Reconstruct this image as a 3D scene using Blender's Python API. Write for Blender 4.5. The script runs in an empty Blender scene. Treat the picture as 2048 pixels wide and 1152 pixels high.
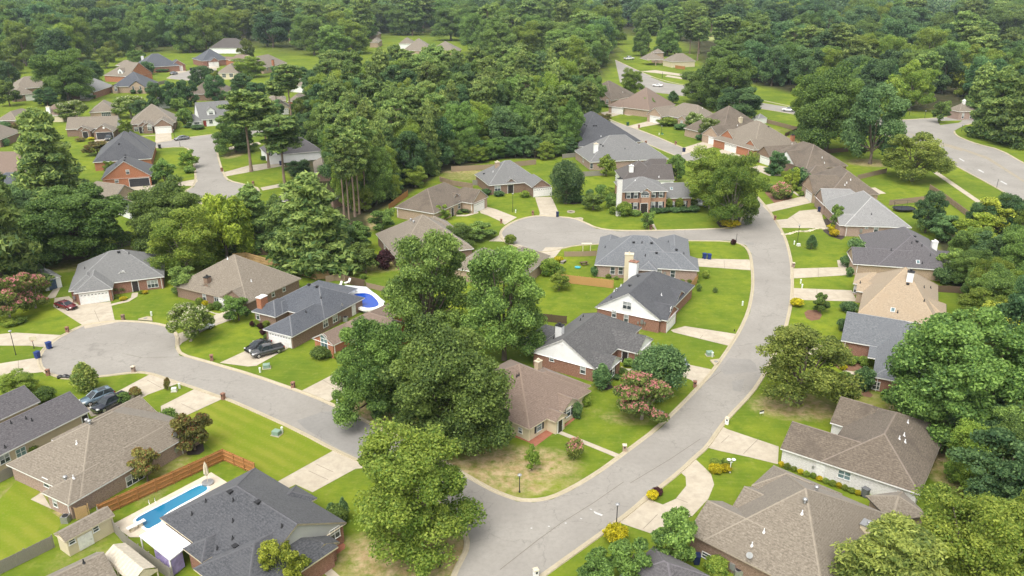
import bpy, bmesh, math, random
import numpy as np
from mathutils import Vector, Matrix
from mathutils.geometry import tessellate_polygon
R = math.radians
scene = bpy.context.scene
COL = scene.collection
rng = random.Random(7)

# ---------------------------------------------------------------- camera model (metres; photo 2048 x 1152)
CAM_H, FOC, TILT = 62.0, 1600.0, R(21.4)
CT, ST = math.cos(TILT), math.sin(TILT)
def ray(x, y):
    X, Y = x - 1024.0, y - 576.0
    return (X, FOC*CT - Y*ST, -(FOC*ST + Y*CT))
def G(p, z=0.0):
    "world point on the level plane z seen at a point of the photograph"
    v = ray(p[0], p[1]); k = (z - CAM_H)/v[2]
    return Vector((v[0]*k, v[1]*k, z))
def PR(P):
    Z = P[2] - CAM_H
    d = P[1]*CT - Z*ST; u = -(P[1]*ST + Z*CT)
    return (1024 + FOC*P[0]/d, 576 + FOC*u/d)
def ppm(y):
    "pixels per metre for an upright thing standing at picture height y"
    P = G((1024, y)); a = PR(P); b = PR((P.x, P.y, 1.0))
    return a[1] - b[1]
def hppm(x, y, z=0):
    P = G((x, y), z); return FOC/(P.y*CT - (P.z - CAM_H)*ST)
REG = dict(s=(0,0,1), a1=(0,0,3.84), a2=(500,0,3.84), a3=(1000,0,3.84), a4=(1500,0,3.737),
 b1=(0,280,3.84), b2=(500,280,3.84), b3=(1000,280,3.84), b4=(1500,280,3.737),
 c1=(0,560,3.84), c2=(500,560,3.84), c3=(1000,560,3.84), c4=(1500,560,3.737),
 d1=(0,852,3.84), d2=(500,852,3.84), d3=(1000,852,3.84), d4=(1500,852,3.737),
 e1=(0,60,6.777), e2=(0,190,6.777), e3=(280,60,5.647), e4=(380,200,6.328), e5=(1100,150,6.777), e6=(1380,180,5.968), e7=(1480,300,5.334), e8=(780,310,5.62),
 f1=(380,490,4.819), f2=(1040,460,5.075), f3=(1040,600,5.62), f4=(1660,440,5.214), f5=(1540,620,5.075), f6=(1540,780,5.075), f7=(1340,920,4.096), f8=(160,900,3.657),
 g1=(100,500,8.229), g2=(480,640,8.229), g3=(1220,330,9.6), g4=(1180,560,8.229), g5=(150,740,8.229), g6=(560,990,6.024), g7=(180,230,6.775), g8=(1000,700,5.758))
def K(s):
    "survey notes -> list of photo points: 'b1 10,20 30,40 c2 5,6'"
    out = []; r = REG['s']
    for t in s.split():
        if ',' in t:
            a, b = t.split(','); out.append((r[0] + float(a)/r[2], r[1] + float(b)/r[2]))
        else: r = REG[t]
    return out
def K1(s): return K(s)[0]

# ---------------------------------------------------------------- materials
MAT = {}
def nodes_of(name):
    m = bpy.data.materials.new(name); m.use_nodes = True
    nt = m.node_tree; nt.nodes.clear()
    out = nt.nodes.new('ShaderNodeOutputMaterial')
    return m, nt, out
def N(nt, typ, **kw):
    n = nt.nodes.new(typ)
    for k, v in kw.items():
        if k.startswith('i_'):
            key = k[2:]
            key = int(key) if key.isdigit() else key.replace('_', ' ')
            n.inputs[key].default_value = v
        else: setattr(n, k, v)
    return n
def L(nt, a, b): nt.links.new(a, b)
def rgba(c): return (c[0], c[1], c[2], 1.0)
def mixc(nt, fac, a, b):
    n = nt.nodes.new('ShaderNodeMix'); n.data_type = 'RGBA'
    if hasattr(fac, 'links'): L(nt, fac, n.inputs[0])
    else: n.inputs[0].default_value = fac
    for s, v in ((6, a), (7, b)):
        if hasattr(v, 'links'): L(nt, v, n.inputs[s])
        else: n.inputs[s].default_value = rgba(v)
    return n.outputs[2]
def ramp(nt, src, lo, hi):
    n = N(nt, 'ShaderNodeMapRange', i_1=lo, i_2=hi); n.clamp = True
    L(nt, src, n.inputs[0]); return n.outputs[0]
def noise(nt, vec, scale, detail=3.0, rough=0.55):
    n = N(nt, 'ShaderNodeTexNoise', i_Scale=scale, i_Detail=detail, i_Roughness=rough)
    if vec is not None: L(nt, vec, n.inputs['Vector'])
    return n.outputs['Fac']
def worldpos(nt): return N(nt, 'ShaderNodeNewGeometry').outputs['Position']
def scaled(nt, vec, s):
    n = N(nt, 'ShaderNodeVectorMath', operation='MULTIPLY'); n.inputs[1].default_value = s
    L(nt, vec, n.inputs[0]); return n.outputs[0]
def finish(m, nt, out, col, rough=0.8, spec=0.3, metal=0.0, bump=None, bstr=0.2, coat=0.0):
    b = N(nt, 'ShaderNodeBsdfPrincipled', i_Roughness=rough, i_Metallic=metal)
    b.inputs['Specular IOR Level'].default_value = spec
    if coat: b.inputs['Coat Weight'].default_value = coat; b.inputs['Coat Roughness'].default_value = 0.05
    if hasattr(col, 'links'): L(nt, col, b.inputs['Base Color'])
    else: b.inputs['Base Color'].default_value = rgba(col)
    if bump is not None:
        bp = N(nt, 'ShaderNodeBump', i_Strength=bstr, i_Distance=0.05); L(nt, bump, bp.inputs['Height']); L(nt, bp.outputs[0], b.inputs['Normal'])
    L(nt, b.outputs[0], out.inputs[0]); return m
def plain(name, c, rough=0.6, spec=0.4, metal=0.0, var=0.12, scale=3.0, coat=0.0):
    "a surface of one colour with a little wear in it"
    if name in MAT: return MAT[name]
    m, nt, out = nodes_of(name)
    oc = N(nt, 'ShaderNodeTexCoord').outputs['Object']
    f = noise(nt, oc, scale, 4.0)
    col = mixc(nt, ramp(nt, f, 0.3, 0.7), [x*(1-var) for x in c], [min(1, x*(1+var)) for x in c])
    MAT[name] = finish(m, nt, out, col, rough, spec, metal, coat=coat); return m
def roofmat(name, dark, light, streak):
    "asphalt shingles: small mottled tabs in courses, weather streaks down the slope"
    m, nt, out = nodes_of(name); p = worldpos(nt)
    tabs = noise(nt, scaled(nt, p, (3.2, 3.2, 9.0)), 1.0, 2.0, 0.7)
    fine = noise(nt, scaled(nt, p, (7.0, 7.0, 14.0)), 1.0, 2.0, 0.7)
    big = noise(nt, scaled(nt, p, (0.35, 0.35, 0.10)), 1.0, 4.0, 0.6)
    sx = N(nt, 'ShaderNodeSeparateXYZ'); L(nt, p, sx.inputs[0])
    w = N(nt, 'ShaderNodeMath', operation='MULTIPLY'); w.inputs[1].default_value = 1/0.15; L(nt, sx.outputs[2], w.inputs[0])
    fr = N(nt, 'ShaderNodeMath', operation='FRACT'); L(nt, w.outputs[0], fr.inputs[0])
    c = mixc(nt, ramp(nt, tabs, 0.34, 0.66), dark, light)
    mid = [(a+b)/2 for a, b in zip(dark, light)]
    fm = N(nt, 'ShaderNodeMath', operation='MULTIPLY'); fm.inputs[1].default_value = 0.4; L(nt, ramp(nt, fine, 0.4, 0.7), fm.inputs[0])
    c = mixc(nt, fm.outputs[0], c, [x*0.55 for x in dark])
    s = N(nt, 'ShaderNodeMath', operation='MULTIPLY'); s.inputs[1].default_value = 0.75; L(nt, ramp(nt, big, 0.48, 0.68), s.inputs[0])
    c = mixc(nt, s.outputs[0], c, streak)
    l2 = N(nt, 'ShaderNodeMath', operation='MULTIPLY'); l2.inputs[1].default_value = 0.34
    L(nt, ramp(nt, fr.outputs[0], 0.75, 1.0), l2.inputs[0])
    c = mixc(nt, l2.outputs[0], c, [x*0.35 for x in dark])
    MAT[name] = finish(m, nt, out, c, 0.92, 0.25, bump=tabs, bstr=0.5)
    pb = [n for n in nt.nodes if n.type == 'BSDF_PRINCIPLED'][0]; pb.inputs['Sheen Weight'].default_value = 0.12; pb.inputs['Sheen Roughness'].default_value = 0.45
    # sheen toward grazing view, as granules show
    return m
def brickmat(name, a, b, mortar):
    m, nt, out = nodes_of(name)
    uv = N(nt, 'ShaderNodeUVMap').outputs[0]
    bt = N(nt, 'ShaderNodeTexBrick', i_Scale=1.0, i_Mortar_Size=0.008, i_Brick_Width=0.21, i_Row_Height=0.075, i_Bias=0.0)
    bt.inputs['Color1'].default_value = rgba(a); bt.inputs['Color2'].default_value = rgba(b); bt.inputs['Mortar'].default_value = rgba(mortar)
    L(nt, uv, bt.inputs['Vector'])
    f = noise(nt, scaled(nt, uv, (3.5, 9.0, 1)), 1.0, 3.0, 0.7)
    c = mixc(nt, ramp(nt, f, 0.3, 0.72), bt.outputs['Color'], [x*0.62 for x in a])
    f2 = noise(nt, scaled(nt, uv, (5, 13.0, 1)), 1.3, 2.0, 0.7)
    l = N(nt, 'ShaderNodeMath', operation='MULTIPLY'); l.inputs[1].default_value = 0.5; L(nt, ramp(nt, f2, 0.52, 0.7), l.inputs[0])
    c = mixc(nt, l.outputs[0], c, [min(1, x*1.9) for x in b])
    MAT[name] = finish(m, nt, out, c, 0.9, 0.2); return m
def sidingmat(name, c):
    m, nt, out = nodes_of(name)
    uv = N(nt, 'ShaderNodeUVMap').outputs[0]
    sx = N(nt, 'ShaderNodeSeparateXYZ'); L(nt, uv, sx.inputs[0])
    w = N(nt, 'ShaderNodeMath', operation='MULTIPLY'); w.inputs[1].default_value = 1/0.2; L(nt, sx.outputs[1], w.inputs[0])
    fr = N(nt, 'ShaderNodeMath', operation='FRACT'); L(nt, w.outputs[0], fr.inputs[0])
    f = noise(nt, scaled(nt, uv, (0.8, 0.8, 1)), 1.0, 4.0)
    col = mixc(nt, ramp(nt, f, 0.35, 0.75), c, [x*0.9 for x in c])
    col = mixc(nt, ramp(nt, fr.outputs[0], 0.85, 1.0), col, [x*0.7 for x in c])
    MAT[name] = finish(m, nt, out, col, 0.7, 0.3); return m
def surface(name, cols, scales, rough=0.9, spec=0.2, cracks=0.0, bump=0.1):
    m, nt, out = nodes_of(name); p = worldpos(nt)
    c = mixc(nt, ramp(nt, noise(nt, p, scales[0], 5.0, 0.6), 0.32, 0.7), cols[0], cols[1])
    f = noise(nt, p, scales[1], 3.0, 0.7)
    h = N(nt, 'ShaderNodeMath', operation='MULTIPLY'); h.inputs[1].default_value = 0.6; L(nt, ramp(nt, f, 0.4, 0.75), h.inputs[0])
    c = mixc(nt, h.outputs[0], c, cols[2])
    if cracks:
        v = N(nt, 'ShaderNodeTexVoronoi', feature='DISTANCE_TO_EDGE', i_Scale=0.12)
        d = N(nt, 'ShaderNodeTexNoise', i_Scale=0.5, i_Detail=4.0)
        L(nt, p, d.inputs['Vector'])
        ad = N(nt, 'ShaderNodeVectorMath', operation='MULTIPLY_ADD'); ad.inputs[1].default_value = (5, 5, 0)
        L(nt, d.outputs['Color'], ad.inputs[0]); L(nt, p, ad.inputs[2]); L(nt, ad.outputs[0], v.inputs['Vector'])
        k = N(nt, 'ShaderNodeMapRange', i_1=0.0, i_2=0.012, i_3=cracks, i_4=0.0); L(nt, v.outputs['Distance'], k.inputs[0])
        c = mixc(nt, k.outputs[0], c, [x*0.45 for x in cols[0]])
    MAT[name] = finish(m, nt, out, c, rough, spec, bump=f, bstr=bump); return m

# ---------------------------------------------------------------- mesh helpers
class MB:
    "collects faces (with optional uv) and links them as ONE mesh object"
    def __init__(s): s.v = []; s.f = []; s.uv = []; s.mi = []
    def poly(s, pts, uv=None, mi=0):
        i = len(s.v); s.v += [tuple(p) for p in pts]; s.f.append(tuple(range(i, i+len(pts))))
        s.uv.append(uv if uv else [(0, 0)]*len(pts)); s.mi.append(mi)
    def wallquad(s, a, b, z0, z1, mi=0):
        "upright quad from a to b (outside on the right of a->b)"
        l = math.hypot(b[0]-a[0], b[1]-a[1])
        s.poly([(a[0], a[1], z0), (b[0], b[1], z0), (b[0], b[1], z1), (a[0], a[1], z1)], [(0, z0), (l, z0), (l, z1), (0, z1)], mi)
    def box(s, c, size, M=None, mi=0, taper=1.0):
        x, y, z = [q/2 for q in size]
        co = [(-x,-y,-z),(x,-y,-z),(x,y,-z),(-x,y,-z),(-x*taper,-y*taper,z),(x*taper,-y*taper,z),(x*taper,y*taper,z),(-x*taper,y*taper,z)]
        co = [Vector(p) + Vector(c) for p in co]
        if M: co = [M @ p for p in co]
        for q in ((0,3,2,1),(4,5,6,7),(0,1,5,4),(1,2,6,5),(2,3,7,6),(3,0,4,7)):
            P = [co[k] for k in q]
            w = (P[1]-P[0]).length; h = (P[3]-P[0]).length
            s.poly(P, [(0,0),(w,0),(w,h),(0,h)], mi)
    def tube(s, pts, radii, n=8, M=None, mi=0, cap=True):
        rings = []
        for i, p in enumerate(pts):
            p = Vector(p)
            d = (Vector(pts[min(i+1, len(pts)-1)]) - Vector(pts[max(i-1, 0)])).normalized()
            u = d.orthogonal().normalized(); w = d.cross(u)
            if abs(d.z) > 0.99: u = Vector((1,0,0)); w = d.cross(u)
            r = [p + (u*math.cos(2*math.pi*k/n) + w*math.sin(2*math.pi*k/n))*radii[i] for k in range(n)]
            if M: r = [M @ q for q in r]
            rings.append(r)
        for a, b in zip(rings[:-1], rings[1:]):
            for k in range(n): s.poly([a[k], a[(k+1)%n], b[(k+1)%n], b[k]], None, mi)
        if cap: s.poly(rings[-1], None, mi); s.poly(rings[0][::-1], None, mi)
    def loft(s, secs, mi=0, closed=True, caps=True):
        "skin between cross sections given as equal lists of points"
        n = len(secs[0])
        for a, b in zip(secs[:-1], secs[1:]):
            for k in range(n if closed else n-1): s.poly([a[k], a[(k+1)%n], b[(k+1)%n], b[k]], None, mi)
        if caps: s.poly(secs[0][::-1], None, mi); s.poly(secs[-1], None, mi)
    def build(s, name, mats, parent=None, smooth=False, loc=None):
        me = bpy.data.meshes.new(name)
        me.from_pydata(s.v, [], s.f)
        if any(any(q != (0,0) for q in u) for u in s.uv):
            uvl = me.uv_layers.new(name='UVMap')
            flat = [c for u in s.uv for q in u for c in q]
            uvl.data.foreach_set('uv', flat)
        if not isinstance(mats, (list, tuple)): mats = [mats]
        for m in mats: me.materials.append(m)
        if len(mats) > 1: me.polygons.foreach_set('material_index', s.mi)
        if smooth:
            bm = bmesh.new(); bm.from_mesh(me); bmesh.ops.remove_doubles(bm, verts=bm.verts, dist=1e-4)
            for f in bm.faces: f.smooth = True
            bm.to_mesh(me); bm.free()
        o = bpy.data.objects.new(name, me); COL.objects.link(o)
        if parent: o.parent = parent
        if loc is not None: o.location = loc
        return o
USED = {}
def tag(o, label, cat, group=None, kind=None):
    o['label'] = label; o['category'] = cat
    if group: o['group'] = group
    if kind: o['kind'] = kind
    USED.setdefault(label, []).append(o.name)
    return o
def thing(name, label, cat, loc=(0,0,0), rz=0.0, group=None):
    o = bpy.data.objects.new(name, None); COL.objects.link(o); o.empty_display_size = 0.5
    o.location = loc; o.rotation_euler = (0, 0, rz)
    return tag(o, label, cat, group)
KIDS = {}
def dup(src, loc, rz=0.0, label=None, scale=None, name=None, mats=None):
    "copy of a thing with copies of its parts and sub-parts"
    c = src.copy(); COL.objects.link(c); c.location = loc; c.rotation_euler = (0, 0, rz)
    if scale is not None: c.scale = scale
    if label: c['label'] = label; USED.setdefault(label, []).append(c.name)
    def rec(a, b):
        for ch in KIDS.get(a.name) or [x for x in a.children]:
            d = ch.copy(); COL.objects.link(d); d.parent = b
            rec(ch, d)
    rec(src, c); return c
def flat(name, polys, z, mat, kind='structure'):
    "level sheet(s) of ground surface from outlines in world points"
    mb = MB()
    for i, pts in enumerate(polys):
        P = [Vector((p[0], p[1], z + 0.0007*(i % 6))) for p in pts]
        for t in tessellate_polygon([P]):
            a, b, c = [P[i] for i in t]
            if (b-a).cross(c-a).z < 0: b, c = c, b
            mb.poly([a, b, c])
    o = mb.build(name, mat); o['kind'] = kind
    return o
def smoothline(pts, it=2, closed=False):
    for _ in range(it):
        q = []
        n = len(pts)
        rngi = range(n if closed else n-1)
        if not closed: q.append(pts[0])
        for i in rngi:
            a, b = Vector(pts[i]), Vector(pts[(i+1) % n])
            q += [a*0.75+b*0.25, a*0.25+b*0.75]
        if not closed: q.append(pts[-1])
        pts = q
    return [Vector(p) for p in pts]
def ribbon(mb, pts, w, prof, side=1):
    "sweep a small profile [(offset, z)] along a ground line"
    n = len(pts); secs = []
    for i in range(n):
        a = Vector(pts[max(i-1,0)]); b = Vector(pts[min(i+1,n-1)])
        d = (b-a); d.z = 0
        if d.length < 1e-6: continue
        d.normalize(); nrm = Vector((-d.y, d.x, 0))*side
        secs.append([Vector((pts[i][0], pts[i][1], 0)) + nrm*o + Vector((0,0,z)) for o, z in prof])
    for A, B in zip(secs[:-1], secs[1:]):
        for k in range(len(prof)-1):
            q = [A[k], B[k], B[k+1], A[k+1]]
            if (q[1]-q[0]).cross(q[2]-q[0]).z < 0: q = q[::-1]
            mb.poly(q)
def inpoly(px, py, poly):
    "vectorised point in polygon"
    c = np.zeros(px.shape, bool); n = len(poly); j = n-1
    for i in range(n):
        xi, yi = poly[i][0], poly[i][1]; xj, yj = poly[j][0], poly[j][1]
        if yi != yj:
            c ^= ((yi > py) != (yj > py)) & (px < (xj-xi)*(py-yi)/(yj-yi)+xi)
        j = i
    return c
# ================================================================ setting: ground, streets, drives
surface('asphalt', [(0.245,0.228,0.203),(0.31,0.29,0.258),(0.205,0.19,0.17)], (0.10, 1.6), 0.9, 0.25, cracks=0.35)
surface('asphalt_dark', [(0.215,0.205,0.19),(0.255,0.243,0.225),(0.19,0.182,0.17)], (0.12, 1.6), 0.9, 0.25, cracks=0.3)
surface('concrete', [(0.40,0.345,0.265),(0.48,0.425,0.335),(0.29,0.25,0.195)], (0.25, 0.8), 0.85, 0.25, cracks=0.0)
surface('kerb_concrete', [(0.38,0.325,0.225),(0.44,0.385,0.28),(0.31,0.265,0.185)], (0.3, 2.0), 0.85, 0.2)
surface('pool_deck', [(0.52,0.45,0.35),(0.60,0.53,0.42),(0.40,0.33,0.25)], (0.3, 1.0), 0.8, 0.2)
surface('mulch', [(0.16,0.085,0.055),(0.23,0.13,0.085),(0.10,0.06,0.04)], (1.2, 6.0), 0.95, 0.1)
surface('dark_mulch', [(0.055,0.042,0.038),(0.075,0.06,0.05),(0.04,0.033,0.03)], (1.2, 6.0), 0.95, 0.1)
surface('brick_paving', [(0.30,0.11,0.07),(0.36,0.16,0.10),(0.2,0.08,0.05)], (1.0, 5.0), 0.9, 0.2)
surface('patch_asphalt', [(0.225,0.212,0.193),(0.265,0.25,0.228),(0.195,0.184,0.168)], (0.4, 2.0), 0.9, 0.25)

def px(s, z=0.0): return [G(p, z) for p in K(s)]
# woods floor outlines, dry soil patches (photo point, radii in m), pale far fields
WOODS = [px(s) for s in (
 "s 560,330 640,420 700,470 740,430 800,400 885,345 1000,318 1110,318 1160,275 1150,235 1120,200 1060,150 900,120 700,120 600,190",
 "s 545,480 620,545 700,540 740,440 640,380",
 "s 0,120 60,140 90,230 0,170", "s 0,330 75,400 160,480 60,560 0,580",
 "s 0,25 420,10 470,90 380,100 290,105 150,110 60,120 0,150",
 "s 430,20 1000,15 1250,90 1190,170 1000,140 700,110 560,100 470,90",
 "s 1300,20 2048,10 2048,220 1960,215 1840,225 1700,215 1600,190 1420,150 1390,110",
 "s 1870,480 1990,420 2048,440 2048,800 1960,660 1900,560", "s 1900,820 2048,760 2048,1152 1900,1152 1850,1050 1950,960")]
DRY = [("d3 120,300",9,5,.95),("d3 60,420",7,4,.8),("d3 260,350",5,4,.55),("d3 420,430",6,3,.45),("d2 1250,1000",10,5.5,.95),("d2 1100,900",6,3,.7),("c2 950,1010",6,4,.95),("c2 1050,1080",5,3,.9),
 ("d2 1750,330",6,4,.9),("c4 330,940",7,4.5,.9),("c4 470,960",5,4,.75),("d4 1520,180",7,9,1.0),("d4 1440,330",3,6,.7),("c4 1220,960",5,3,.9),("c3 1000,1060",5,2.5,.45),("b2 850,640",6,10,.95),
 ("b2 1000,470",5,10,.8),("b2 740,910",5,6,.9),("b2 1050,960",5,5,.7),("b2 820,980",8,6,.5),("e8 850,230",9,8,.55),("e8 790,190",10,3,.8),("b1 1800,110",4,8,.8),("d1 130,700",3,10,.5),("d1 50,570",3,6,.4),
 ("f4 1440,480",7,9,.7),("f4 1450,330",9,5,.75),("b4 900,170",9,7,.9),("e6 1300,600",9,10,.6),("e6 1100,480",8,5,.4),("d1 620,1000",4,7,.3),("b1 400,960",16,6,.55),("b1 1050,820",3,7,.6),("c1 1450,90",3,2,.3),
 ("d1 1300,330",2.5,9,.5),("d1 1200,250",4,6,.35),("e5 300,300",8,8,.5),("a4 1230,800",14,10,.7),("a4 1500,820",8,4,.3),("c3 560,820",5,2.5,.3),("d3 520,340",.8,.8,.9),("d3 270,500",1.4,.8,1.0),("d4 1180,940",4,3,.6),("s 1100,175",12,14,.6),
 ("c3 700,1010",4,2,.25),("f2 1140,1030",2.5,1.2,.5),("d1 450,690",2,3,.7),("f1 1700,220",5,5,.45),("c4 860,890",4,4,.5),("f8 1900,880",5,4,.4),("f8 540,90",3,6,.35)]
FIELDS = [px(s) for s in ("s -60,8 130,2 160,0 -60,0","s 1100,2 1180,0 1160,26 1110,30","s 1540,60 1590,45 1620,75 1560,90", "s 1390,55 1450,50 1450,85 1400,85","s 1830,38 1880,40 1860,52 1835,50")]
def axis_lines(a, b, fine, lo, hi):
    l = list(np.arange(a, b+1e-6, fine)); s = fine; x = b
    while x < hi: s *= 1.16; x += s; l.append(x)
    s = fine; x = a
    while x > lo: s *= 1.16; x -= s; l.insert(0, x)
    return np.array(l)
gx = axis_lines(-150, 150, 0.9, -2600, 2600); gy = axis_lines(48, 330, 0.9, -150, 5200)
XX, YY = np.meshgrid(gx, gy)
wood = np.zeros(XX.shape, np.float32); dry = np.zeros(XX.shape, np.float32); field = np.zeros(XX.shape, np.float32)
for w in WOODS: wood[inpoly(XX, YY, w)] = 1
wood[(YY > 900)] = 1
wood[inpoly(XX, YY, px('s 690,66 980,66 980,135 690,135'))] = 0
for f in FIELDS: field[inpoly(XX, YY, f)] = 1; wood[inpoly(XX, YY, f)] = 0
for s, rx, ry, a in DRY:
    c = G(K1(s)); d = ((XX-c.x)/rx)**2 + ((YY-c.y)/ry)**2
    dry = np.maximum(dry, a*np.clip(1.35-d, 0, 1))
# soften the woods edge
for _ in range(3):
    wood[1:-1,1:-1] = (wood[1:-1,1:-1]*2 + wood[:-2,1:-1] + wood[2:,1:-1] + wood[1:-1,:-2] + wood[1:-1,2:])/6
ny, nx = XX.shape
me = bpy.data.meshes.new('ground')
co = np.stack([XX, YY, np.zeros_like(XX)], -1).reshape(-1)
me.vertices.add(nx*ny); me.vertices.foreach_set('co', co)
ii = np.arange((ny-1)*(nx-1)); r0 = ii//(nx-1); c0 = ii % (nx-1); b0 = r0*nx + c0
quads = np.stack([b0, b0+1, b0+nx+1, b0+nx], -1).reshape(-1)
me.loops.add(len(quads)); me.loops.foreach_set('vertex_index', quads.astype(np.int32))
me.polygons.add(len(ii)); me.polygons.foreach_set('loop_start', (ii*4).astype(np.int32))
me.update(calc_edges=True)
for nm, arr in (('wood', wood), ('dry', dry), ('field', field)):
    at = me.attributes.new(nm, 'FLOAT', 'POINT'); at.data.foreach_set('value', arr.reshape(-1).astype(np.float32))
m, nt, out = nodes_of('lawn'); p = worldpos(nt)
def attr(nt, n): return N(nt, 'ShaderNodeAttribute', attribute_name=n).outputs['Fac']
g = mixc(nt, ramp(nt, noise(nt, p, 0.045, 4.0, 0.6), 0.36, 0.64), (0.096,0.142,0.014), (0.188,0.230,0.018))
g = mixc(nt, ramp(nt, noise(nt, p, 0.28, 4.0, 0.65), 0.42, 0.72), g, (0.080,0.138,0.010))
# faint mower passes
mow = noise(nt, scaled(nt, p, (0.22, 2.2, 1)), 1.0, 2.0, 0.5)
k = N(nt, 'ShaderNodeMath', operation='MULTIPLY'); k.inputs[1].default_value = 0.14; L(nt, ramp(nt, mow, 0.45, 0.7), k.inputs[0])
g = mixc(nt, k.outputs[0], g, (0.225,0.285,0.045))
fine = noise(nt, p, 3.2, 3.0, 0.75)
k = N(nt, 'ShaderNodeMath', operation='MULTIPLY'); k.inputs[1].default_value = 0.3; L(nt, ramp(nt, fine, 0.45, 0.75), k.inputs[0])
g = mixc(nt, k.outputs[0], g, (0.075,0.105,0.02))
wk = N(nt, 'ShaderNodeMath', operation='MULTIPLY'); wk.inputs[1].default_value = 0.45; L(nt, ramp(nt, noise(nt, p, 0.75, 5.0, 0.7), 0.54, 0.72), wk.inputs[0])
g = mixc(nt, wk.outputs[0], g, (0.24,0.245,0.06))
patch = N(nt, 'ShaderNodeMath', operation='MULTIPLY'); L(nt, attr(nt,'dry'), patch.inputs[0])
pn = N(nt, 'ShaderNodeMath', operation='ADD'); L(nt, ramp(nt, noise(nt, p, 0.9, 5.0, 0.72), 0.30, 0.66), pn.inputs[0]); pn.inputs[1].default_value = 0.12
L(nt, pn.outputs[0], patch.inputs[1])
soil = mixc(nt, ramp(nt, noise(nt, p, 0.55, 4.0, 0.7), 0.35, 0.7), (0.30,0.215,0.105), (0.46,0.36,0.215))
g = mixc(nt, ramp(nt, patch.outputs[0], 0.12, 0.85), g, soil)
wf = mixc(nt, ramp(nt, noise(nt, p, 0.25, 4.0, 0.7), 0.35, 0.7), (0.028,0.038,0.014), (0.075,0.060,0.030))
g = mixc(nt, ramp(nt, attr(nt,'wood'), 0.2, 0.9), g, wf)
g = mixc(nt, attr(nt,'field'), g, (0.36,0.40,0.15))
MAT['lawn'] = finish(m, nt, out, g, 0.95, 0.1, bump=fine, bstr=0.5)
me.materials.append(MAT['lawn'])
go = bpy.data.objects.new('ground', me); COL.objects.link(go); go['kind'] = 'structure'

# ---- streets (asphalt outlines)
S1L = px("s 905,1175 917,1142 927,1123 937.5,1102 940,1081 932,1060 915,1035")
S2S = px("s 729,923 674.5,899 601,860 520,823 458,796.5 440,791 390.6,773.5 349,760.5 312.5,747.5 286.5,742.5 260,744 192.7,752.5 135.4,756.6 109,748 93,742 85,731 82,717 86,706 95,695 104,687 118,677 135,668.5 150,660 172,650.5 221,644 260,644 307,648 336,655 351.6,672 350,695 359,711 403.6,723 437.5,733 500,751 599,785.5 653.6,807 760,860 830,895 900,935 943,962 980,982")
CORN = px("s 980,982 1000,991 1034,1003 1067.7,1005 1104,999 1146,979.6 1198,948.4 1242,916 1323,855 1401,776 1432,740 1466,690 1482,664 1500,625 1507.8,586 1509,560 1506.5,527 1502.6,506.5 1492,491 1463.5,481.5 1364.6,480.5 1320,480 1240,484 1190,488 1150,490 1120,497 1095,503 1060,502 1035,492 1018,487 1006,478 1002.6,467.5 1008,458 1023.4,446.6 1047,437 1078,432 1112,434 1146,437 1166.7,445 1192.7,457.5 1234,462.5 1312.5,462 1390.6,460 1463.5,457.5 1480,449 1487,437 1500,412 1480,385 1420,340 1350,310 1294,287 1218.8,250 1170,228")
S1R = px("s 1180,222 1226.6,243.5 1289,264 1359.4,294 1440,327 1490,367 1516,397.7 1534.8,419 1548,440.6 1563,464.6 1572.3,488.7 1580.3,526 1581.6,560 1581,586.8 1577.6,613.5 1567,659 1545,710 1521.4,752.7 1500,784.8 1453,833 1432,859.5 1410,892.4 1385.4,913.2 1356.8,940.5 1297,987.4 1230.5,1042 1075.5,1152 1040,1180")
south_join = px("s 915,1035 880,1000 800,957")
S2S_path = list(S2S)
street = S1L + south_join + S2S + CORN + S1R
flat('street', [street], 0.02, MAT['asphalt'])
# darker stretch of asphalt near the junction, patches
flat('street_darker', [px("c2 560,1010 700,1012 1000,1160 d2 1010,50 900,260 690,178 420,20 360,-40")], 0.024, MAT['asphalt_dark'])
flat('street_patch', [px("c3 1760,600 1920,610 1960,640 1980,700 1730,730 1690,690"), px("b3 1870,785 1950,790 1950,810 1890,800"), px("b4 0,765 30,768 30,780 0,778"), px("c3 1780,780 1880,760 1850,860 1790,850")], 0.025, MAT['patch_asphalt'])
# left street with its cul-de-sac
W1 = px("s 307,288 346,279 427,269 470,262 520,258 560,262 520,272 470,275 430,292 437,325 447,352 456,362 490,370 520,378 505,395 470,403 430,410 395,406 372,395 372,382 388,374 394,360 391.5,337 388,316.5 381,298 365,293 310,296.5")
W2 = px("a1 1285,602 1330,572 1400,555 1560,520 1600,500 1650,500 1660,530 1650,560 1560,600 1480,620 1380,612")
W3 = px("e2 2100,720 1990,740 1500,700 1000,790 700,880 700,930 1150,860 1500,800")
flat('side_street', [W1, W2], 0.02, MAT['asphalt'])
# boulevard with its median
BV1 = px("s 1230,120 1283,145 1320,160 1375,172 1440,185 1520,200 1585,214 1680,228 1760,236 1791,241 1848,238 1917,233 1950,229 1965,240 1930,250 1907,262 1908,268 1920,276 1955,289 1998,299 2048,328 2100,355 2100,440 2048,406 1992,373.7 1912,331 1882,315 1840,295 1790,275 1700,250 1585,227.5 1510,215.4 1440,203 1375,193 1286,182 1240,165")
flat('boulevard', [BV1], 0.02, MAT['asphalt'])
MED = px("a3 1160,588 1240,588 1480,640 1470,645 1300,625 a4 0,752 100,756 310,785 320,800 100,778 0,765")
flat('median', [px("b4 1360,-3 1560,54 1780,128 2048,300 2048,318 1770,144 1560,66 1400,10"), px("a4 1150,985 1300,1030 1600,1121 1580,1130 1290,1045")], 0.03, surface('median_soil', [(0.27,0.235,0.18),(0.34,0.30,0.23),(0.22,0.2,0.14)], (0.5,2.0)))
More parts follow.
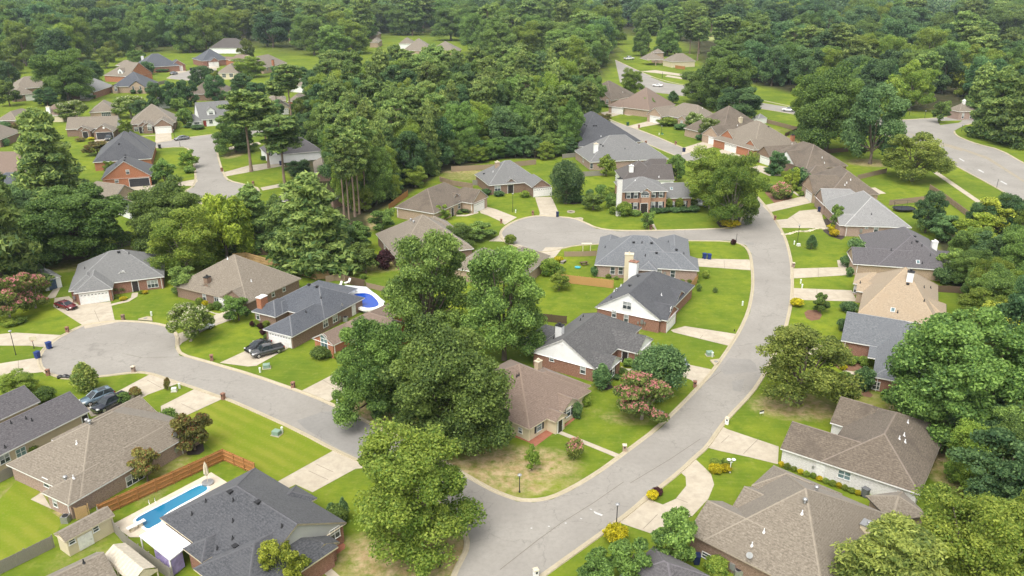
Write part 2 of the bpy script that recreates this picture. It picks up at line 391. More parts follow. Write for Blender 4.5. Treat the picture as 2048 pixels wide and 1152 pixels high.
flat('median_grass', [px("s 1300,154 1322,153 1380,165 1510,199 1580,211 1583,215 1505,203 1380,173 1330,165"), px("a4 1400,905 1590,900 1560,918 1420,935")], 0.035, MAT['lawn'])
flat('sidewalk', [px("b4 1370,245 1400,235 1780,495 1740,500"), px("s 1335,150 1395,160 1394,163 1330,153"), px("s 1280,143 1310,140 1390,152 1388,155 1310,146")], 0.018, MAT['concrete'])

# ---- drives and paths
DRIVES = ["c1 420,140 530,125 600,188 850,168 880,305 925,322 652,374 645,355 410,205",
 "c1 -40,420 120,405 490,425 400,492 350,512 310,515 230,505 -40,505","c1 -40,648 270,600 312,600 332,662 372,702 200,722 -40,775",
 "c1 850,885 1160,720 1200,722 1390,788 1140,880 900,1010 700,1050 640,960","c1 1500,830 1755,908 1700,918 1380,1065 1240,1040 1235,970 1490,840",
 "c1 1340,425 1390,405 1490,370 1660,265 1760,235 1795,300 1600,372 1400,482 1365,520","f1 285,1137 560,1010 660,950 720,905 770,915 965,985 640,1165 560,1172",
 "c2 375,862 690,700 800,690 790,820 588,948","d2 200,435 630,195 645,183 872,290 862,325 810,330 480,510 350,450 270,490",
 "e8 1630,475 1815,470 1898,655 1868,695 1678,682 1685,650","e8 990,590 1060,575 1190,610 1425,702 1290,785 1240,745 1100,680 1020,655",
 "e8 1110,970 1255,885 1335,1000 1430,1000 1545,1040 1530,1052 1300,975","b3 350,825 485,822 400,930 340,962 300,880",
 "d3 1565,160 1700,0 1745,25 d4 215,155 208,287 0,235 d3 1700,195",
 "d3 1480,236 1560,310 1620,370 1645,450 1600,560 1470,700 1400,700 1160,827 890,735 1130,520 1160,570 1250,605 1350,560 1430,460 1425,390 1368,343",
 "c4 200,470 430,468 680,500 668,588 500,560 160,535","c4 303,60 760,78 800,160 660,158 298,147","b4 305,962 720,950 740,1010 298,1037",
 "b4 178,600 280,590 370,530 530,515 545,590 575,660 212,657","b4 92,492 400,420 470,450 455,470 142,542","b4 -10,207 70,190 140,205 100,235 0,262 -100,290",
 "e6 350,720 440,700 540,760 690,800 560,820 450,780 380,770","e6 -80,690 215,600 375,660 0,745 -100,780","e5 1065,690 1360,620 1490,665 1250,705 1185,733","e5 520,540 830,485 990,525 860,560 700,570",
 "c3 1330,640 1400,640 1645,692 1520,815 1470,770 1340,720","c3 1310,385 1420,355 1810,415 1765,508 1330,402","b3 1500,910 1938,920 1942,1002 1525,972","e5 1150,955 1330,960 1505,1055 1280,1015",
 "g7 425,1000 545,965 900,945 1150,920 1450,868 1462,900 1380,962 1230,960 1100,935 850,1035 430,1060","g7 888,245 1098,235 1108,348 884,378","e4 415,920 740,830 1160,780 1200,830 428,972","e4 890,1110 1250,1040 1260,1080 920,1147","e4 350,625 870,530 900,560 370,655",
 "e3 370,450 480,440 530,470 420,492","e3 690,400 800,385 905,420 740,462","e2 1280,600 1520,580 1500,700 1290,690","e1 1100,920 1280,910 1210,960 950,960","e3 60,690 150,640 250,675 120,705","f8 2060,10 2060,10.5 2060,11"][:-1]
PATHS = ["g1 1450,700 1440,765 1300,850 1000,922 1000,890 1250,830 1330,790 1350,710","d3 440,28 925,222 885,240 425,50","c1 350,150 420,60 465,60 425,135","f1 60,590 240,655 280,660 260,672 60,605","b4 650,900 690,895 745,950 660,950","b4 560,655 590,650 600,665 540,670","e8 740,690 860,690 1000,652 985,640 850,672 740,675","d2 530,1100 595,1070 720,1180 620,1180","f3 1130,740 1180,770 1280,775 1240,850 1190,860 1230,800 1150,780","b3 1165,625 1180,640 1205,690 1195,692 1160,650","e6 850,960 950,1010 1090,1010 1080,1025 940,1025 850,985","e5 960,520 1060,540 1200,530 1200,540 1060,552","g7 680,285 885,270 885,278 690,292","e7 580,440 640,490 625,495 560,450","f5 745,610 880,632 870,660 735,635"]
flat('driveway', [px(s) for s in DRIVES], 0.03, MAT['concrete'])
flat('path', [px(s) for s in PATHS], 0.034, MAT['concrete'])
BEDS = [("mulch", ["c4 405,245 430,225 500,225 540,260 520,295 460,305 420,285","c4 690,640 800,640 800,680 720,680","b4 290,330 320,400 300,470 180,470 110,395 140,370","c4 700,780 800,760 920,860 900,880 760,850","f5 570,500 690,500 1010,500 1010,560 900,620 700,600"]),
 ("dark_mulch", ["b3 480,465 520,455 620,470 640,485 560,495 485,485","b3 1660,635 1690,610 1850,590 1850,640 1800,665 1690,672","f3 840,940 1000,920 1050,985 980,1015 880,1000","e7 860,750 930,730 1050,780 1120,930 1080,960 960,920 890,870","d1 1420,150 1560,130 1570,190 1530,220 1440,225"]),
 ("brick_paving", ["g8 0,925 330,1040 530,905 640,940 410,1110 320,1060 0,940","g8 730,870 840,780 870,790 740,895","g6 640,590 720,560 790,600 780,650 680,720 640,690"])]
for mn, ls in BEDS: flat({'mulch':'mulch_bed','dark_mulch':'dark_mulch_bed','brick_paving':'brick_paving'}[mn], [px(s) for s in ls], 0.022, MAT[mn])
flat('patio', [px("d1 235,565 320,510 400,640"), px("g6 390,940 640,780 560,720 380,850"), px("f1 600,925 700,900 750,930 690,960 640,960"), px("e7 1390,405 1440,400 1560,465 1480,470"), px("e6 670,400 700,395 810,445 760,455"), px("f2 1230,500 1800,540 1790,500")], 0.03, MAT['concrete'])
# lawns mown in stripes
m, nt, out = nodes_of('lawn_striped'); p = worldpos(nt)
a_, b_ = G(K1('c1 1760,925')), G(K1('d2 640,178')); dr = (b_-a_).normalized(); dot = N(nt, 'ShaderNodeVectorMath', operation='DOT_PRODUCT'); dot.inputs[1].default_value = (-dr.y/2.1, dr.x/2.1, 0); L(nt, p, dot.inputs[0])
jit = N(nt, 'ShaderNodeMath', operation='MULTIPLY_ADD'); jit.inputs[1].default_value = 0.5; L(nt, noise(nt, p, 0.35, 3.0), jit.inputs[0]); L(nt, dot.outputs['Value'], jit.inputs[2])
sn = N(nt, 'ShaderNodeMath', operation='PINGPONG'); sn.inputs[1].default_value = 0.5; L(nt, jit.outputs[0], sn.inputs[0])
g = mixc(nt, ramp(nt, sn.outputs[0], 0.12, 0.38), (0.150,0.190,0.016), (0.188,0.212,0.024))
g = mixc(nt, ramp(nt, noise(nt, p, 0.10, 4.0, 0.6), 0.40, 0.66), g, (0.130,0.190,0.010))
fine = noise(nt, p, 2.6, 4.0, 0.75); q_ = N(nt, 'ShaderNodeMath', operation='MULTIPLY'); q_.inputs[1].default_value = .4; L(nt, ramp(nt, fine, .5, .72), q_.inputs[0])
g = mixc(nt, q_.outputs[0], g, (0.245,0.225,0.075))
MAT['lawn_striped'] = finish(m, nt, out, g, 0.95, 0.1, bump=fine, bstr=0.5)
flat('striped_lawn', [px("c1 1400,1060 1690,925 1760,925 d2 300,10 640,178 625,200 200,432 d1 1960,375 1720,268 1580,140"), px("d1 -40,600 40,520 190,350 330,480 250,560 480,720 430,830 0,1050 -40,1060")], 0.008, MAT['lawn_striped'])
# kerbs: gutter pan and raised lip along the street edge
PROF = [(-0.02,0.03),(0.0,0.045),(0.28,0.05),(0.40,0.14),(0.62,0.14),(0.68,0.0)]
kb = MB()
def ccw(p): return sum(a[0]*b[1]-b[0]*a[1] for a, b in zip(p, p[1:]+p[:1])) > 0
sd = -1 if ccw(street) else 1
st2 = smoothline(street, 1)
ribbon(kb, [(p.x, p.y, 0) for p in st2], 0.6, PROF, sd)
for w in (W1, W2):
    ribbon(kb, [(p.x, p.y, 0) for p in smoothline(w+[w[0]], 1)], 0.6, PROF, -1 if ccw(w) else 1)
ribbon(kb, [(p.x, p.y, 0) for p in smoothline(BV1[15:32], 1)], 0.6, PROF, -1 if ccw(BV1) else 1)
ribbon(kb, [(p.x, p.y, 0) for p in smoothline(BV1[:15], 1)], 0.6, PROF, -1 if ccw(BV1) else 1)
ko = kb.build('kerb', MAT['kerb_concrete']); ko['kind'] = 'structure'
# worn white paint on the near street, dashes on the boulevard
white_paint = plain('road_paint', (0.46,0.455,0.44), 0.7, 0.3, var=0.25, scale=0.6)
mk = []
for s in ("d3 720,655 790,683 782,692 735,676 722,664","d3 690,636 708,640 704,646 688,640","d3 617,708 632,712 628,717 615,713","d3 498,743 514,745 510,751 497,749","d3 370,768 384,770 380,776 368,774","d3 236,782 250,784 246,790 234,788"): mk.append(px(s))
for s in ("b4 1700,222 1712,220 1752,242 1742,245","b4 1868,308 1880,306 1924,330 1914,334","b4 1560,140 1570,138 1606,158 1596,160","a4 580,835 600,838 600,842 580,839"): mk.append(px(s))
flat('road_marking', mk, 0.031, white_paint)
# expansion joints of the drives and the seam down the street
jm = plain('joint_dark', (0.16,0.14,0.11), 0.9, 0.1)
jb = []
def stripe(s, w=0.05):
    P = px(s); 
    for a, b in zip(P[:-1], P[1:]):
        d = (b-a); d.normalize(); n = Vector((-d.y, d.x, 0))*w/2
        jb.append([a+n, b+n, b-n, a-n])
for s in ("c1 725,235 770,335","c1 600,265 870,250","c1 1130,770 1240,830","c1 1000,830 1110,890","c1 1390,950 1520,1010","c2 560,770 700,850","d2 450,345 600,415","d2 640,355 510,295","d3 1700,130 1760,75","d3 1870,215 1985,100","d3 1350,555 1440,590","d3 1100,790 1210,680","d3 1330,650 1440,670","b3 1720,925 1725,985","c3 1560,420 1530,460","e8 1660,560 1850,555","e8 1190,680 1340,690","b4 300,560 380,640","b4 510,955 510,1030","c4 500,65 500,152","c1 140,620 145,735"): stripe(s, 0.06)
for s in ("d3 0,1105 300,870 480,740 720,590 950,430","b3 60,640 300,720 600,700 900,730","c1 940,565 1100,600 1400,590","c3 1520,830 1700,700","d3 1540,100 1300,260 1000,440"): stripe(s, 0.07)
flat('pavement_joint', jb, 0.0375, jm)
# ================================================================ houses
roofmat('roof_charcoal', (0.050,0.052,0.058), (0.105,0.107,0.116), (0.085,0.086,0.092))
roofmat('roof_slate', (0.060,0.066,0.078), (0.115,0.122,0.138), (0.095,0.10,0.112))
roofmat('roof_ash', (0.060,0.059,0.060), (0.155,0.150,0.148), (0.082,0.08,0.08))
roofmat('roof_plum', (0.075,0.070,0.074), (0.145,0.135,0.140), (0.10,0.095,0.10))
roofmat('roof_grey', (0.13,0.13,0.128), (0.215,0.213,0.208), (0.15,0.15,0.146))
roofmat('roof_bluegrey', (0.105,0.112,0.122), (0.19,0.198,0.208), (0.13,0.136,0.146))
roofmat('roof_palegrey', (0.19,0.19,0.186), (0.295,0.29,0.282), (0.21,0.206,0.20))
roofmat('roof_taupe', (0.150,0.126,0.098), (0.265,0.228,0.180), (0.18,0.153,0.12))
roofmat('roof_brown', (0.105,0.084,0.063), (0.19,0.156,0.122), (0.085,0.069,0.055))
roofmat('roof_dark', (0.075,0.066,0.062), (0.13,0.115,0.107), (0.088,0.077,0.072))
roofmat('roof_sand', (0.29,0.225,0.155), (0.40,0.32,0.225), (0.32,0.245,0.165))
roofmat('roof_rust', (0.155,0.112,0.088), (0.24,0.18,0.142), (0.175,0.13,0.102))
brickmat('brick_red', (0.235,0.105,0.07), (0.33,0.165,0.115), (0.42,0.33,0.26))
brickmat('brick_orange', (0.36,0.125,0.062), (0.45,0.185,0.095), (0.46,0.33,0.23))
brickmat('brick_tan', (0.36,0.255,0.175), (0.45,0.34,0.25), (0.5,0.42,0.34))
brickmat('brick_brown', (0.20,0.125,0.088), (0.285,0.19,0.14), (0.38,0.31,0.25))
brickmat('brick_pale', (0.30,0.20,0.155), (0.42,0.31,0.255), (0.5,0.43,0.38))
brickmat('brick_warm', (.33,.175,.108), (.43,.255,.17), (.48,.38,.3))
brickmat('brick_white', (0.72,0.70,0.66), (0.78,0.76,0.73), (0.66,0.64,0.6))
sidingmat('siding_white', (0.80,0.80,0.785)); sidingmat('siding_cream', (0.62,0.54,0.38)); sidingmat('siding_grey', (0.42,0.42,0.40)); sidingmat('siding_tan', (0.50,0.40,0.28))
trim_w = plain('trim_white', (0.74,0.73,0.70), 0.5); trim_c = plain('trim_cream', (0.58,0.51,0.38), 0.5); trim_d = plain('trim_dark', (0.10,0.085,0.075), 0.5); trim_t = plain('trim_taupe', (0.36,0.30,0.24), 0.6)
frame_m = plain('window_frame', (0.70,0.70,0.68), 0.5); shut_m = plain('shutter_dark', (0.035,0.04,0.045), 0.6); door_dark = plain('door_dark', (0.03,0.025,0.025), 0.4)
door_w = plain('door_white', (0.72,0.71,0.68), 0.5); garage_dark = plain('garage_dark', (0.035,0.036,0.042), 0.5); metal_dark = plain('vent_black', (0.02,0.02,0.022), 0.6); metal_grey = plain('metal_grey', (0.38,0.38,0.38), 0.4, metal=0.6)
metal_white = plain('metal_white', (0.72,0.72,0.72), 0.5); blue_pane = plain('door_blue', (0.06,0.10,0.17), 0.4); shut_tan = plain('shutter_brown', (0.17,0.12,0.08), 0.6)
def glassmat(name, c):
    m, nt, out = nodes_of(name)
    oc = N(nt, 'ShaderNodeTexCoord').outputs['Object']
    f = noise(nt, oc, 1.3, 2.0)
    MAT[name] = finish(m, nt, out, mixc(nt, ramp(nt, f, 0.35, 0.65), [x*0.6 for x in c], c), 0.06, 0.6); return m
glass = glassmat('window_glass', (0.07,0.085,0.09)); blind = glassmat('window_blind', (0.42,0.44,0.43)); glass_t = glassmat('window_teal', (0.16,0.24,0.25))
WALLS = {'warm':'brick_warm','red':'brick_red','ora':'brick_orange','tan':'brick_tan','bro':'brick_brown','pal':'brick_pale','whi':'brick_white','sw':'siding_white','sc':'siding_cream','sg':'siding_grey','st':'siding_tan'}
HOUSE = {}
FOOT = []
class Wing: pass
def ray_plane(p, n, d0):
    "photo ray hits plane n.x = d0"
    v = Vector(ray(*p)); o = Vector((0, 0, CAM_H))
    return o + v*((d0 - n.dot(o))/n.dot(v))
def tri_hit(p, tris):
    from mathutils.geometry import intersect_ray_tri
    v = Vector(ray(*p)).normalized(); o = Vector((0, 0, CAM_H)); best = None
    for a, b, c, n in tris:
        h = intersect_ray_tri(a, b, c, v, o, True)
        if h is not None and (best is None or (h-o).length < (best[0]-o).length): best = (h, n)
    return best
def house(key, label, wall, roof, axis, wings, feats='', e=2.6, trim=None, caps=False, siding='sw', cat='house', name='house', pitch=None, group=None, over=0.4):
    trim = trim or trim_w
    if isinstance(axis, str) and axis in HOUSE: U = HOUSE[axis]['U']
    else:
        a, b = [G(p, 3.0) for p in K(axis)]; U = (b-a); U.z = 0; U.normalize()
    V = Vector((-U.y, U.x, 0))
    kk = 1 + max(0, G(K(wings[0][1])[0]).y - 120)/900; ke = max(1, kk/1.25); e *= ke
    if e < 0:
        p0 = K(wings[0][1])[0]; e = -e/ppm(p0[1]+8)*1.06
    if pitch is None:
        y0 = K(wings[0][1])[0][1]; pitch = 0.57 + 0.15*min(1, max(0, (600-y0)/220))
    first = G(K(wings[0][1])[0], e)
    root = thing(name, label, cat, (first.x, first.y, 0), math.atan2(U.y, U.x), group)
    bpy.context.view_layer.update()
    org = Vector((first.x, first.y, 0))
    # local frame: x along U, y along V
    def loc(P): d = Vector(P) - org; return (d.dot(U), d.dot(V))
    def wld(x, y, z): return org + U*x + V*y + Vector((0, 0, z))
    WB = MB(); RB = MB(); FB = MB(); CB = MB(); SB = []
    tris = []; wq = []      # roof triangles / wall quads in world space
    def rtri(P):
        W = [wld(*q) for q in P]
        for i in range(1, len(W)-1):
            n = (W[i]-W[0]).cross(W[i+1]-W[0]).normalized(); tris.append((W[0], W[i], W[i+1], n))
    wl = []
    for i, w in enumerate(wings):
        kind, pts = w[0], w[1]; o = w[2] if len(w) > 2 else {}
        we = (o['e']*ke if 'e' in o else e) + 0.004*i; pt = o.get('p', pitch) + 0.0007*i
        q = [loc(G(p, we)) for p in K(pts)]
        u0, u1 = min(a for a, b in q), max(a for a, b in q); v0, v1 = min(b for a, b in q), max(b for a, b in q)
        o = dict(o)
        for k_ in 'uv':
            if k_ in o: o[k_] *= kk
        if 'u' in o: u0, u1 = (u0, max(u1, u0+o['u'])) if o['u'] > 0 else (min(u0, u1+o['u']), u1)
        if 'U' in o: u0, u1 = u0-o['U'][0], u1+o['U'][1]
        if 'v' in o: v0, v1 = (v0, max(v1, v0+o['v'])) if o['v'] > 0 else (min(v0, v1+o['v']), v1)
        if 'V' in o: v0, v1 = v0-o['V'][0], v1+o['V'][1]
        if 'RP' in o:      # ridge point seen on the slope rising from the near eave
            nrm = (-V*pt + Vector((0,0,1))); P0 = wld(0, v0, we); h = ray_plane(K1(o['RP']), nrm, nrm.dot(P0))
            v1 = v0 + 2*max(1.2, loc(h)[1]-v0)
        if kind in ('hh', 'xx'): kind = ('u' if (u1-u0) >= (v1-v0) else 'v') + kind
        wl.append((kind, u0, u1, v0, v1, we, pt, o))
        FOOT.append([wld(u0-0.3,v0-0.3,0), wld(u1+.3,v0-.3,0), wld(u1+.3,v1+.3,0), wld(u0-.3,v1+.3,0)])
    for i, (kind, u0, u1, v0, v1, we, pt, o) in enumerate(wl):
        th = 0.19
        mi = 0
        if kind == 'f':
            slope = o.get('s', 0.0)   # v1 side higher
            T = [(u0,v0,we),(u1,v0,we),(u1,v1,we+slope),(u0,v1,we+slope)]
            RB.poly(T); rtri(T)
            for a, b in ((0,1),(1,2),(2,3),(3,0)): FB.poly([(T[a][0],T[a][1],T[a][2]-th),(T[b][0],T[b][1],T[b][2]-th),(T[b][0],T[b][1],T[b][2]-.002),(T[a][0],T[a][1],T[a][2]-.002)])
            FB.poly([(x,y,z-th) for x,y,z in T[::-1]])
            if o.get('posts'):
                for a in o['posts']:
                    x, y = {0:(u0+.2,v0+.2),1:(u1-.2,v0+.2),2:(u1-.2,v1-.2),3:(u0+.2,v1-.2)}[a]
                    PB = MB(); PB.box((x,y,(we-th)/2),(0.16,0.16,we-th)); PB.build('porch_post', trim, root)
            continue
        ax, e0, e1 = kind[0], kind[1], kind[2]
        if ax == 'u': A0, A1, B0, B1 = u0, u1, v0, v1; f = lambda a, b, z: (a, b, z)
        else: A0, A1, B0, B1 = v0, v1, u0, u1; f = lambda a, b, z: (B0+B1-b, a, z) if False else (b, a, z)
        hw = (B1-B0)/2; bm_ = (B0+B1)/2; rz = we + pt*hw
        Lh = hw
        if e0 == 'h' and e1 == 'h' and A1-A0 < 2*hw: Lh = (A1-A0)/2
        lx = min(hw, (A1-A0)*0.45)
        r0 = A0 + (Lh if e0 == 'h' else lx if e0 == 'x' else 0); r1 = A1 - (Lh if e1 == 'h' else lx if e1 == 'x' else 0)
        if r1 < r0: r0 = r1 = (r0+r1)/2
        flip = (ax == 'v')
        def add(mb, P, mi=0):
            P = [f(*p) for p in P]
            if flip: P = P[::-1]
            mb.poly(P, None, mi); return P
        S = [[(A0,B0,we),(A1,B0,we),(r1,bm_,rz),(r0,bm_,rz)], [(A1,B1,we),(A0,B1,we),(r0,bm_,rz),(r1,bm_,rz)]]
        if e0 in 'hx': S.append([(A0,B1,we),(A0,B0,we),(r0,bm_,rz)])
        if e1 in 'hx': S.append([(A1,B0,we),(A1,B1,we),(r1,bm_,rz)])
        for P in S: rtri(add(RB, P))
        # eave boards and soffit
        def strip(p, q):
            add(FB, [(p[0],p[1],p[2]-th),(q[0],q[1],q[2]-th),(q[0],q[1],q[2]-.003),(p[0],p[1],p[2]-.003)])
        strip(S[0][0], S[0][1]); strip(S[1][0], S[1][1])
        for en, P in ((e0, A0), (e1, A1)):
            if en == 'h': strip((P,B1,we) if P == A0 else (P,B0,we), (P,B0,we) if P == A0 else (P,B1,we))
            elif en in 'gs':
                d = 0.004 if P == A1 else -0.004
                for b in (B0, B1):
                    p, q = (P+d,b,we), (P+d,bm_,rz)
                    a = [(p[0],p[1],p[2]-th),(q[0],q[1],q[2]-th-.04),(q[0],q[1],q[2]+.012),(p[0],p[1],p[2]+.012)]
                    add(FB, a); add(FB, a[::-1])
        sz = we - th
        add(FB, [(A0+.01,B0+.01,sz),(A0+.01,B1-.01,sz),(A1-.01,B1-.01,sz),(A1-.01,B0+.01,sz)])
        # ridge and hip caps
        if caps or True:
            c = 0.13
            lines = []
            if r1-r0 > .3: lines.append(((r0,bm_,rz),(r1,bm_,rz)))
            if e0 == 'h': lines += [((A0,B0,we),(r0,bm_,rz)),((A0,B1,we),(r0,bm_,rz))]
            if e1 == 'h': lines += [((A1,B0,we),(r1,bm_,rz)),((A1,B1,we),(r1,bm_,rz))]
            for a, b in lines:
                a = Vector(f(*a)); b = Vector(f(*b)); d = (b-a).normalized(); s = Vector((-d.y, d.x, 0)).normalized()*c
                up = Vector((0,0,.035)); dn = Vector((0,0,-c*pt*0.75 + .02))
                CB.poly([a+dn-s, a+up, b+up, b+dn-s][::-1]); CB.poly([a+up, a+dn+s, b+dn+s, b+up][::-1])
        # walls
        ins = over
        wA0 = A0 + (ins if e0 in 'hx' else .22); wA1 = A1 - (ins if e1 in 'hx' else .22); wB0, wB1 = B0+ins, B1-ins
        top = we - 0.05
        c4 = [(wA0,wB0),(wA1,wB0),(wA1,wB1),(wA0,wB1)]
        if o.get('open'): c4 = []
        for k in range(len(c4)):
            a, b = c4[k], c4[(k+1)%4]
            if ax == 'v': a, b = (a[1],a[0]), (b[1],b[0])
            if ax == 'v': a, b = b, a
            if o.get('z0', 0) >= 0:
                WB.wallquad(a, b, o.get('z0', 0), top)
                wq.append((wld(a[0],a[1],0), wld(b[0],b[1],0), top))
        for en, P in ((e0, wA0), (e1, wA1)):
            if en in 'gs':
                P += (-0.004 if P == wA0 else 0.004)
                zb = we + pt*(ins) - 0.03; bw0, bw1 = wB0, wB1
                if en == 's': zb0 = we - 0.25
                else: zb0 = top - 0.001
                if en == 's': P += (-0.03 if P < (A0+A1)/2 else 0.03)
                pts = [(P,bw0,zb0),(P,bw1,zb0),(P,bw1,zb-.1),(P,bm_,rz-0.12),(P,bw0,zb-.1)]
                uv = [(b, z) for _, b, z in pts]
                if P < (A0+A1)/2: pts = pts[::-1]; uv = uv[::-1]
                P3 = [f(*p) for p in pts]
                if flip: P3 = P3[::-1]; uv = uv[::-1]
                (SB.append((P3, uv)) if en == 's' else WB.poly(P3, uv))
                a, b = P3[0], P3[1]
                wq.append((wld(P3[0][0],P3[0][1],0), wld(P3[-1][0],P3[-1][1],0), rz-.1)) if False else None
                W = [wld(*q) for q in P3]
                xs = sorted(W, key=lambda q: (q-W[0]).xy.length)
                wq.append((W[0] if True else 0, xs[-1], rz-.1, True))
    wm = MAT[WALLS[wall]]
    wo = WB.build('wall', wm, root) if WB.f else None
    for P3, uv in SB:
        m_ = MB(); m_.poly(P3, uv); m_.build('gable_siding', MAT[WALLS[siding]], root)
    ro = RB.build('roof', MAT[roof], root)
    if CB.f:
        cm = roof + '_cap'
        if cm not in MAT:
            srcc = {'roof_ash':(.10,.098,.098),'roof_charcoal':(.10,.10,.108),'roof_slate':(.15,.155,.165),'roof_plum':(.14,.13,.14),'roof_grey':(.23,.23,.225),'roof_bluegrey':(.20,.205,.215),'roof_palegrey':(.36,.355,.34),'roof_taupe':(.255,.22,.175),'roof_brown':(.20,.165,.135),'roof_dark':(.13,.115,.105),'roof_sand':(.36,.28,.19),'roof_rust':(.225,.17,.132)}[roof]
            plain(cm, srcc, 0.9, 0.2)
        CB.build('ridge_cap', MAT[cm], ro)
    if FB.f: FB.build('fascia', trim, root)
    HOUSE[key] = dict(U=U, V=V, root=root, roof=ro, tris=tris, wq=wq, e=e, org=org, wings=wl, key=key)
    inv = Matrix.Rotation(-math.atan2(U.y, U.x), 4, 'Z') @ Matrix.Translation(-org)
    def pick(p, h):
        "upright wall face under a photo point -> (point at ground, outward normal, z)"
        best = None
        for w in wq:
            a, b, top = w[0], w[1], w[2]
            d = Vector((b.x-a.x, b.y-a.y, 0)); ln = d.length
            if ln < 0.6: continue
            d.normalize(); n = Vector((d.y, -d.x, 0))
            o = Vector((0,0,CAM_H)); v = Vector(ray(*p))
            if len(w) > 3:
                mid = (a+b)/2
                if n.dot(o-mid) < 0: n = -n
            den = n.dot(v)
            if den >= -1e-6: continue
            h0 = o + v*(n.dot(Vector((a.x,a.y,0))-o)/den)
            s = (h0-a).dot(d); z = h0.z
            s2 = min(max(s, 0.35), ln-0.35); z2 = min(max(z, h/2), top-h/2*0.6)
            err = math.hypot(s-s2, z-z2)*(0.6 if False else 1) 
            dist = (h0-o).length
            sc = err + dist*0.002 
            if best is None or sc < best[0]: best = (sc, Vector((a.x,a.y,0))+d*s2, n, z2, d, err)
        return best
    for line in feats.strip().split(';'):
        t = line.split()
        if not t: continue
        typ = t[0]; p = K1(t[1] + ' ' + t[2]); ar = t[3:]
        if typ in ('win','door','gar','vent_wall','meter','pipe'):
            w = float(ar[0])*kk; h = float(ar[1])*kk
            b = pick(p, h)
            if not b: continue
            _, P, n, z, d, err = b
            if typ in ('door','gar'): z = h/2 + 0.02
            M = inv @ Matrix(((d.x, n.x, 0, P.x+n.x*.01),(d.y, n.y, 0, P.y+n.y*.01),(0,0,1,z),(0,0,0,1)))
            if typ == 'win': make_window(root, M, w, h, ar[2] if len(ar) > 2 else 'b', ar[3] if len(ar) > 3 else '')
            elif typ == 'door': make_door(root, M, w, h, ar[2] if len(ar) > 2 else 'd')
            elif typ == 'gar': make_garage(root, M, w, h, ar[2] if len(ar) > 2 else 'w')
            elif typ == 'vent_wall':
                mb = MB(); mb.tube([(0,0.0,0),(0,0.07,0)], [w/2, w/2], 14, M); mb.build('gable_vent', trim, root)
            elif typ == 'meter':
                mb = MB(); mb.box((0,.1,0),(w,.18,h), M); mb.box((0,.05,-h*0.9),(.06,.06,h), M); mb.build('meter_box', metal_grey, root)
            elif typ == 'pipe':
                mb = MB(); mb.box((0,.06,0),(w,.09,h), M); mb.build('downspout', trim, root)
        elif typ in ('rv','pv','tv','sky','dish'):
            hit = tri_hit(p, tris)
            if hit is None: continue
            P, n = hit; Pl = inv @ P
            mb = MB()
            nl = (inv.to_3x3() @ n).normalized()
            if typ == 'rv': # box vent hood
                a = math.atan2(nl.y, nl.x); Mx = Matrix.Translation(Pl) @ Matrix.Rotation(a, 4, 'Z')
                mb.box((0,0,.02),(.42,.42,.3), Mx); mb.box((.08,0,.2),(.62,.56,.1), Mx); mb.build('roof_vent', metal_dark, ro)
            elif typ == 'pv':
                mb.tube([Pl-Vector((0,0,.2)), Pl+Vector((0,0,.45))], [.07,.07], 8); mb.tube([Pl-Vector((0,0,.1)), Pl+Vector((0,0,.16))], [.2,.09], 8); mb.build('vent_pipe', metal_white if ar and ar[0]=='w' else metal_dark, ro)
            elif typ == 'tv':
                mb.tube([Pl-Vector((0,0,.2)), Pl+Vector((0,0,.3))], [.14,.14], 10); mb.tube([Pl+Vector((0,0,.28)), Pl+Vector((0,0,.4)), Pl+Vector((0,0,.58)), Pl+Vector((0,0,.68))], [.2,.3,.26,.08], 12); mb.build('turbine_vent', metal_grey, ro, smooth=True)
            elif typ == 'sky':
                a = math.atan2(nl.y, nl.x); t2 = math.acos(nl.z); Mx = Matrix.Translation(Pl) @ Matrix.Rotation(a, 4, 'Z') @ Matrix.Rotation(t2, 4, 'Y')
                mb.box((0,0,.06),(1.0,.75,.16), Mx); s_ = mb.build('skylight', metal_white, ro)
                m2 = MB(); m2.box((0,0,.15),(.84,.6,.04), Mx); m2.build('pane', glass_t, s_)
            elif typ == 'dish':
                mb.tube([Pl, Pl+Vector((0,0,.5)), Pl+Vector((.1,-.2,.75))], [.03,.03,.03], 6)
                c = Pl+Vector((.1,-.2,.8)); mb.tube([c, c+Vector((.05,-.1,.03)), c+Vector((.1,-.2,.08))], [.05,.28,.36], 14); mb.build('satellite_dish', metal_grey, ro)
        elif typ == 'chimt':  # photo point on the top of a free stack rising from the ground, its height known
            w, dd, h = float(ar[0])*kk, float(ar[1])*kk, float(ar[2])*kk; mt = MAT[WALLS[ar[3]]]; Pl = inv @ G(p, h); mb = MB()
            c = [(Pl.x-w/2,Pl.y-dd/2),(Pl.x+w/2,Pl.y-dd/2),(Pl.x+w/2,Pl.y+dd/2),(Pl.x-w/2,Pl.y+dd/2)]
            for k in range(4): mb.wallquad(c[k], c[(k+1)%4], 0, h)
            mb.poly([(x,y,h) for x,y in c]); co = mb.build('chimney', mt, root)
            mb = MB(); mb.box((Pl.x,Pl.y,h+.06),(w+.16,dd+.16,.14)); mb.tube([(Pl.x,Pl.y,h+.1),(Pl.x,Pl.y,h+.5)],[.17,.17],10)
            mb.build('chimney_cap', {'d':metal_dark,'w':trim_w,'c':trim_c,'g':metal_grey,'r':MAT['brick_red']}[ar[4]], co)
        elif typ == 'chim':   # photo point at the foot of the stack, width, depth, height above foot, material, cap, [ground]
            w, dd, h = float(ar[0])*kk, float(ar[1])*kk, float(ar[2])*kk; mt = MAT.get(WALLS.get(ar[3], ''), None); cp = ar[4] if len(ar) > 4 else 'd'
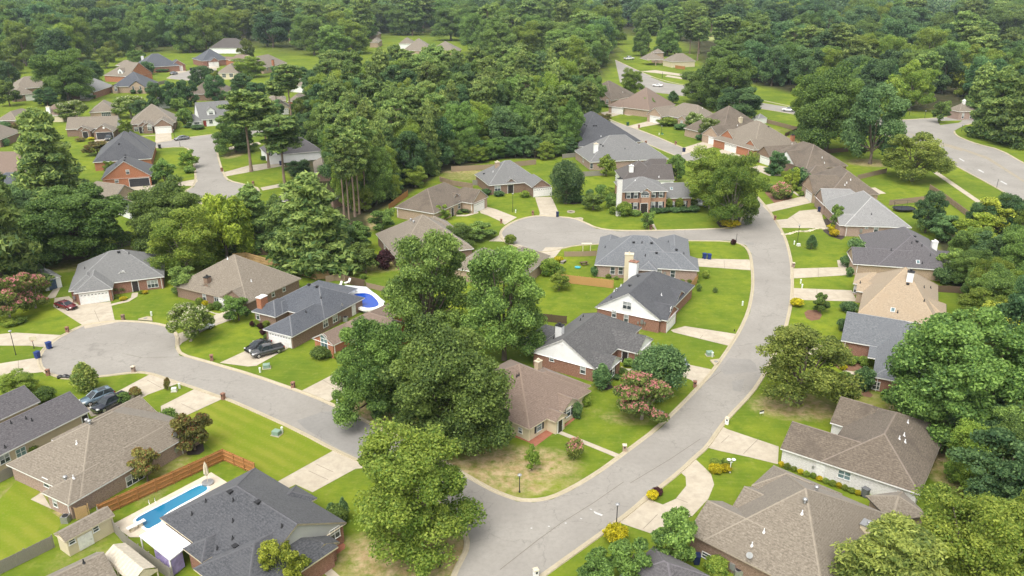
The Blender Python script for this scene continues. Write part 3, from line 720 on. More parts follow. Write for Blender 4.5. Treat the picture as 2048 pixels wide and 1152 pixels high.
            if len(ar) > 5: # stack on the wall: rises from the ground in front of it
                b = pick(p, 1.0); P = b[1] + b[2]*(dd/2-0.1); z0 = 0; zt = h
            else:
                hit = tri_hit(p, tris)
                if hit is None: continue
                P = hit[0]; z0 = P.z - 1.6; zt = P.z + h
            Pl = inv @ Vector((P.x, P.y, 0))
            mb = MB()
            for (ax_, ay_), (bx_, by_) in (((-1,-1),(1,-1)),((1,-1),(1,1)),((1,1),(-1,1)),((-1,1),(-1,-1))):
                mb.wallquad((Pl.x+ax_*w/2, Pl.y+ay_*dd/2),(Pl.x+bx_*w/2, Pl.y+by_*dd/2), z0, zt)
            mb.poly([(Pl.x-w/2,Pl.y-dd/2,zt),(Pl.x+w/2,Pl.y-dd/2,zt),(Pl.x+w/2,Pl.y+dd/2,zt),(Pl.x-w/2,Pl.y+dd/2,zt)])
            co = mb.build('chimney', mt, ro)
            mb = MB(); mb.box((Pl.x,Pl.y,zt+.06),(w+.16,dd+.16,.14)); mb.tube([(Pl.x,Pl.y,zt+.1),(Pl.x,Pl.y,zt+.42)],[.17,.17],10); mb.tube([(Pl.x,Pl.y,zt+.42),(Pl.x,Pl.y,zt+.5)],[.27,.2],10)
            mb.build('chimney_cap', {'d':metal_dark,'w':trim_w,'c':trim_c,'g':metal_grey}[cp], co)
    return root
def make_window(root, M, w, h, tone, extra):
    fr = MB(); t = 0.07
    fr.box((0,.03,h/2-t/2),(w,.08,t), M); fr.box((0,.035,-h/2+t/2-.02),(w+.12,.12,t), M)
    fr.box((-w/2+t/2,.03,0),(t,.08,h-2*t), M); fr.box((w/2-t/2,.03,0),(t,.08,h-2*t), M); fr.box((0,.025,0),(w-2*t,.06,.05), M)
    nb = max(1, round(w/0.8))
    for k in range(1, nb*1): fr.box((-w/2+w*k/nb,.026,0),(.07,.065,h-2*t), M)
    o = fr.build('window', frame_m, root)
    g = MB()
    q = lambda z0, z1: g.poly([M @ Vector((-w/2+.02,.012,z0)), M @ Vector((-w/2+.02,.012,z1)), M @ Vector((w/2-.02,.012,z1)), M @ Vector((w/2-.02,.012,z0))])
    if 'a' in extra:   # arched head light
        n = 10; g.poly([M @ Vector((math.cos(math.pi*k/n)*w/2, .014, h/2+math.sin(math.pi*k/n)*w/2)) for k in range(n+1)])
        a = MB()
        for k in range(n):
            p = [Vector((math.cos(math.pi*j/n)*r, .05, h/2+math.sin(math.pi*j/n)*r)) for j, r in ((k,w/2),(k+1,w/2),(k+1,w/2+.1),(k,w/2+.1))]
            a.poly([M @ x for x in p])
        a.build('arch_trim', frame_m, o)
    q(0.0, h/2-.02); g.build('pane', {'b':blind,'d':glass,'t':glass_t}[tone], o)
    g = MB(); q(-h/2+.02, -0.001); g.build('pane', {'b':glass,'d':glass,'t':glass_t}[tone], o)
    if 's' in extra:
        for sx in (-1, 1):
            s = MB(); s.box((sx*(w/2+.24),.03,0),(.4,.06,h), M)
            for k in range(6): s.box((sx*(w/2+.24),.065,-h/2+h*(k+.5)/6),(.3,.03,h/6*.55), M)
            s.build('shutter', shut_m, root)
def make_door(root, M, w, h, tone):
    mt = {'d':door_dark,'w':door_w,'b':blue_pane,'r':plain('door_red',(0.25,0.03,0.03),0.4)}[tone]
    d = MB(); d.box((0,.03,0),(w,.06,h), M)
    for zx in (-.25,.25):
        for zz in (-.28,.22): d.box((zx*w*.95,.065,zz*h),(w*.34,.025,h*.34), M)
    o = d.build('door', mt, root)
    f = MB(); f.box((0,.035,h/2+.05),(w+.2,.09,.1), M); f.box((-w/2-.05,.035,0),(.1,.09,h), M); f.box((w/2+.05,.035,0),(.1,.09,h), M); f.build('door_frame', frame_m, o)
    k = MB(); k.box((w*.38,.1,-.05),(.07,.08,.07), M); k.build('handle', metal_grey, o)
def make_garage(root, M, w, h, tone):
    mt = garage_dark if tone == 'd' else door_w
    d = MB(); n = 4
    for k in range(n):
        z = -h/2 + h*(k+.5)/n
        d.box((0,.03,z),(w,.05,h/n-.025), M)
        m_ = 8 if w > 4 else 4
        if k < 3 or tone != 'w':
            for j in range(m_): d.box((-w/2+w*(j+.5)/m_,.06,z),(w/m_*.78,.025,h/n*.62), M)
    d.box((0,.01,0),(w,.02,h), M)
    o = d.build('garage_door', mt, root)
    f = MB(); f.box((0,.04,h/2+.06),(w+.24,.1,.12), M); f.box((-w/2-.06,.04,0),(.12,.1,h), M); f.box((w/2+.06,.04,0),(.12,.1,h), M); f.build('door_frame', frame_m, o)
    if tone == 'w':
        g = MB(); m_ = 8 if w > 4 else 4
        for j in range(m_):
            x = -w/2+w*(j+.5)/m_; ww = w/m_*.3
            g.poly([M @ Vector((x+math.cos(math.pi*k/6)*ww, .062, h/2-h/n*.72+math.sin(math.pi*k/6)*ww*.9)) for k in range(7)][::-1])
        g.build('pane', glass, o)
house('H1', 'big charcoal roofed brick house beside the long blue swimming pool', 'red', 'roof_charcoal', 'f8 583,495 1262,138',
 [('vsh','f8 583,495 1262,138 1950,528'), ('uxh','f8 1580,258 1730,352',{'u':-6}), ('uhx','f8 760,715 890,825',{'u':12}), ('uhx','f8 838,860 960,970',{'u':12,'V':(6,0)}),
  ('vsx','f8 1885,664 1680,818',{'v':5,'e':2.35,'p':.5})],
 'rv f8 1102,310; rv f8 1305,385; rv f8 1138,712; pv f8 1122,372; pv f8 1120,522; pv f8 1118,650; pv f8 820,472; pv f8 1005,722; pv f8 1478,562; pv f8 922,378; win f8 1862,610 1.5 1.5 b; door f8 1790,770 1.0 2.1', e=2.7, trim=trim_c, siding='sg')
house('H2', 'long taupe roofed brick house next to the orange wooden fence', 'pal', 'roof_taupe', 'd1 525,608 1375,115',
 [('uhx','d1 140,245 525,608',{'U':(-1.5,17)}), ('uhx','d1 322,508 525,608',{'u':9}), ('uxg','c1 1120,1105 1240,1045',{'RP':'c1 1115,865','U':(9,0)}), ('uxg','d1 1375,115',{'u':-9,'v':5.5})],
 'tv d1 505,415; tv c1 668,1095; tv c1 690,1105; pv d1 590,135 w; pv d1 565,400 w; dish d1 1330,105; dish c1 480,1075; win d1 1035,400 2.6 1.5 b; win d1 345,395 1.2 1.4 b; win d1 425,590 .9 1.2 b; meter d1 1350,180 .5 .7; pipe d1 1400,190 .1 2.4; pipe d1 552,670 .1 2.4; win c1 1180,1110 1.2 1.3 d', e=2.5)
house('H3', 'tan sided house with plum grey roof at the bottom left', 'st', 'roof_plum', 'd1 0,225 c1 690,1003',
 [('uxg','d1 0,225 c1 690,1003',{'RP':'c1 545,850','U':(8,0)}), ('uxg','c1 190,985 290,922',{'u':-14,'v':6.5}), ('vxg','c1 20,1040',{'u':-9,'v':9})],
 'win d1 35,250 1.4 1.3 b; win d1 160,200 1.4 1.3 t; pv c1 85,1100; pv c1 200,1065; pv c1 245,1080; pv d1 40,165; door c1 650,1060 .9 2.0 d', e=2.5)
house('H4', 'grey hipped brick house facing the left cul de sac, white garage door', 'red', 'roof_grey', 'g1 1460,485 1880,435',
 [('uhh','g1 1880,435 1000,520 460,235'), ('vhx','g1 385,715 1030,635',{'v':11}), ('vhx','g1 300,680 900,600',{'v':9}), ('vgx','g1 968,478 1432,440',{'v':6}), ('vgx','g1 1230,452 1482,432',{'v':4,'V':(.5,0)})],
 'rv g1 1130,38; rv g1 950,5; pv g1 1300,60; pv g1 575,310; vent_wall g1 1198,352 .7 .7; gar g1 735,790 4.9 2.1; win g1 1160,545 2.0 1.5 b; door g1 1400,565 1.1 2.2; win g1 1690,555 2.0 1.6 b; pipe g1 1840,550 .1 2.3; pipe g1 1025,730 .1 2.3; meter g1 335,790 .4 .6', e=2.75)
house('H5', 'tan roofed house with brick chimney and bushy front walk', 'bro', 'roof_taupe', 'f1 550,560 1070,320',
 [('uhh','f1 1070,320 550,562 75,300'), ('ugx','f1 290,502 548,560',{'u':9}), ('ugx','f1 85,412 265,465',{'u':9}),],
 'chimt f1 163,310 1.0 .9 5.0 bro d; pv f1 590,350 w; pv f1 363,135 w; win f1 905,420 .8 1.2 b; win f1 800,470 .8 1.2 b; win f1 255,510 1.2 1.6 b; win f1 140,500 .9 1.5 b; gar f1 370,580 4.4 2.1', e=2.5, trim=trim_t)
house('H6', 'slate blue roofed brick house beside the round pool', 'bro', 'roof_slate', 'f1 985,885 1655,525',
 [('hh','f1 1655,525 1135,388 820,605'), ('uhx','f1 712,805 985,885',{'u':13}), ('uhx','f1 600,632 822,695',{'u':7}), ('uhx','f1 740,612 890,660',{'u':5}), ('f','f1 1160,375 1345,360 1570,442 1480,468',{'e':2.3})],
 'rv f1 1148,385; rv f1 1225,405; pv f1 1262,512; pv f1 1118,648; dish f1 1450,615; gar f1 870,905 4.9 2.1; win f1 1305,755 1.3 1.4 b; win f1 1398,710 1.3 1.3 b; win f1 1578,598 .8 .6 d; door f1 1580,660 .9 2.0 w; win f1 655,680 .9 1.6 b; win f1 785,700 1.1 1.7 b; meter f1 1440,705 .5 .7; pipe f1 990,940 .1 2.3; chimt f1 690,500 1.7 1.1 5.0 ora w', e=2.6)
house('H7', 'brown roofed house with orange brick gable, half hidden by large trees', 'ora', 'roof_rust', 'f1 1380,965 1505,905',
 [('ugx','f1 1380,968 1185,892',{'u':22}), ('vgx','f1 1505,905',{'v':-6,'u':11,'V':(0,5)})],
 'win f1 1295,945 1.7 1.7 t a; win f1 1600,930 1.2 1.4 b; pipe f1 1388,1020 .1 2.4', e=2.7)
house('H8', 'cream sided corner house with brown roof and brick edged beds', 'sc', 'roof_rust', 'g8 337,915 530,795',
 [('uhh','g8 337,915 120,105',{'u':13}), ('uxh','g8 1050,408 430,218',{'u':-14}), ('vsx','g8 670,688 935,582',{'v':6}), ('vsx','g8 640,832 775,742',{'v':3.5}) ],
 'chim g8 440,225 1.0 .8 1.5 st c; pv g8 62,310; pv g8 218,290; pv g8 195,305; win g8 450,880 1.2 1.5 t s; win g8 785,715 1.2 1.5 b s; win g8 910,530 1.5 1.2 b s; win g8 235,925 .8 .9 b; win g8 50,810 .8 .8 b; door g8 690,850 .95 2.0 d; pipe g8 333,970 .1 1.9', e=2.3, trim=trim_c, siding='sc')
house('H9', 'brick house with charcoal roof, white gables and white chimney', 'red', 'roof_ash', 'f3 1085,540 1325,600',
 [('vsh','f3 185,532 842,772',{'v':19,'p':.62}), ('uxs','f3 1085,540 1325,602 1495,437',{'u':-14}), ('uxs','f3 990,790 1152,657',{'u':-9}), ('f','f3 75,410 250,290 400,300 190,525',{'e':2.4})],
 'chim f3 445,400 1.2 1.0 1.9 sw d; pv f3 680,230; pv f3 710,190; pv f3 378,435; win f3 357,665 .9 .8 b; win f3 708,785 1.0 1.4 b; win f3 1045,800 .9 1.7 b s; gar f3 1400,590 4.4 2.1; pipe f3 1300,650 .1 2.4; vent_wall f3 470,490 .5 .5; door f3 1180,640 1.0 2.1', e=2.6)
house('H10', 'dark grey roofed brick house with white gable and upper window', 'red', 'roof_charcoal', 'f2 760,780 1430,918',
 [('vsh','f2 760,782 1432,918',{'v':20,'p':.62}), ('uxg','f2 1495,922 1600,797',{'u':-11}), ('uxg','f2 1590,735 1650,637',{'u':-7})],
 'rv f2 1203,472; rv f2 1118,570; tv f2 980,618; pv f2 1025,570 w; pv f2 955,625 w; pv f2 925,690; pv f2 852,692; pv f2 1435,662 w; win f2 1087,765 1.7 1.5 b; win f2 1078,898 .9 1.4 b; win f2 955,850 .9 1.4 b; gar f2 1530,940 4.6 2.1; win f2 1530,800 .7 .8 b; meter f2 1240,930 .5 .8; meter f2 1200,940 .3 .4; meter f2 1268,942 .3 .4; vent_wall f2 1150,705 .5 .5; chimt f2 1157,322 1.7 1.2 5.6 sw r', e=2.7)
house('H11', 'blue grey hipped house on the corner, back wall of tan brick', 'pal', 'roof_bluegrey', 'f2 755,350 1810,410',
 [('uhh','f2 755,352 1650,400 805,130'), ('vxh','f2 1715,162 1400,300',{'V':(0,5)}), ('uxh','f2 1810,412 1803,290',{'u':-14}), ('vxh','f2 800,140 1030,135',{'v':5,'V':(5,0)}), ('vhx','f2 1205,395 1395,405',{'v':4,'V':(.4,0)})],
 'rv f2 1153,128; rv f2 1335,135; pv f2 1238,130; pv f2 865,178; pv f2 1272,262; rv f2 1385,235; rv f2 1588,203; pv f2 1662,243; pv f2 1505,125; win f2 940,410 1.0 1.6 d; win f2 1022,412 1.0 1.6 d; win f2 1550,445 1.0 1.6 d; win f2 1415,425 .9 1.2 b; meter f2 1470,440 .5 .7; chimt f2 1110,245 1.7 1.2 6.2 sc c', e=2.9)
house('H12', 'two storey brick house with dark shutters and tall arched entry', 'warm', 'roof_grey', 'g3 240,512 1120,497',
 [('uhh','g3 225,515 1120,497',{'v':10.5,'e':6.0,'p':.46}), ('uxg','g3 1065,632 1580,627',{'v':9,'e':3.2,'p':.62,'U':(4,0)}), ('vgx','g3 580,520 812,515',{'v':5,'e':6.0,'V':(.5,0),'p':.75})],
 'win g3 358,580 1.0 1.6 b s; win g3 497,577 1.0 1.6 b s; win g3 835,567 1.0 1.6 b s; win g3 980,560 1.0 1.6 b s; win g3 487,785 1.0 1.7 b s; win g3 825,770 1.0 1.7 b s; win g3 965,768 1.0 1.7 b s; win g3 1420,750 1.0 1.7 b s; win g3 1195,765 1.0 1.7 b s; win g3 360,790 1.0 1.7 b s; win g3 672,600 2.0 .5 d a; door g3 655,790 1.7 2.5 d; sky g3 1180,455; pv g3 485,300 w; pv g3 530,185 w; pv g3 600,180 w; pv g3 665,180 w; chimt g3 192,262 1.15 .9 9.2 whi d', e=6.0)
house('H13', 'dark brown roofed house directly behind the two storey one', 'sw', 'roof_dark', 'g3 960,292 1280,288',
 [('hh','b3 937,308 880,232 1190,240'), ('uxg','b3 1205,307 1338,302',{'v':9,'U':(6,0)}), ('uxg','b3 1200,232 1290,228',{'u':-8,'v':7})],
 'chim g3 405,115 1.1 .9 1.4 sw w; rv b3 1035,158; pv g3 940,232 w; win g3 110,240 .9 1.4 d; win g3 130,280 .9 1.4 d', e=3.2)
house('H14', 'grey roofed house with tall white chimney by the upper street', 'pal', 'roof_grey', 'b3 870,162 1200,147',
 [('hh','b3 690,170 607,88 1080,60'), ('uxh','b3 1205,148 1190,85',{'u':-12})],
 'chim e5 620,1040 1.2 .9 2.3 sw c; rv e5 690,945; rv e5 715,962; pv b3 960,68; win b3 695,200 .9 1.5 d; win b3 640,150 .9 1.5 d', e=3.0)
house('H15', 'charcoal roofed house at the edge of the pine stand', 'bro', 'roof_charcoal', 'e5 375,974 1085,914',
 [('hh','e5 375,974 107,822 735,722'), ('uxh','e5 1100,908 940,815',{'u':-10})],
 'rv e5 468,675; rv e5 500,690; pv e5 690,832 w; pv e5 793,837 w; rv e5 590,690; rv e5 625,690; win e5 200,950 1.6 1.8 d', e=2.9)
house('H16', 'grey hipped brick house at the end of the middle cul de sac', 'bro', 'roof_grey', 'e8 1110,342 1290,327',
 [('uhh','e8 1110,342 1015,212 1700,290'), ('vgx','e8 1585,357 1815,345',{'v':9}), ('vgx','e8 1280,318 1428,305',{'v':4,'V':(.6,0)}), ('vgx','e8 1300,270 1490,262',{'v':5})],
 'chim e8 1205,130 1.1 .9 1.2 tan c; rv e8 1058,212; gar e8 1715,430 5.0 2.2; win e8 1210,375 1.7 1.4 b; door e8 1355,370 1.5 2.3 d; pv e8 1160,190 w; pv e8 1600,120 w', e=3.1)
house('H17', 'brown hipped brick house with pale ridge beside the middle cul de sac', 'tan', 'roof_brown', 'e8 50,585 500,660',
 [('vhh','e8 50,585 655,592',{'v':19}), ('uxg','e8 820,528 938,540 1075,462',{'u':-9}), ('uxg','e8 610,537 682,547 760,478',{'u':-7}), ('uxg','e8 745,520 828,480',{'u':-8})],
 'pv e8 318,390 w; pv e8 425,335 w; pv e8 468,315 w; pv e8 510,290 w; gar e8 1000,560 4.8 2.2; win e8 775,570 1.0 1.5 d a; door e8 700,610 1.0 2.1; pipe e8 75,640 .1 2.4; pipe e8 925,580 .1 2.3', e=3.1)
house('H18', 'taupe hipped house behind the brown one, fronted by leafy trees', 'bro', 'roof_taupe', 'b2 965,720 1125,910',
 [('vhh','b2 965,720 1125,910',{'v':17}), ('hh','b2 1610,703',{'u':-9,'v':-9})],
 'tv b2 1235,622; tv b2 1257,638; win b2 1035,815 1.2 1.5 d', e=2.9)
house('H19', 'taupe roofed house below the middle cul de sac, nearly covered by oaks', 'tan', 'roof_taupe', 'f2 210,342 312,260',
 [('hh','f2 312,260 210,342',{'v':9,'u':-13}), ('hh','b2 1660,900 1790,1022',{'u':12})], 'pv e8 1640,1135 w', e=2.8)
house('H20', 'white painted brick house with big brown roof at the lower right', 'whi', 'roof_brown', 'f6 105,592 1525,1058',
 [('ugx','f6 105,592',{'RP':'f6 190,305','u':13}), ('vhh','f6 1525,1058 1800,392 690,450'), ('ugx','f6 640,285 735,367',{'RP':'f6 720,65','u':8}) ],
 'chim f6 1355,215 1.0 .9 1.8 sw g; pv f6 1360,462 w; pv f6 1312,495 w; pv f6 1370,530 w; pv f6 1398,332 w; door f6 508,825 .95 2.0 w; win f6 755,862 1.6 1.2 t; meter f6 440,775 .25 .25', e=2.6)
house('H21', 'tan shingled brick house with round turbine vents, bottom right', 'bro', 'roof_taupe', 'f7 230,637 850,952',
 [('uhh','f7 720,240 1815,457 850,950'), ('ugx','f7 235,637 430,337',{'u':12}), ('ugx','f7 515,372',{'RP':'f7 605,212','u':9}), ('uhx','f7 670,207 850,42',{'u':9})],
 'tv f7 1198,250; tv f7 1104,352; pv f7 1082,440 w; pv f7 770,590 w; pv f7 672,700 w; dish f7 645,812; meter f7 515,870 .6 .8; chim f7 1620,590 1.5 1.2 1.0 sc g; win f7 300,785 1.2 .8 d', e=2.7, trim=trim_t)
house('H22', 'small plum grey roof at the bottom edge among shrubs', 'bro', 'roof_plum', 'H21', [('hh','d3 1610,1150',{'u':-7,'v':-6.5})], '', e=2.5)
house('H23', 'blue grey roofed red brick house partly under the large dark oak', 'red', 'roof_bluegrey', 'f5 720,307 1030,362',
 [('ugx','f5 720,307',{'RP':'f5 780,15','u':15}), ('vhx','f5 1040,674',{'u':11,'v':17}), ('f','f5 1015,345 1070,492',{'e':2.55})],
 'pipe f5 752,410 .1 2.4; pipe f5 1080,780 .1 2.4; win f5 1045,760 1.1 1.4 d', e=2.6)
house('H24', 'sand coloured roof house with white chimney stack', 'tan', 'roof_sand', 'f4 305,972 860,1062',
 [('uhh','f4 305,972 1130,920 1065,670 330,805'), ('uhx','f4 240,660',{'v':6.5,'u':12}), ('ugx','f4 270,738',{'v':4.5,'u':8}), ('uxh','f4 1215,975',{'u':-9,'v':5,'V':(3,0)})],
 'chim f4 830,625 1.1 1.0 1.6 sw d; rv f4 810,668; sky f4 655,940; pv f4 705,965; pv f4 980,705; pv f4 1048,710; pv f4 982,845; pv f4 315,655; win f4 250,720 .9 1.5 b', e=2.6)
house('H25', 'plum grey roofed brick house with covered back porch', 'tan', 'roof_plum', 'f4 240,457 1190,522',
 [('ugx','f4 240,457',{'RP':'f4 240,280','u':16}), ('hh','f4 1190,522 1030,197',{'u':-15}), ('uhx','f4 445,290',{'v':6,'u':10}), ('f','f4 1060,312 1320,330 1340,432 1135,422',{'e':2.5,'posts':(1,2)}), ('ugx','f4 495,210',{'u':5,'v':2.5,'e':3.4})],
 'rv f4 880,175; rv f4 906,225; pv f4 852,240; pv f4 637,315; pv f4 1047,370; pv f4 958,270; sky f4 917,440; pv f4 962,452; chim f4 1080,300 1.1 1.0 1.6 sw w; pipe f4 280,510 .1 2.4', e=2.7)
house('H26', 'pale grey hipped brick house with yellow shrubs by its corner', 'pal', 'roof_palegrey', 'e7 1115,807 1835,827',
 [('vhh','e7 1115,807 1835,827',{'v':21}), ('ugx','e7 1062,805',{'v':6,'u':7,'V':(-.3,0)}), ('ugx','e7 862,555',{'v':6.5,'u':12,'V':(3,0)})],
 'rv e7 1415,462; pv e7 1403,687; pv e7 1617,612; win e7 1452,845 1.0 1.6 b; win e7 1350,830 .7 .5 b; meter e7 1290,860 .6 .8; pipe e7 1130,880 .1 2.4; win e7 1085,800 1.3 1.6 d', e=2.9)
house('H27', 'weathered taupe roofed house with steep streaked hip', 'tan', 'roof_brown', 'e7 945,468 1490,472',
 [('vhh','e7 950,470 1490,472',{'v':19}), ('ugx','e7 782,458 690,362',{'u':12,'V':(0,.5)}), ('uhx','e7 690,305',{'v':8,'u':10})],
 'pv e7 1180,320 w; pv e7 1138,352 w; pv e7 1118,375 w; gar e7 735,480 4.6 2.2; pipe e7 810,510 .1 2.4', e=3.2, trim=trim_t)
house('H28', 'brown roofed house with white porch gable and dark round tree', 'bro', 'roof_brown', 'e6 915,697 1130,682',
 [('vhh','e6 1262,900 1890,902',{'v':19}), ('ugx','e6 820,745 957,806',{'u':14}), ('usx','e6 1130,812 1250,897',{'u':9})],
 'pv e6 1577,810 w; pv e6 1605,872 w; gar e6 890,865 4.6 2.2', e=3.1, trim=trim_t)
house('H29', 'orange brick house with taupe roof and twin garage doors', 'ora', 'roof_taupe', 'e6 490,507 740,484',
 [('vhh','e6 800,712 1300,652',{'v':20,'U':(1.5,0)}), ('ugx','e6 410,567 556,642',{'u':14}), ('ugx','e6 700,657 802,715',{'u':8})],
 'chim e6 1220,600 1.1 .9 1.6 ora d; gar e6 448,675 2.6 2.2; gar e6 517,705 2.6 2.2; win e6 760,745 .9 1.6 b; door e6 715,735 1.0 2.1 r; pv e6 1217,645 w; rv e6 935,440', e=3.2)
house('H30', 'tan brick house with brown roof and cream chimney, by the metal shed', 'tan', 'roof_brown', 'e6 285,462 520,434',
 [('vhh','e6 380,560 800,452',{'v':18}), ('ugx','e6 210,512 352,572',{'u':13})], 'chim e6 600,380 1.1 .9 1.3 sc c; gar e6 285,600 4.6 2.2; pv e6 567,425 w; pv e6 642,440 w', e=3.2)
house('H31', 'taupe roofed brick house behind twin white blooming trees', 'tan', 'roof_taupe', 'e5 1440,452 1640,426',
 [('vhh','e5 1640,560 a3 1700,905',{'v':18}), ('ugx','e5 1355,522 1517,567',{'u':13}), ('ugx','e5 1735,592 1847,617',{'u':7})], 'gar e5 1425,605 4.8 2.2; win e5 1785,650 1.0 1.5 b; pv a3 1555,832 w; pv a3 1500,870 w; rv a3 1380,775', e=3.2)
house('H32', 'rusty brown roofed house with small twin entry gables', 'tan', 'roof_rust', 'e5 835,344 1185,277',
 [('vhh','e5 1010,440 1705,402',{'v':15}), ('uhx','e5 832,407 985,442',{'u':11}), ('ugx','e5 1130,387 1262,390',{'u':7,'V':(0,2)})], 'gar e5 915,460 4.8 2.2; win e5 1185,455 1.2 1.7 b', e=3.1)
house('H33', 'grey brown hipped brick house furthest up the street', 'pal', 'roof_brown', 'e5 835,344 1185,277',
 [('hh','e5 832,344 1190,278',{'u':-17,'v':16}), ('ugx','e5 697,302 832,346',{'u':8})], 'pv e5 985,235 w; win e5 778,360 1.0 1.6 b; door e5 720,355 1.0 2.1 r; win e5 675,350 1.0 1.5 d', e=3.3)
house('H34', 'small tan house squeezed behind the charcoal roof', 'sc', 'roof_taupe', 'e5 290,655 380,697', [('hh','e5 160,690 380,700',{'v':8,'V':(0,3)})], 'win e5 270,735 .8 1.2 d', e=2.8)
house('H37', 'orange brick house with charcoal roof and dark garage door', 'ora', 'roof_charcoal', 'g7 245,867 835,824',
 [('vgx','g7 160,845 835,824',{'v':14}), ('hh','g7 35,642 858,520 850,380'), ('uxh','g7 860,505 850,380',{'u':-9})],
 'rv g7 480,545; rv g7 475,578; rv g7 465,620; rv g7 288,652; pv g7 355,680; pv g7 390,700; rv g7 393,395; win g7 510,770 .9 1.2 b; win g7 362,895 1.0 .9 b; gar g7 670,908 5.0 2.2 d', e=3.1)
house('H38', 'tan house with brick chimney between two large trees', 'tan', 'roof_taupe', 'b1 640,312 868,342', [('uhg','b1 865,465 932,384',{'u':-14})], 'chim b1 570,360 1.0 .8 1.4 tan c', e=2.9)
house('H39', 'low slate roof peeking out between leafy crowns', 'sw', 'roof_slate', 'b1 950,452 1070,497', [('hh','b1 1040,562 1072,500 900,462')], '', e=2.7)
house('H40', 'rusty roofed house at the left edge behind the dark pine', 'sc', 'roof_rust', 'e2 120,1087 425,1087', [('hh','e2 130,1087 425,1087',{'v':14,'u':-20})], '', e=3.1)
house('H40b', 'slate roofed house at the left edge below the rusty one', 'sw', 'roof_slate', 'e2 120,1087 425,1087', [('hh','b1 268,372',{'u':-14,'v':9})], '', e=2.7)
house('H41', 'long taupe roofed house with an open two car garage', 'bro', 'roof_taupe', 'e2 905,303 1290,291',
 [('ugs','e2 893,462 1580,442',{'RP':'e2 1290,290'}), ('vgx','e2 1265,492 1540,490',{'v':6,'V':(.4,0)}), ('vgx','e2 1095,485 1230,482',{'v':4}), ('vgx','e2 1040,470 1180,468',{'v':4})],
 'vent_wall e2 1405,445 .7 .7; gar e2 1422,550 4.9 2.2 d; door e2 1160,545 1.6 2.1 d', e=3.1)  # dark door panels stand in for the shade inside the open garage
house('H42', 'tan hipped brick house with bright white garage door, left street', 'bro', 'roof_taupe', 'g7 850,154 1125,139',
 [('uhh','g7 545,100 1165,95',{'v':15}), ('vgx','g7 850,154 1125,139',{'v':9}), ('vgx','g7 705,152 862,132',{'v':6,'V':(.5,0)}), ('vgx','g7 640,150 800,140',{'v':6})],
 'gar g7 995,205 4.9 2.2; win g7 810,180 1.3 1.4 b a; win g7 625,190 1.2 1.4 b; door g7 685,190 1.0 2.1; win g7 715,190 .8 1.5 b', e=3.1)
house('H43', 'grey roofed white cottage with front dormer and porch', 'sw', 'roof_grey', 'e3 615,822 950,799',
 [('ugg','e3 670,1012 950,995',{'RP':'e3 615,820','p':.8,'U':(0,4)}), ('ugx','e3 555,1040 690,1015',{'v':6,'e':2.6})], 'win e3 640,1045 1.6 1.2 b; door e3 730,1040 1.0 2.1 r; win e3 800,1030 1.2 1.6 d; chim e3 768,805 1.0 .8 .8 sw c', e=3.0, pitch=.7)
H43 = HOUSE['H43']
house('H44', 'taupe hipped house with white chimney between white flowering trees', 'tan', 'roof_taupe', 'e1 1240,1117 1560,1102', [('hh','e1 1205,1117 1570,1102',{'v':13})], 'chim e1 1330,970 1.0 .9 2.0 sw d; rv e1 1475,885; rv e1 1558,885; win e1 1440,1145 3.0 1.6 d; pv e1 1640,920', e=3.1)
house('H45', 'rust brown hipped house with white chimney, left side', 'sc', 'roof_rust', 'e2 700,272 810,271', [('hh','e2 548,262 850,273',{'v':12})], 'chim e2 665,240 1.2 .9 2.0 sw c; rv e2 725,88; rv e2 787,86', e=3.0)
house('H46', 'broad taupe hipped house at the left edge', 'bro', 'roof_taupe', 'e2 -100,347 225,347', [('hh','e2 -60,347 225,347',{'v':14})], 'rv e2 10,143; rv e2 35,143; rv e2 60,143; win e2 20,365 1.4 1.3 b', e=3.1)
house('H47', 'light taupe roof cut by the left edge of the view', 'bro', 'roof_taupe', 'e2 0,605 150,547', [('hh','e2 195,492 0,605',{'u':-4,'v':10})], '', e=3.1)
house('H48', 'far left taupe house with white garage wall', 'bro', 'roof_taupe', 'e1 280,874 480,857', [('hh','e1 160,885 480,860',{'v':14}), ('hh','e1 690,755',{'u':-14,'v':9,'V':(3,0)})], 'gar e1 430,915 4.0 2.1', e=3.2)
house('H49', 'pale roofed house with white garage behind the tall olive tree', 'red', 'roof_palegrey', 'e1 1275,840 1500,767', [('ugh','e1 1275,840 1060,800',{'u':19})], 'gar e1 1170,880 4.9 2.1', e=3.2)
house('H50', 'slate roofed house with two tan brick front gables', 'tan', 'roof_slate', 'e1 1740,774 1965,774', [('uhh','e1 1515,765 e3 152,605',{'v':14}), ('vgx','e1 1740,774 1968,774',{'v':7}), ('vgx','e1 1590,740 1762,740',{'v':6}), ('vgx','e1 1505,770 1605,765',{'v':5})], 'win e1 1570,800 1.2 1.6 b a; win e1 1805,785 .8 1.4 d; win e1 1905,785 .8 1.4 d; rv e1 1752,575', e=3.2)
house('H51', 'tan roofed house with white dormer, orange brick end', 'ora', 'roof_taupe', 'e1 1540,625 1640,630', [('uhg','e1 1400,614 1945,600',{'v':14}),('uhh','e1 1560,480 1880,470',{'v':6,'e':6.2,'open':1})], '', e=3.2)
house('H52', 'blue grey roofed brick house with arched entry, far street end', 'red', 'roof_slate', 'e3 130,412 345,400', [('uhh','e3 0,425 430,392',{'v':14}), ('vgx','e3 345,402 488,382',{'v':7,'V':(.5,0)}), ('vgx','e3 190,397 310,385',{'v':5})], 'gar e3 415,418 4.9 2.1; chim e3 30,335 1.0 .9 1.4 sw w; door e3 235,415 1.2 2.0 d', e=3.2)
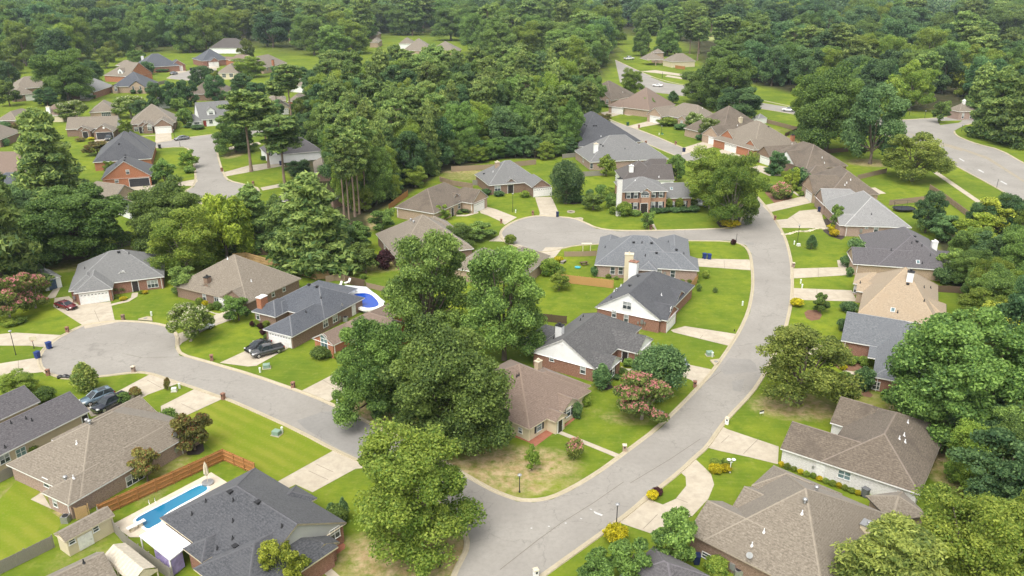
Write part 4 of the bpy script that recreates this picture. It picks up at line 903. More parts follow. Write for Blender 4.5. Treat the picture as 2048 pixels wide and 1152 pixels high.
house('H53', 'slate roofed brick house with two garage doors, far street end', 'red', 'roof_slate', 'e3 790,352 890,346', [('uhh','e3 640,335 1003,332',{'v':13}), ('vgx','e3 790,352 892,346',{'v':7}), ('vgx','e3 592,322 662,330',{'v':6})], 'gar e3 808,380 2.4 2.0; gar e3 858,383 2.4 2.0; chim e3 875,235 .9 .8 1.0 sw w', e=3.2)
house('H54', 'steep tan roofed house at the far street end', 'ora', 'roof_rust', 'e3 1030,350 1390,308', [('hh','e3 1040,345 1340,345',{'v':13,'p':.9}), ('vgx','e3 1005,335 1090,330',{'v':8})], 'chim e3 1215,310 1.2 .8 .6 sw w', e=3.3)
house('H55', 'tan house with columned back porch, far left street', 'sc', 'roof_taupe', 'e3 860,487 1085,487', [('hh','e3 860,487 1120,484',{'v':13})], 'win e3 950,515 1.6 1.6 d; win e3 1030,510 1.6 1.6 d', e=3.3)
house('H55b', 'brown roof between two dark green trees, left middle', 'bro', 'roof_brown', 'e3 985,718 1075,660', [('hh','e3 985,718 1075,665',{'v':15,'u':6})], '', e=3.2)
house('H56', 'taupe hipped house with brick chimney gable beside slim pines', 'tan', 'roof_taupe', 'e3 1395,425 1660,370', [('hh','e3 1390,428 1665,372',{'v':12})], 'chim e3 1505,400 1.0 .8 2.4 ora d; win e3 1440,440 1.0 1.6 d', e=3.2)
house('H57', 'orange brick house end wall seen behind a tall thin pine', 'ora', 'roof_taupe', 'e3 1820,803 1920,730', [('uhh','e3 1705,775 1825,803',{'u':12})], 'pipe e3 1825,850 .1 2.6', e=3.3)
house('H57b', 'taupe roofed house with cream garage wall behind thin pine trunks', 'sc', 'roof_taupe', 'e3 1500,875 1685,868', [('hh','e3 1440,800 1650,790',{'v':9}), ('vgx','e3 1500,878 1688,870',{'v':8})], 'gar e3 1600,925 4.6 2.1', e=3.2)
house('H57c', 'pale taupe roof among pines, upper left', 'sw', 'roof_taupe', 'e3 1700,610 1880,620', [('hh','e3 1680,625 1885,625',{'v':10})], '', e=3.3)
house('H57d', 'brown roofed brick house below the thin pines', 'bro', 'roof_brown', 'e3 1790,1090 1890,1150', [('hh','e3 1760,1150 1890,1150',{'v':10})], '', e=3.0)
house('H58', 'white house with dark slate roof and clipped hedge, left cul de sac', 'sw', 'roof_plum', 'e4 1200,700 1490,672', [('hh','e4 985,700 1680,640',{'v':13}), ('vsx','e4 985,700 1150,690',{'v':6,'V':(.5,0)})], 'chim e4 1460,700 1.0 .9 1.6 ora d; win e4 1010,650 1.1 1.6 d a; win e4 1130,660 1.1 1.6 d a; rv e4 1300,240', e=3.1)
house('H58b', 'mottled taupe hipped roof beside tall pine trunks', 'bro', 'roof_taupe', 'e4 1580,915 1760,905', [('hh','e4 1570,918 1800,905',{'v':14,'V':(0,0)})], '', e=3.1)
house('H58c', 'dull brown roof under the pines, left of the wooded lot', 'bro', 'roof_dark', 'e4 1640,1060 1880,1130', [('hh','b2 590,438 685,440',{'v':13})], 'tv b2 545,270; tv b2 520,285', e=2.9)
house('H58d', 'orange brick garage with dark hipped roof behind the big pine', 'ora', 'roof_dark', 'b2 183,462 290,470', [('hh','b2 180,464 300,470',{'v':7})], '', e=3.4)
house('H60a', 'far house with dark roof and pale gable among tall trees', 'sw', 'roof_dark', 'e3 1040,205 1180,205', [('uhh','e3 1040,205 1190,205',{'v':12,'u':-18})], '', e=3.2)
house('H60b', 'distant tan house left of a bright green tree', 'tan', 'roof_taupe', 'a2 910,325 990,325', [('hh','a2 915,325 985,325',{'v':14}), ('hh','a2 835,262 1000,258',{'v':9,'V':(4,0)})], '', e=3.2)
house('H60c', 'distant broad taupe roof below the tall light green tree', 'tan', 'roof_taupe', 'a2 1180,385 1400,385', [('hh','a2 1170,388 1400,385',{'v':16}), ('hh','a2 1370,402 1610,398',{'v':18,'p':.6})], '', e=3.2)
house('H60d', 'distant white walled house beside the bright green tree', 'sw', 'roof_taupe', 'a2 1140,330 1250,330', [('hh','a2 1140,335 1255,330',{'v':12})], '', e=3.2)
house('H60e', 'distant brown timber condominium row near the golf course', 'st', 'roof_sand', 'a4 1300,105 1500,95', [('hh','a4 1310,108 1430,100',{'v':9,'e':5.5}), ('hh','a4 1425,98 1510,92',{'v':9,'e':5.5}), ('hh','a4 1440,48 1610,30',{'v':10,'e':5.5})], 'win a4 1380,120 4 2 d; win a4 1380,140 4 2 d', e=5.5)
house('H60f', 'open stone pavilion with hipped roof beside the boulevard', 'tan', 'roof_taupe', 'a3 1135,458 1250,455', [('hh','a3 1130,460 1255,455',{'v':9,'open':1}), ('hh','a3 1195,405 1255,402',{'v':5,'e':6})], '', e=3.2, name='pavilion', cat='pavilion')
for q in ('a3 1142,470','a3 1195,505','a3 1240,490','a3 1255,470'):
    P = G(K1(q)); mb = MB(); mb.box((0,0,1.6),(.5,.5,3.2)); o_ = mb.build('column', MAT['brick_tan'], HOUSE['H60f']['root'])
    o_.location = HOUSE['H60f']['root'].matrix_world.inverted() @ P
house('H60g', 'cream outbuilding with taupe roof behind an orange fence', 'sc', 'roof_taupe', 'a3 1335,470 1480,465', [('hh','a3 1320,475 1485,465',{'v':9})], '', e=3.2)
house('H60h', 'dark roof with solar panels far behind the trees', 'bro', 'roof_slate', 'a2 1890,110 1960,160', [('hh','a2 1880,150 1990,160',{'v':9})], '', e=3.4)
house('H60i', 'distant pale roof left of the tall trees at the top', 'sw', 'roof_taupe', 'a2 1530,50 1610,45', [('hh','a2 1530,52 1615,45',{'v':11})], '', e=3.4)
house('H60j', 'grey roof at the top edge beside a pale clearing', 'bro', 'roof_slate', 'a3 130,60 230,55', [('hh','a3 130,60 230,55',{'v':9}),('hh','a3 0,150 40,150',{'v':9})], '', e=3.4)
house('H61', 'brick gatehouse with small cupola by the boulevard entrance', 'pal', 'roof_taupe', 'a4 1570,832 1680,828', [('hh','a4 1565,835 1690,828',{'v':6,'p':.8})], 'win a4 1590,870 .9 1.4 b a; win a4 1650,870 .9 1.4 b a', e=3.6, name='gatehouse', cat='gatehouse')
house('H62', 'grey house behind the dark tree, upper left of view', 'tan', 'roof_plum', 'e1 1090,590 1240,560', [('hh','e1 1060,600 1260,560',{'v':10}), ('hh','e1 1130,470 1250,478',{'v':6})], '', e=3.2)
house('H63', 'low black roofed building beside the left street, white band', 'sw', 'roof_charcoal', 'e3 125,815 240,812', [('hh','e3 125,815 240,812',{'v':18,'u':9})], '', e=3.0)
house('H35', 'maroon garden shed with tan roof at the right, behind the fence', 'tan', 'roof_taupe', 'f7 1815,500 1890,490', [('hh','f7 1810,500',{'u':5,'v':5})], 'door f7 1840,540 1.6 1.9 r', e=2.3, name='garden_shed', cat='shed', trim=trim_d)
house('H36', 'taupe roof at the bottom left corner beside the metal carport', 'bro', 'roof_taupe', 'd1 415,1150 750,990', [('uxg','d1 900,1152',{'RP':'d1 750,990','u':-16})], 'pv d1 643,1050', e=2.6)
house('SHED1', 'cream garden shed with taupe roof and white double door', 'sc', 'roof_taupe', 'd1 520,890 795,740', [('ugg','d1 500,890',{'RP':'d1 412,835','u':5.9})], 'door d1 655,865 1.5 1.7 w; win d1 552,885 .75 .75 d; win d1 735,790 .75 .75 d', e=2.3, name='garden_shed', cat='shed', over=.18, siding='sc', trim=trim_c)
house('SHED2', 'white garden shed with blue double door and grey roof', 'sw', 'roof_grey', 'b1 305,1062 435,1030', [('vgg','b1 305,1062 470,1045',{'v':5.5})], 'door b1 400,1095 1.5 2.0 b', e=2.5, name='garden_shed', cat='shed', over=.15)
house('SHED3', 'small white metal shed by the wooden fence and boulevard', 'sw', 'roof_palegrey', 'e6 745,330 815,345', [('uhh','e6 742,332 825,345 898,330')], '', e=2.2, name='garden_shed', cat='shed', over=.1)
# dormer of the white cottage and of the tan house
for key, q, w_, h_ in (('H43','e3 800,945',3.2,2.6), ('H51','e1 1640,580',3.6,2.4)):
    H_ = HOUSE[key]; hit = tri_hit(K1(q), H_['tris'])
    if hit:
        P = H_['root'].matrix_world.inverted() @ hit[0]
        mb = MB(); x0, x1, y0, y1, z0, z1 = P.x-w_/2, P.x+w_/2, P.y-.6, P.y+2.6, P.z-.8, P.z+h_*.55
        mb.wallquad((x0,y0),(x1,y0),z0,z1); mb.wallquad((x1,y0),(x1,y1),z0,z1); mb.wallquad((x0,y1),(x0,y0),z0,z1)
        mb.poly([(x0,y0,z1),(x1,y0,z1),((x0+x1)/2,y0,z1+1.4)], [(0,0),(w_,0),(w_/2,1.4)])
        o_ = mb.build('dormer', MAT['siding_white'], H_['root'])
        rb = MB(); m_ = (x0+x1)/2
        rb.poly([(x0-.25,y0-.25,z1-.2),(m_,y0-.25,z1+1.5),(m_,y1+1.5,z1+1.5),(x0-.25,y1+1.5,z1-.2)][::-1]); rb.poly([(x1+.25,y0-.25,z1-.2),(x1+.25,y1+1.5,z1-.2),(m_,y1+1.5,z1+1.5),(m_,y0-.25,z1+1.5)][::-1])
        rb.build('dormer_roof', MAT['roof_grey' if key=='H43' else 'roof_taupe'], o_)
        make_window(o_, Matrix(((1,0,0,m_),(0,-1,0,y0-.01),(0,0,1,(z0+z1)/2+.15),(0,0,0,1))), 1.7, 1.4, 'b', '')
# cupola on the gatehouse
P = HOUSE['H61']['wings'][0]; mb = MB(); cx_, cy_ = (P[1]+P[2])/2, (P[3]+P[4])/2; zt = P[5]+P[6]*min(P[2]-P[1],P[4]-P[3])/2
mb.box((cx_,cy_,zt+.3),(1.1,1.1,1.6)); mb.box((cx_,cy_,zt+1.5),(1.3,1.3,.9),taper=.05); mb.build('cupola', trim_w, HOUSE['H61']['root'])
# ================================================================ trees and shrubs
def leafmat(name, dark, light, hue=0.014, trans=0.42, tip=None):
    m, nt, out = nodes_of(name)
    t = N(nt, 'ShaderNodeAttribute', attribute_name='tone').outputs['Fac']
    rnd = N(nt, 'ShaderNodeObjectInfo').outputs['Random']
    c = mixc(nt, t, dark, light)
    if tip:
        f = N(nt, 'ShaderNodeAttribute', attribute_name='bloom').outputs['Fac']
        c = mixc(nt, f, c, tip)
    hs = N(nt, 'ShaderNodeHueSaturation')
    h = N(nt, 'ShaderNodeMapRange', i_1=0.0, i_2=1.0, i_3=0.5-hue, i_4=0.5+hue*0.7); L(nt, rnd, h.inputs[0]); L(nt, h.outputs[0], hs.inputs['Hue'])
    mu = N(nt, 'ShaderNodeMath', operation='MULTIPLY'); mu.inputs[1].default_value = 7.31; L(nt, rnd, mu.inputs[0])
    fr = N(nt, 'ShaderNodeMath', operation='FRACT'); L(nt, mu.outputs[0], fr.inputs[0])
    v = N(nt, 'ShaderNodeMapRange', i_1=0.0, i_2=1.0, i_3=0.78, i_4=1.25); L(nt, fr.outputs[0], v.inputs[0]); L(nt, v.outputs[0], hs.inputs['Value'])
    L(nt, c, hs.inputs['Color'])
    d = N(nt, 'ShaderNodeBsdfPrincipled', i_Roughness=0.55); d.inputs['Specular IOR Level'].default_value = 0.25
    L(nt, hs.outputs[0], d.inputs['Base Color'])
    tr = N(nt, 'ShaderNodeBsdfTranslucent'); L(nt, hs.outputs[0], tr.inputs[0])
    mx = N(nt, 'ShaderNodeMixShader', i_0=trans); L(nt, d.outputs[0], mx.inputs[1]); L(nt, tr.outputs[0], mx.inputs[2]); L(nt, mx.outputs[0], out.inputs[0])
    MAT[name] = m; return m
leafmat('leaf_oak', (0.076, 0.144, 0.037), (0.294, 0.428, 0.097))
leafmat('leaf_maple', (0.110,0.195,0.030), (0.345,0.430,0.072))
leafmat('leaf_deep', (0.049, 0.112, 0.044), (0.198, 0.325, 0.111))
leafmat('leaf_pine', (0.071, 0.137, 0.041), (0.336, 0.437, 0.113))
leafmat('leaf_pinelight', (0.110, 0.183, 0.043), (0.453, 0.547, 0.124))
leafmat('leaf_far', (0.049, 0.111, 0.052), (0.215, 0.330, 0.134))
leafmat('leaf_yellow', (0.152, 0.220, 0.029), (0.555, 0.619, 0.083))
leafmat('leaf_olive', (0.095,0.150,0.030), (0.305,0.360,0.075))
leafmat('leaf_pink', (0.098, 0.146, 0.037), (0.303, 0.358, 0.086), tip=(0.66,0.26,0.27))
leafmat('leaf_cream', (0.104, 0.171, 0.037), (0.320, 0.420, 0.097), tip=(0.62,0.60,0.42))
leafmat('leaf_rusty', (0.110, 0.134, 0.039), (0.345, 0.325, 0.086), tip=(0.26,0.12,0.05))
leafmat('leaf_gold', (0.28,0.26,0.012), (0.74,0.62,0.03))
leafmat('leaf_burgundy', (0.045, 0.018, 0.020), (0.127, 0.045, 0.047))
leafmat('leaf_red', (0.140, 0.020, 0.018), (0.350, 0.050, 0.037))
leafmat('leaf_magnolia', (0.091, 0.152, 0.034), (0.387, 0.428, 0.108), hue=0.015)
bark = plain('bark', (0.145,0.115,0.090), 0.95, 0.1, var=0.4, scale=6.0)
bark_pale = plain('bark_pale', (0.30,0.255,0.21), 0.95, 0.1, var=0.3, scale=6.0)
bark_pine = plain('bark_pine', (0.24,0.175,0.135), 0.95, 0.1, var=0.35, scale=5.0)
def crown_mesh(name, clumps, leaf, rs, mat, bloom=None, drop=0.0, elong=1.6, dens=1.0, upb=0.35):
    "clumps: list of (centre, (rx,ry,rz), n leaves, tone). Leaf-size faces spread over every clump"
    V = []; T = []; B = []
    for c, r, n, tone in clumps:
        n = int(n*dens)
        d = rs.normal(size=(n,3)); d /= np.linalg.norm(d, axis=1)[:,None]
        d[:,2] = d[:,2]*0.9 + 0.18; d /= np.linalg.norm(d, axis=1)[:,None]
        rad = rs.uniform(0.3, 1.28, n)**0.7
        p = np.array(c) + d*np.array(r)*rad[:,None]
        if drop: p[:,2] -= drop*rs.uniform(0,1,n)*np.hypot(d[:,0], d[:,1])
        nrm = d*0.8 + rs.normal(size=(n,3))*0.8; nrm[:,2] += upb
        nrm /= np.linalg.norm(nrm, axis=1)[:,None]
        a = rs.normal(size=(n,3)); a -= (a*nrm).sum(1)[:,None]*nrm; a /= np.linalg.norm(a, axis=1)[:,None]
        b = np.cross(nrm, a); s = leaf*rs.uniform(0.6, 1.35, n)
        sa = (s*elong*0.5)[:,None]; sb = (s*0.5)[:,None]
        q = np.stack([p - a*sa, p + b*sb - a*sa*0.1, p + a*sa, p - b*sb + a*sa*0.1], 1)
        V.append(q.reshape(-1,3)); T.append(np.clip(tone + rs.normal(size=n)*0.34, 0, 1))
        if bloom: B.append((rs.uniform(size=n) < bloom(p, d)).astype(np.float32))
    V = np.concatenate(V); T = np.concatenate(T); nf = len(T)
    me = bpy.data.meshes.new(name)
    me.vertices.add(len(V)); me.vertices.foreach_set('co', V.reshape(-1).astype(np.float32))
    me.loops.add(nf*4); me.loops.foreach_set('vertex_index', np.arange(nf*4, dtype=np.int32))
    me.polygons.add(nf); me.polygons.foreach_set('loop_start', (np.arange(nf)*4).astype(np.int32))
    me.update(calc_edges=True)
    at = me.attributes.new('tone', 'FLOAT', 'FACE'); at.data.foreach_set('value', T.astype(np.float32))
    if bloom:
        at = me.attributes.new('bloom', 'FLOAT', 'FACE'); at.data.foreach_set('value', np.concatenate(B))
    me.materials.append(MAT[mat]); return me
def trunk_mesh(name, base, top, r, limbs, mat, lean=0.0):
    mb = MB(); n = 6
    pts = [(lean*(k/n)**2 + 0.01*math.sin(k*1.7), 0.012*math.cos(k*2.1), base + (top-base)*k/n) for k in range(n+1)]
    mb.tube(pts, [r*(1.35 if k == 0 else 1-0.72*k/n) for k in range(n+1)], 7)
    for z, end, rr in limbs:
        k = min(n-1, int((z-base)/(top-base)*n)); p0 = Vector(pts[k]).lerp(Vector(pts[k+1]), ((z-base)/(top-base)*n) - k)
        e = Vector(end); m_ = p0.lerp(e, .5) + Vector((0,0,-.03))
        mb.tube([p0, m_, e], [rr, rr*.7, rr*.25], 5)
    o = mb.build(name, mat); me = o.data; bpy.data.objects.remove(o); return me
def broad(seed, mat, leaf=0.062, H=2.3, lobes=9, per=210, sub=7, bottom=0.28, spread=0.62, bloom=None, lean=0, open_=0.0, qr=(.24,.40), bk=None, top=1.0, drop=0.0, name='broadleaf', elong=1.6):
    "radius 1, height H: uneven lobes, each carrying leafy clumps"
    rs = np.random.RandomState(seed); cl = []; limbs = []
    zc = H*(bottom + (1-bottom)*0.5); hz = H*(1-bottom)*0.5
    L0 = []
    for k in range(lobes):
        a = 2*math.pi*(k*0.618 + rs.uniform(-.08,.08)); t = (k+0.5)/lobes
        zz = -1.02 + 1.9*t
        rr = spread*math.sqrt(max(0.06, 1 - (max(0, zz+0.1)*0.9)**2))*rs.uniform(0.72, 1.12)
        L0.append((math.cos(a)*rr, math.sin(a)*rr, zc + hz*zz*0.80*top, rs.uniform(*qr)))
    for x, y, z, q in L0:
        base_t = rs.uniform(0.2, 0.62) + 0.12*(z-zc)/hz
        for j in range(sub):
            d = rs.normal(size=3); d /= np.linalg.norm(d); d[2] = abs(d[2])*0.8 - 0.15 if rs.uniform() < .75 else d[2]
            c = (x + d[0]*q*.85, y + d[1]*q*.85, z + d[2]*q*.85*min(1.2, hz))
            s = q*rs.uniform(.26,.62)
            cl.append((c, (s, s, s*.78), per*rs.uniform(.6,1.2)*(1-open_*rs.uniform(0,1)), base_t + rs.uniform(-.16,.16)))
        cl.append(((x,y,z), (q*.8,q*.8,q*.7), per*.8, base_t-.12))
        limbs.append((H*rs.uniform(max(.12,bottom-.1), bottom+.22), (x*.9,y*.9,z), 0.028))
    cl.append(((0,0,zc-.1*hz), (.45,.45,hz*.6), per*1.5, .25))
    cm = crown_mesh(name+'_crown', cl, leaf, rs, mat, bloom, drop, elong)
    tm = trunk_mesh(name+'_trunk', -0.02, H*0.72, 0.05, limbs, bk or bark, lean)
    return cm, tm
def pine(seed, mat='leaf_pine', H=4.2, bottom=0.45, n=46, leaf=0.10, per=150, full=1.0, name='pine'):
    rs = np.random.RandomState(seed); cl = []; limbs = []
    for k in range(n):
        t = (k+.5)/n; z = H*(bottom + (1-bottom)*t*0.96); a = k*2.399 + rs.uniform(-.5,.5)
        prof = (math.sin(math.pi*min(1, .18 + .82*(1-t)))**.7 if t > .25 else .62 + 1.3*t)*full
        if bottom < .1: prof = (.30 + .80*(1-t)**.8)*full
        rr = prof*rs.uniform(.35,.98)*0.86
        s = rs.uniform(.17,.30)*(0.75 + .4*(1-t)); z2 = z + rs.uniform(-.06,.1)
        c = (math.cos(a)*rr, math.sin(a)*rr, z2)
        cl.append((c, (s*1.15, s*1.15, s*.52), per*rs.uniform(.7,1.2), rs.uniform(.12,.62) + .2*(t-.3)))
        if k % 2 == 0: limbs.append((z-.12, c, 0.018))
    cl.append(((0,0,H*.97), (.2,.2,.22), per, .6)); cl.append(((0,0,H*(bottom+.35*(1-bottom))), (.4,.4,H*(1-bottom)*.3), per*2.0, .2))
    for k in range(3): limbs.append((H*rs.uniform(bottom-.14, bottom), (rs.uniform(-.4,.4), rs.uniform(-.4,.4), H*rs.uniform(bottom-.1,bottom)), 0.01))
    cm = crown_mesh(name+'_crown', cl, leaf, rs, mat, elong=2.6, upb=0.5)
    tm = trunk_mesh(name+'_trunk', -0.02, H*.95, 0.062, limbs, bark_pine, rs.uniform(-.08,.08)); return cm, tm
def bushy(seed, mat, leaf=0.10, per=160, n=26, flat_=0.9, bloom=None, cone=0.0, name='shrub'):
    "radius 1, height 2*flat_; cone>0 narrows upward"
    rs = np.random.RandomState(seed); cl = []
    for k in range(n):
        d = rs.normal(size=3); d /= np.linalg.norm(d); d[2] = abs(d[2]) if rs.uniform() < .7 else d[2]
        z = flat_*(1 + d[2]*.8); w = 1 - cone*z/(2*flat_)
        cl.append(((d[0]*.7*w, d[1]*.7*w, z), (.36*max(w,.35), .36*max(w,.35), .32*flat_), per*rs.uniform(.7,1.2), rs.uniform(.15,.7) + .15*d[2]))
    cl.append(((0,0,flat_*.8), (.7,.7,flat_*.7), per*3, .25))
    cm = crown_mesh(name+'_foliage', cl, leaf, rs, mat, bloom)
    limbs = [(flat_*.25, (math.cos(a)*.5, math.sin(a)*.5, flat_*1.1), .03) for a in (0,1.3,2.6,3.9,5.2)]
    tm = trunk_mesh(name+'_stem', -.02, flat_*1.2, .07, limbs, bark); return cm, tm
def topb(f): return lambda p, d: np.clip((d[:,2]-.15)*f, 0, .95)
PROTO = {}
BASEH = {}
def P_(k, lst):
    "keep every crown at radius 1 and note its true height"
    hs = []
    for cm, tm in lst:
        co = np.empty(len(cm.vertices)*3, np.float32); cm.vertices.foreach_get('co', co); co = co.reshape(-1, 3)
        r = np.quantile(np.hypot(co[:,0], co[:,1]), .965); h = np.quantile(co[:,2], .995); hs.append(h)
        for me_ in (cm, tm): me_.transform(Matrix.Diagonal((1/r, 1/r, 1/h, 1)))
    PROTO[k] = lst; BASEH[k] = 1.0
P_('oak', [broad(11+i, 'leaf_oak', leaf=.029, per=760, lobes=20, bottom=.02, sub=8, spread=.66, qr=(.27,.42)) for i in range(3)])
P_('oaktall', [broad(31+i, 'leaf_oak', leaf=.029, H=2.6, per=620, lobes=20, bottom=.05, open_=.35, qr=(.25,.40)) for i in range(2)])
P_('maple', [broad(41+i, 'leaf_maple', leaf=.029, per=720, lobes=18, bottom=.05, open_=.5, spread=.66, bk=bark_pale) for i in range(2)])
P_('deep', [broad(51+i, 'leaf_deep', leaf=.04, per=520, lobes=12, bottom=.03) for i in range(2)])
P_('yellow', [broad(61+i, 'leaf_yellow', leaf=.05, per=320, lobes=11, bottom=.05, open_=.4) for i in range(2)])
P_('olive', [broad(71+i, 'leaf_olive', leaf=.032, per=620, lobes=13, bottom=.08, open_=.45) for i in range(2)])
P_('willow', [broad(81, 'leaf_yellow', leaf=.05, per=360, lobes=11, bottom=.06, drop=.4, elong=3.0)])
P_('pine', [pine(91+i, bottom=.36, n=64, leaf=.075, per=210, full=1.1) for i in range(4)])
P_('pinefull', [pine(101+i, bottom=.04, n=86, full=1.1, H=3.0, leaf=.065, per=240) for i in range(3)])
P_('pinelight', [pine(107, 'leaf_pinelight', bottom=.04, n=90, full=1.1, H=3.0, leaf=.036, per=640)])
P_('pinetall', [pine(111+i, H=5.6, bottom=.58, n=38, leaf=.08, per=190) for i in range(3)])
P_('pink', [broad(121, 'leaf_pink', leaf=.055, H=1.75, per=300, lobes=11, bottom=.10, bloom=topb(.75), bk=bark_pale, name='crape')])
P_('cream', [broad(131, 'leaf_cream', leaf=.055, H=1.6, per=300, lobes=11, bottom=.22, bloom=topb(.4), bk=bark_pale, name='crape')])
P_('rusty', [broad(141+i, 'leaf_rusty', leaf=.065, H=1.9, per=220, lobes=10, bottom=.12, bloom=topb(.45), open_=.3) for i in range(2)])
P_('small', [broad(151+i, 'leaf_oak', leaf=.065, H=2.1, per=220, lobes=10, bottom=.08) for i in range(2)])
P_('smallm', [broad(161+i, 'leaf_maple', leaf=.07, H=2.1, per=200, lobes=10, bottom=.12, open_=.3) for i in range(2)])
P_('magnolia', [bushy(171, 'leaf_magnolia', leaf=.10, n=44, per=220, flat_=1.35, cone=.62, name='magnolia')])
P_('cone', [bushy(181, 'leaf_deep', leaf=.09, n=40, flat_=1.9, cone=.75, name='conifer')])
P_('round', [bushy(191, 'leaf_deep', leaf=.055, n=50, flat_=1.05, per=420, name='round_tree')])
P_('bush', [bushy(201+i, 'leaf_oak', flat_=.75) for i in range(2)])
P_('bushd', [bushy(211+i, 'leaf_deep', flat_=.75) for i in range(2)])
P_('bushm', [bushy(221+i, 'leaf_maple', flat_=.75) for i in range(2)])
P_('bushg', [bushy(231, 'leaf_gold', flat_=.62)]); P_('bushb', [bushy(241, 'leaf_burgundy', flat_=.75)]); P_('bushr', [bushy(251, 'leaf_red', flat_=.8)])
P_('bushp', [bushy(261, 'leaf_pink', flat_=.85, bloom=topb(.7))]); P_('bushc', [bushy(271, 'leaf_rusty', flat_=.8, bloom=topb(.7))])
NAMES = dict(pinelight='pine_tree', oak='oak_tree', oaktall='oak_tree', maple='maple_tree', smallm='maple_tree', yellow='maple_tree', rusty='crape_myrtle', pine='pine_tree', pinefull='pine_tree', pinetall='pine_tree', pink='crape_myrtle', cream='crape_myrtle', magnolia='magnolia_tree', cone='conifer', round='broadleaf_tree')
CROWN_XY = []
KINDN = {}
def plant(kind, P, rad, h, label, group=None, idx=None):
    cm, tm = PROTO[kind][(idx if idx is not None else rng.randrange(99)) % len(PROTO[kind])]
    shrub = kind.startswith('bush')
    nm = NAMES.get(kind, 'shrub' if shrub else 'broadleaf_tree')
    t = thing(nm, label, 'shrub' if shrub else nm.replace('_', ' ') if nm in ('pine_tree','oak_tree','maple_tree') else 'tree', (P[0], P[1], 0), rng.uniform(0, 6.283), group)
    t.scale = (rad, rad, h/BASEH[kind])
    a = bpy.data.objects.new('stem' if shrub else 'trunk', tm); COL.objects.link(a); a.parent = t
    b = bpy.data.objects.new('foliage' if shrub else 'crown', cm); COL.objects.link(b); b.parent = t
    CROWN_XY.append((P[0], P[1], rad)); KINDN[nm] = KINDN.get(nm, 0) + 1
    return t
def tree(kind, x, y, top, w, label, group=None, idx=None):
    "stands at photo point (x, y); crown reaches up to picture height top and is w pixels across"
    P = G((x, y)); lo, hi = 0.1, 60.0
    rad = w/2/(FOC/(P.y*CT + (CAM_H-6)*ST))*1.02
    back = rad*0.25*ST
    for _ in range(40):
        mid = (lo+hi)/2
        if PR((P.x, P.y, mid))[1] > top: lo = mid
        else: hi = mid
    h = max(rad*0.5, lo*0.985)
    return plant(kind, P, rad, h, label, group, idx)
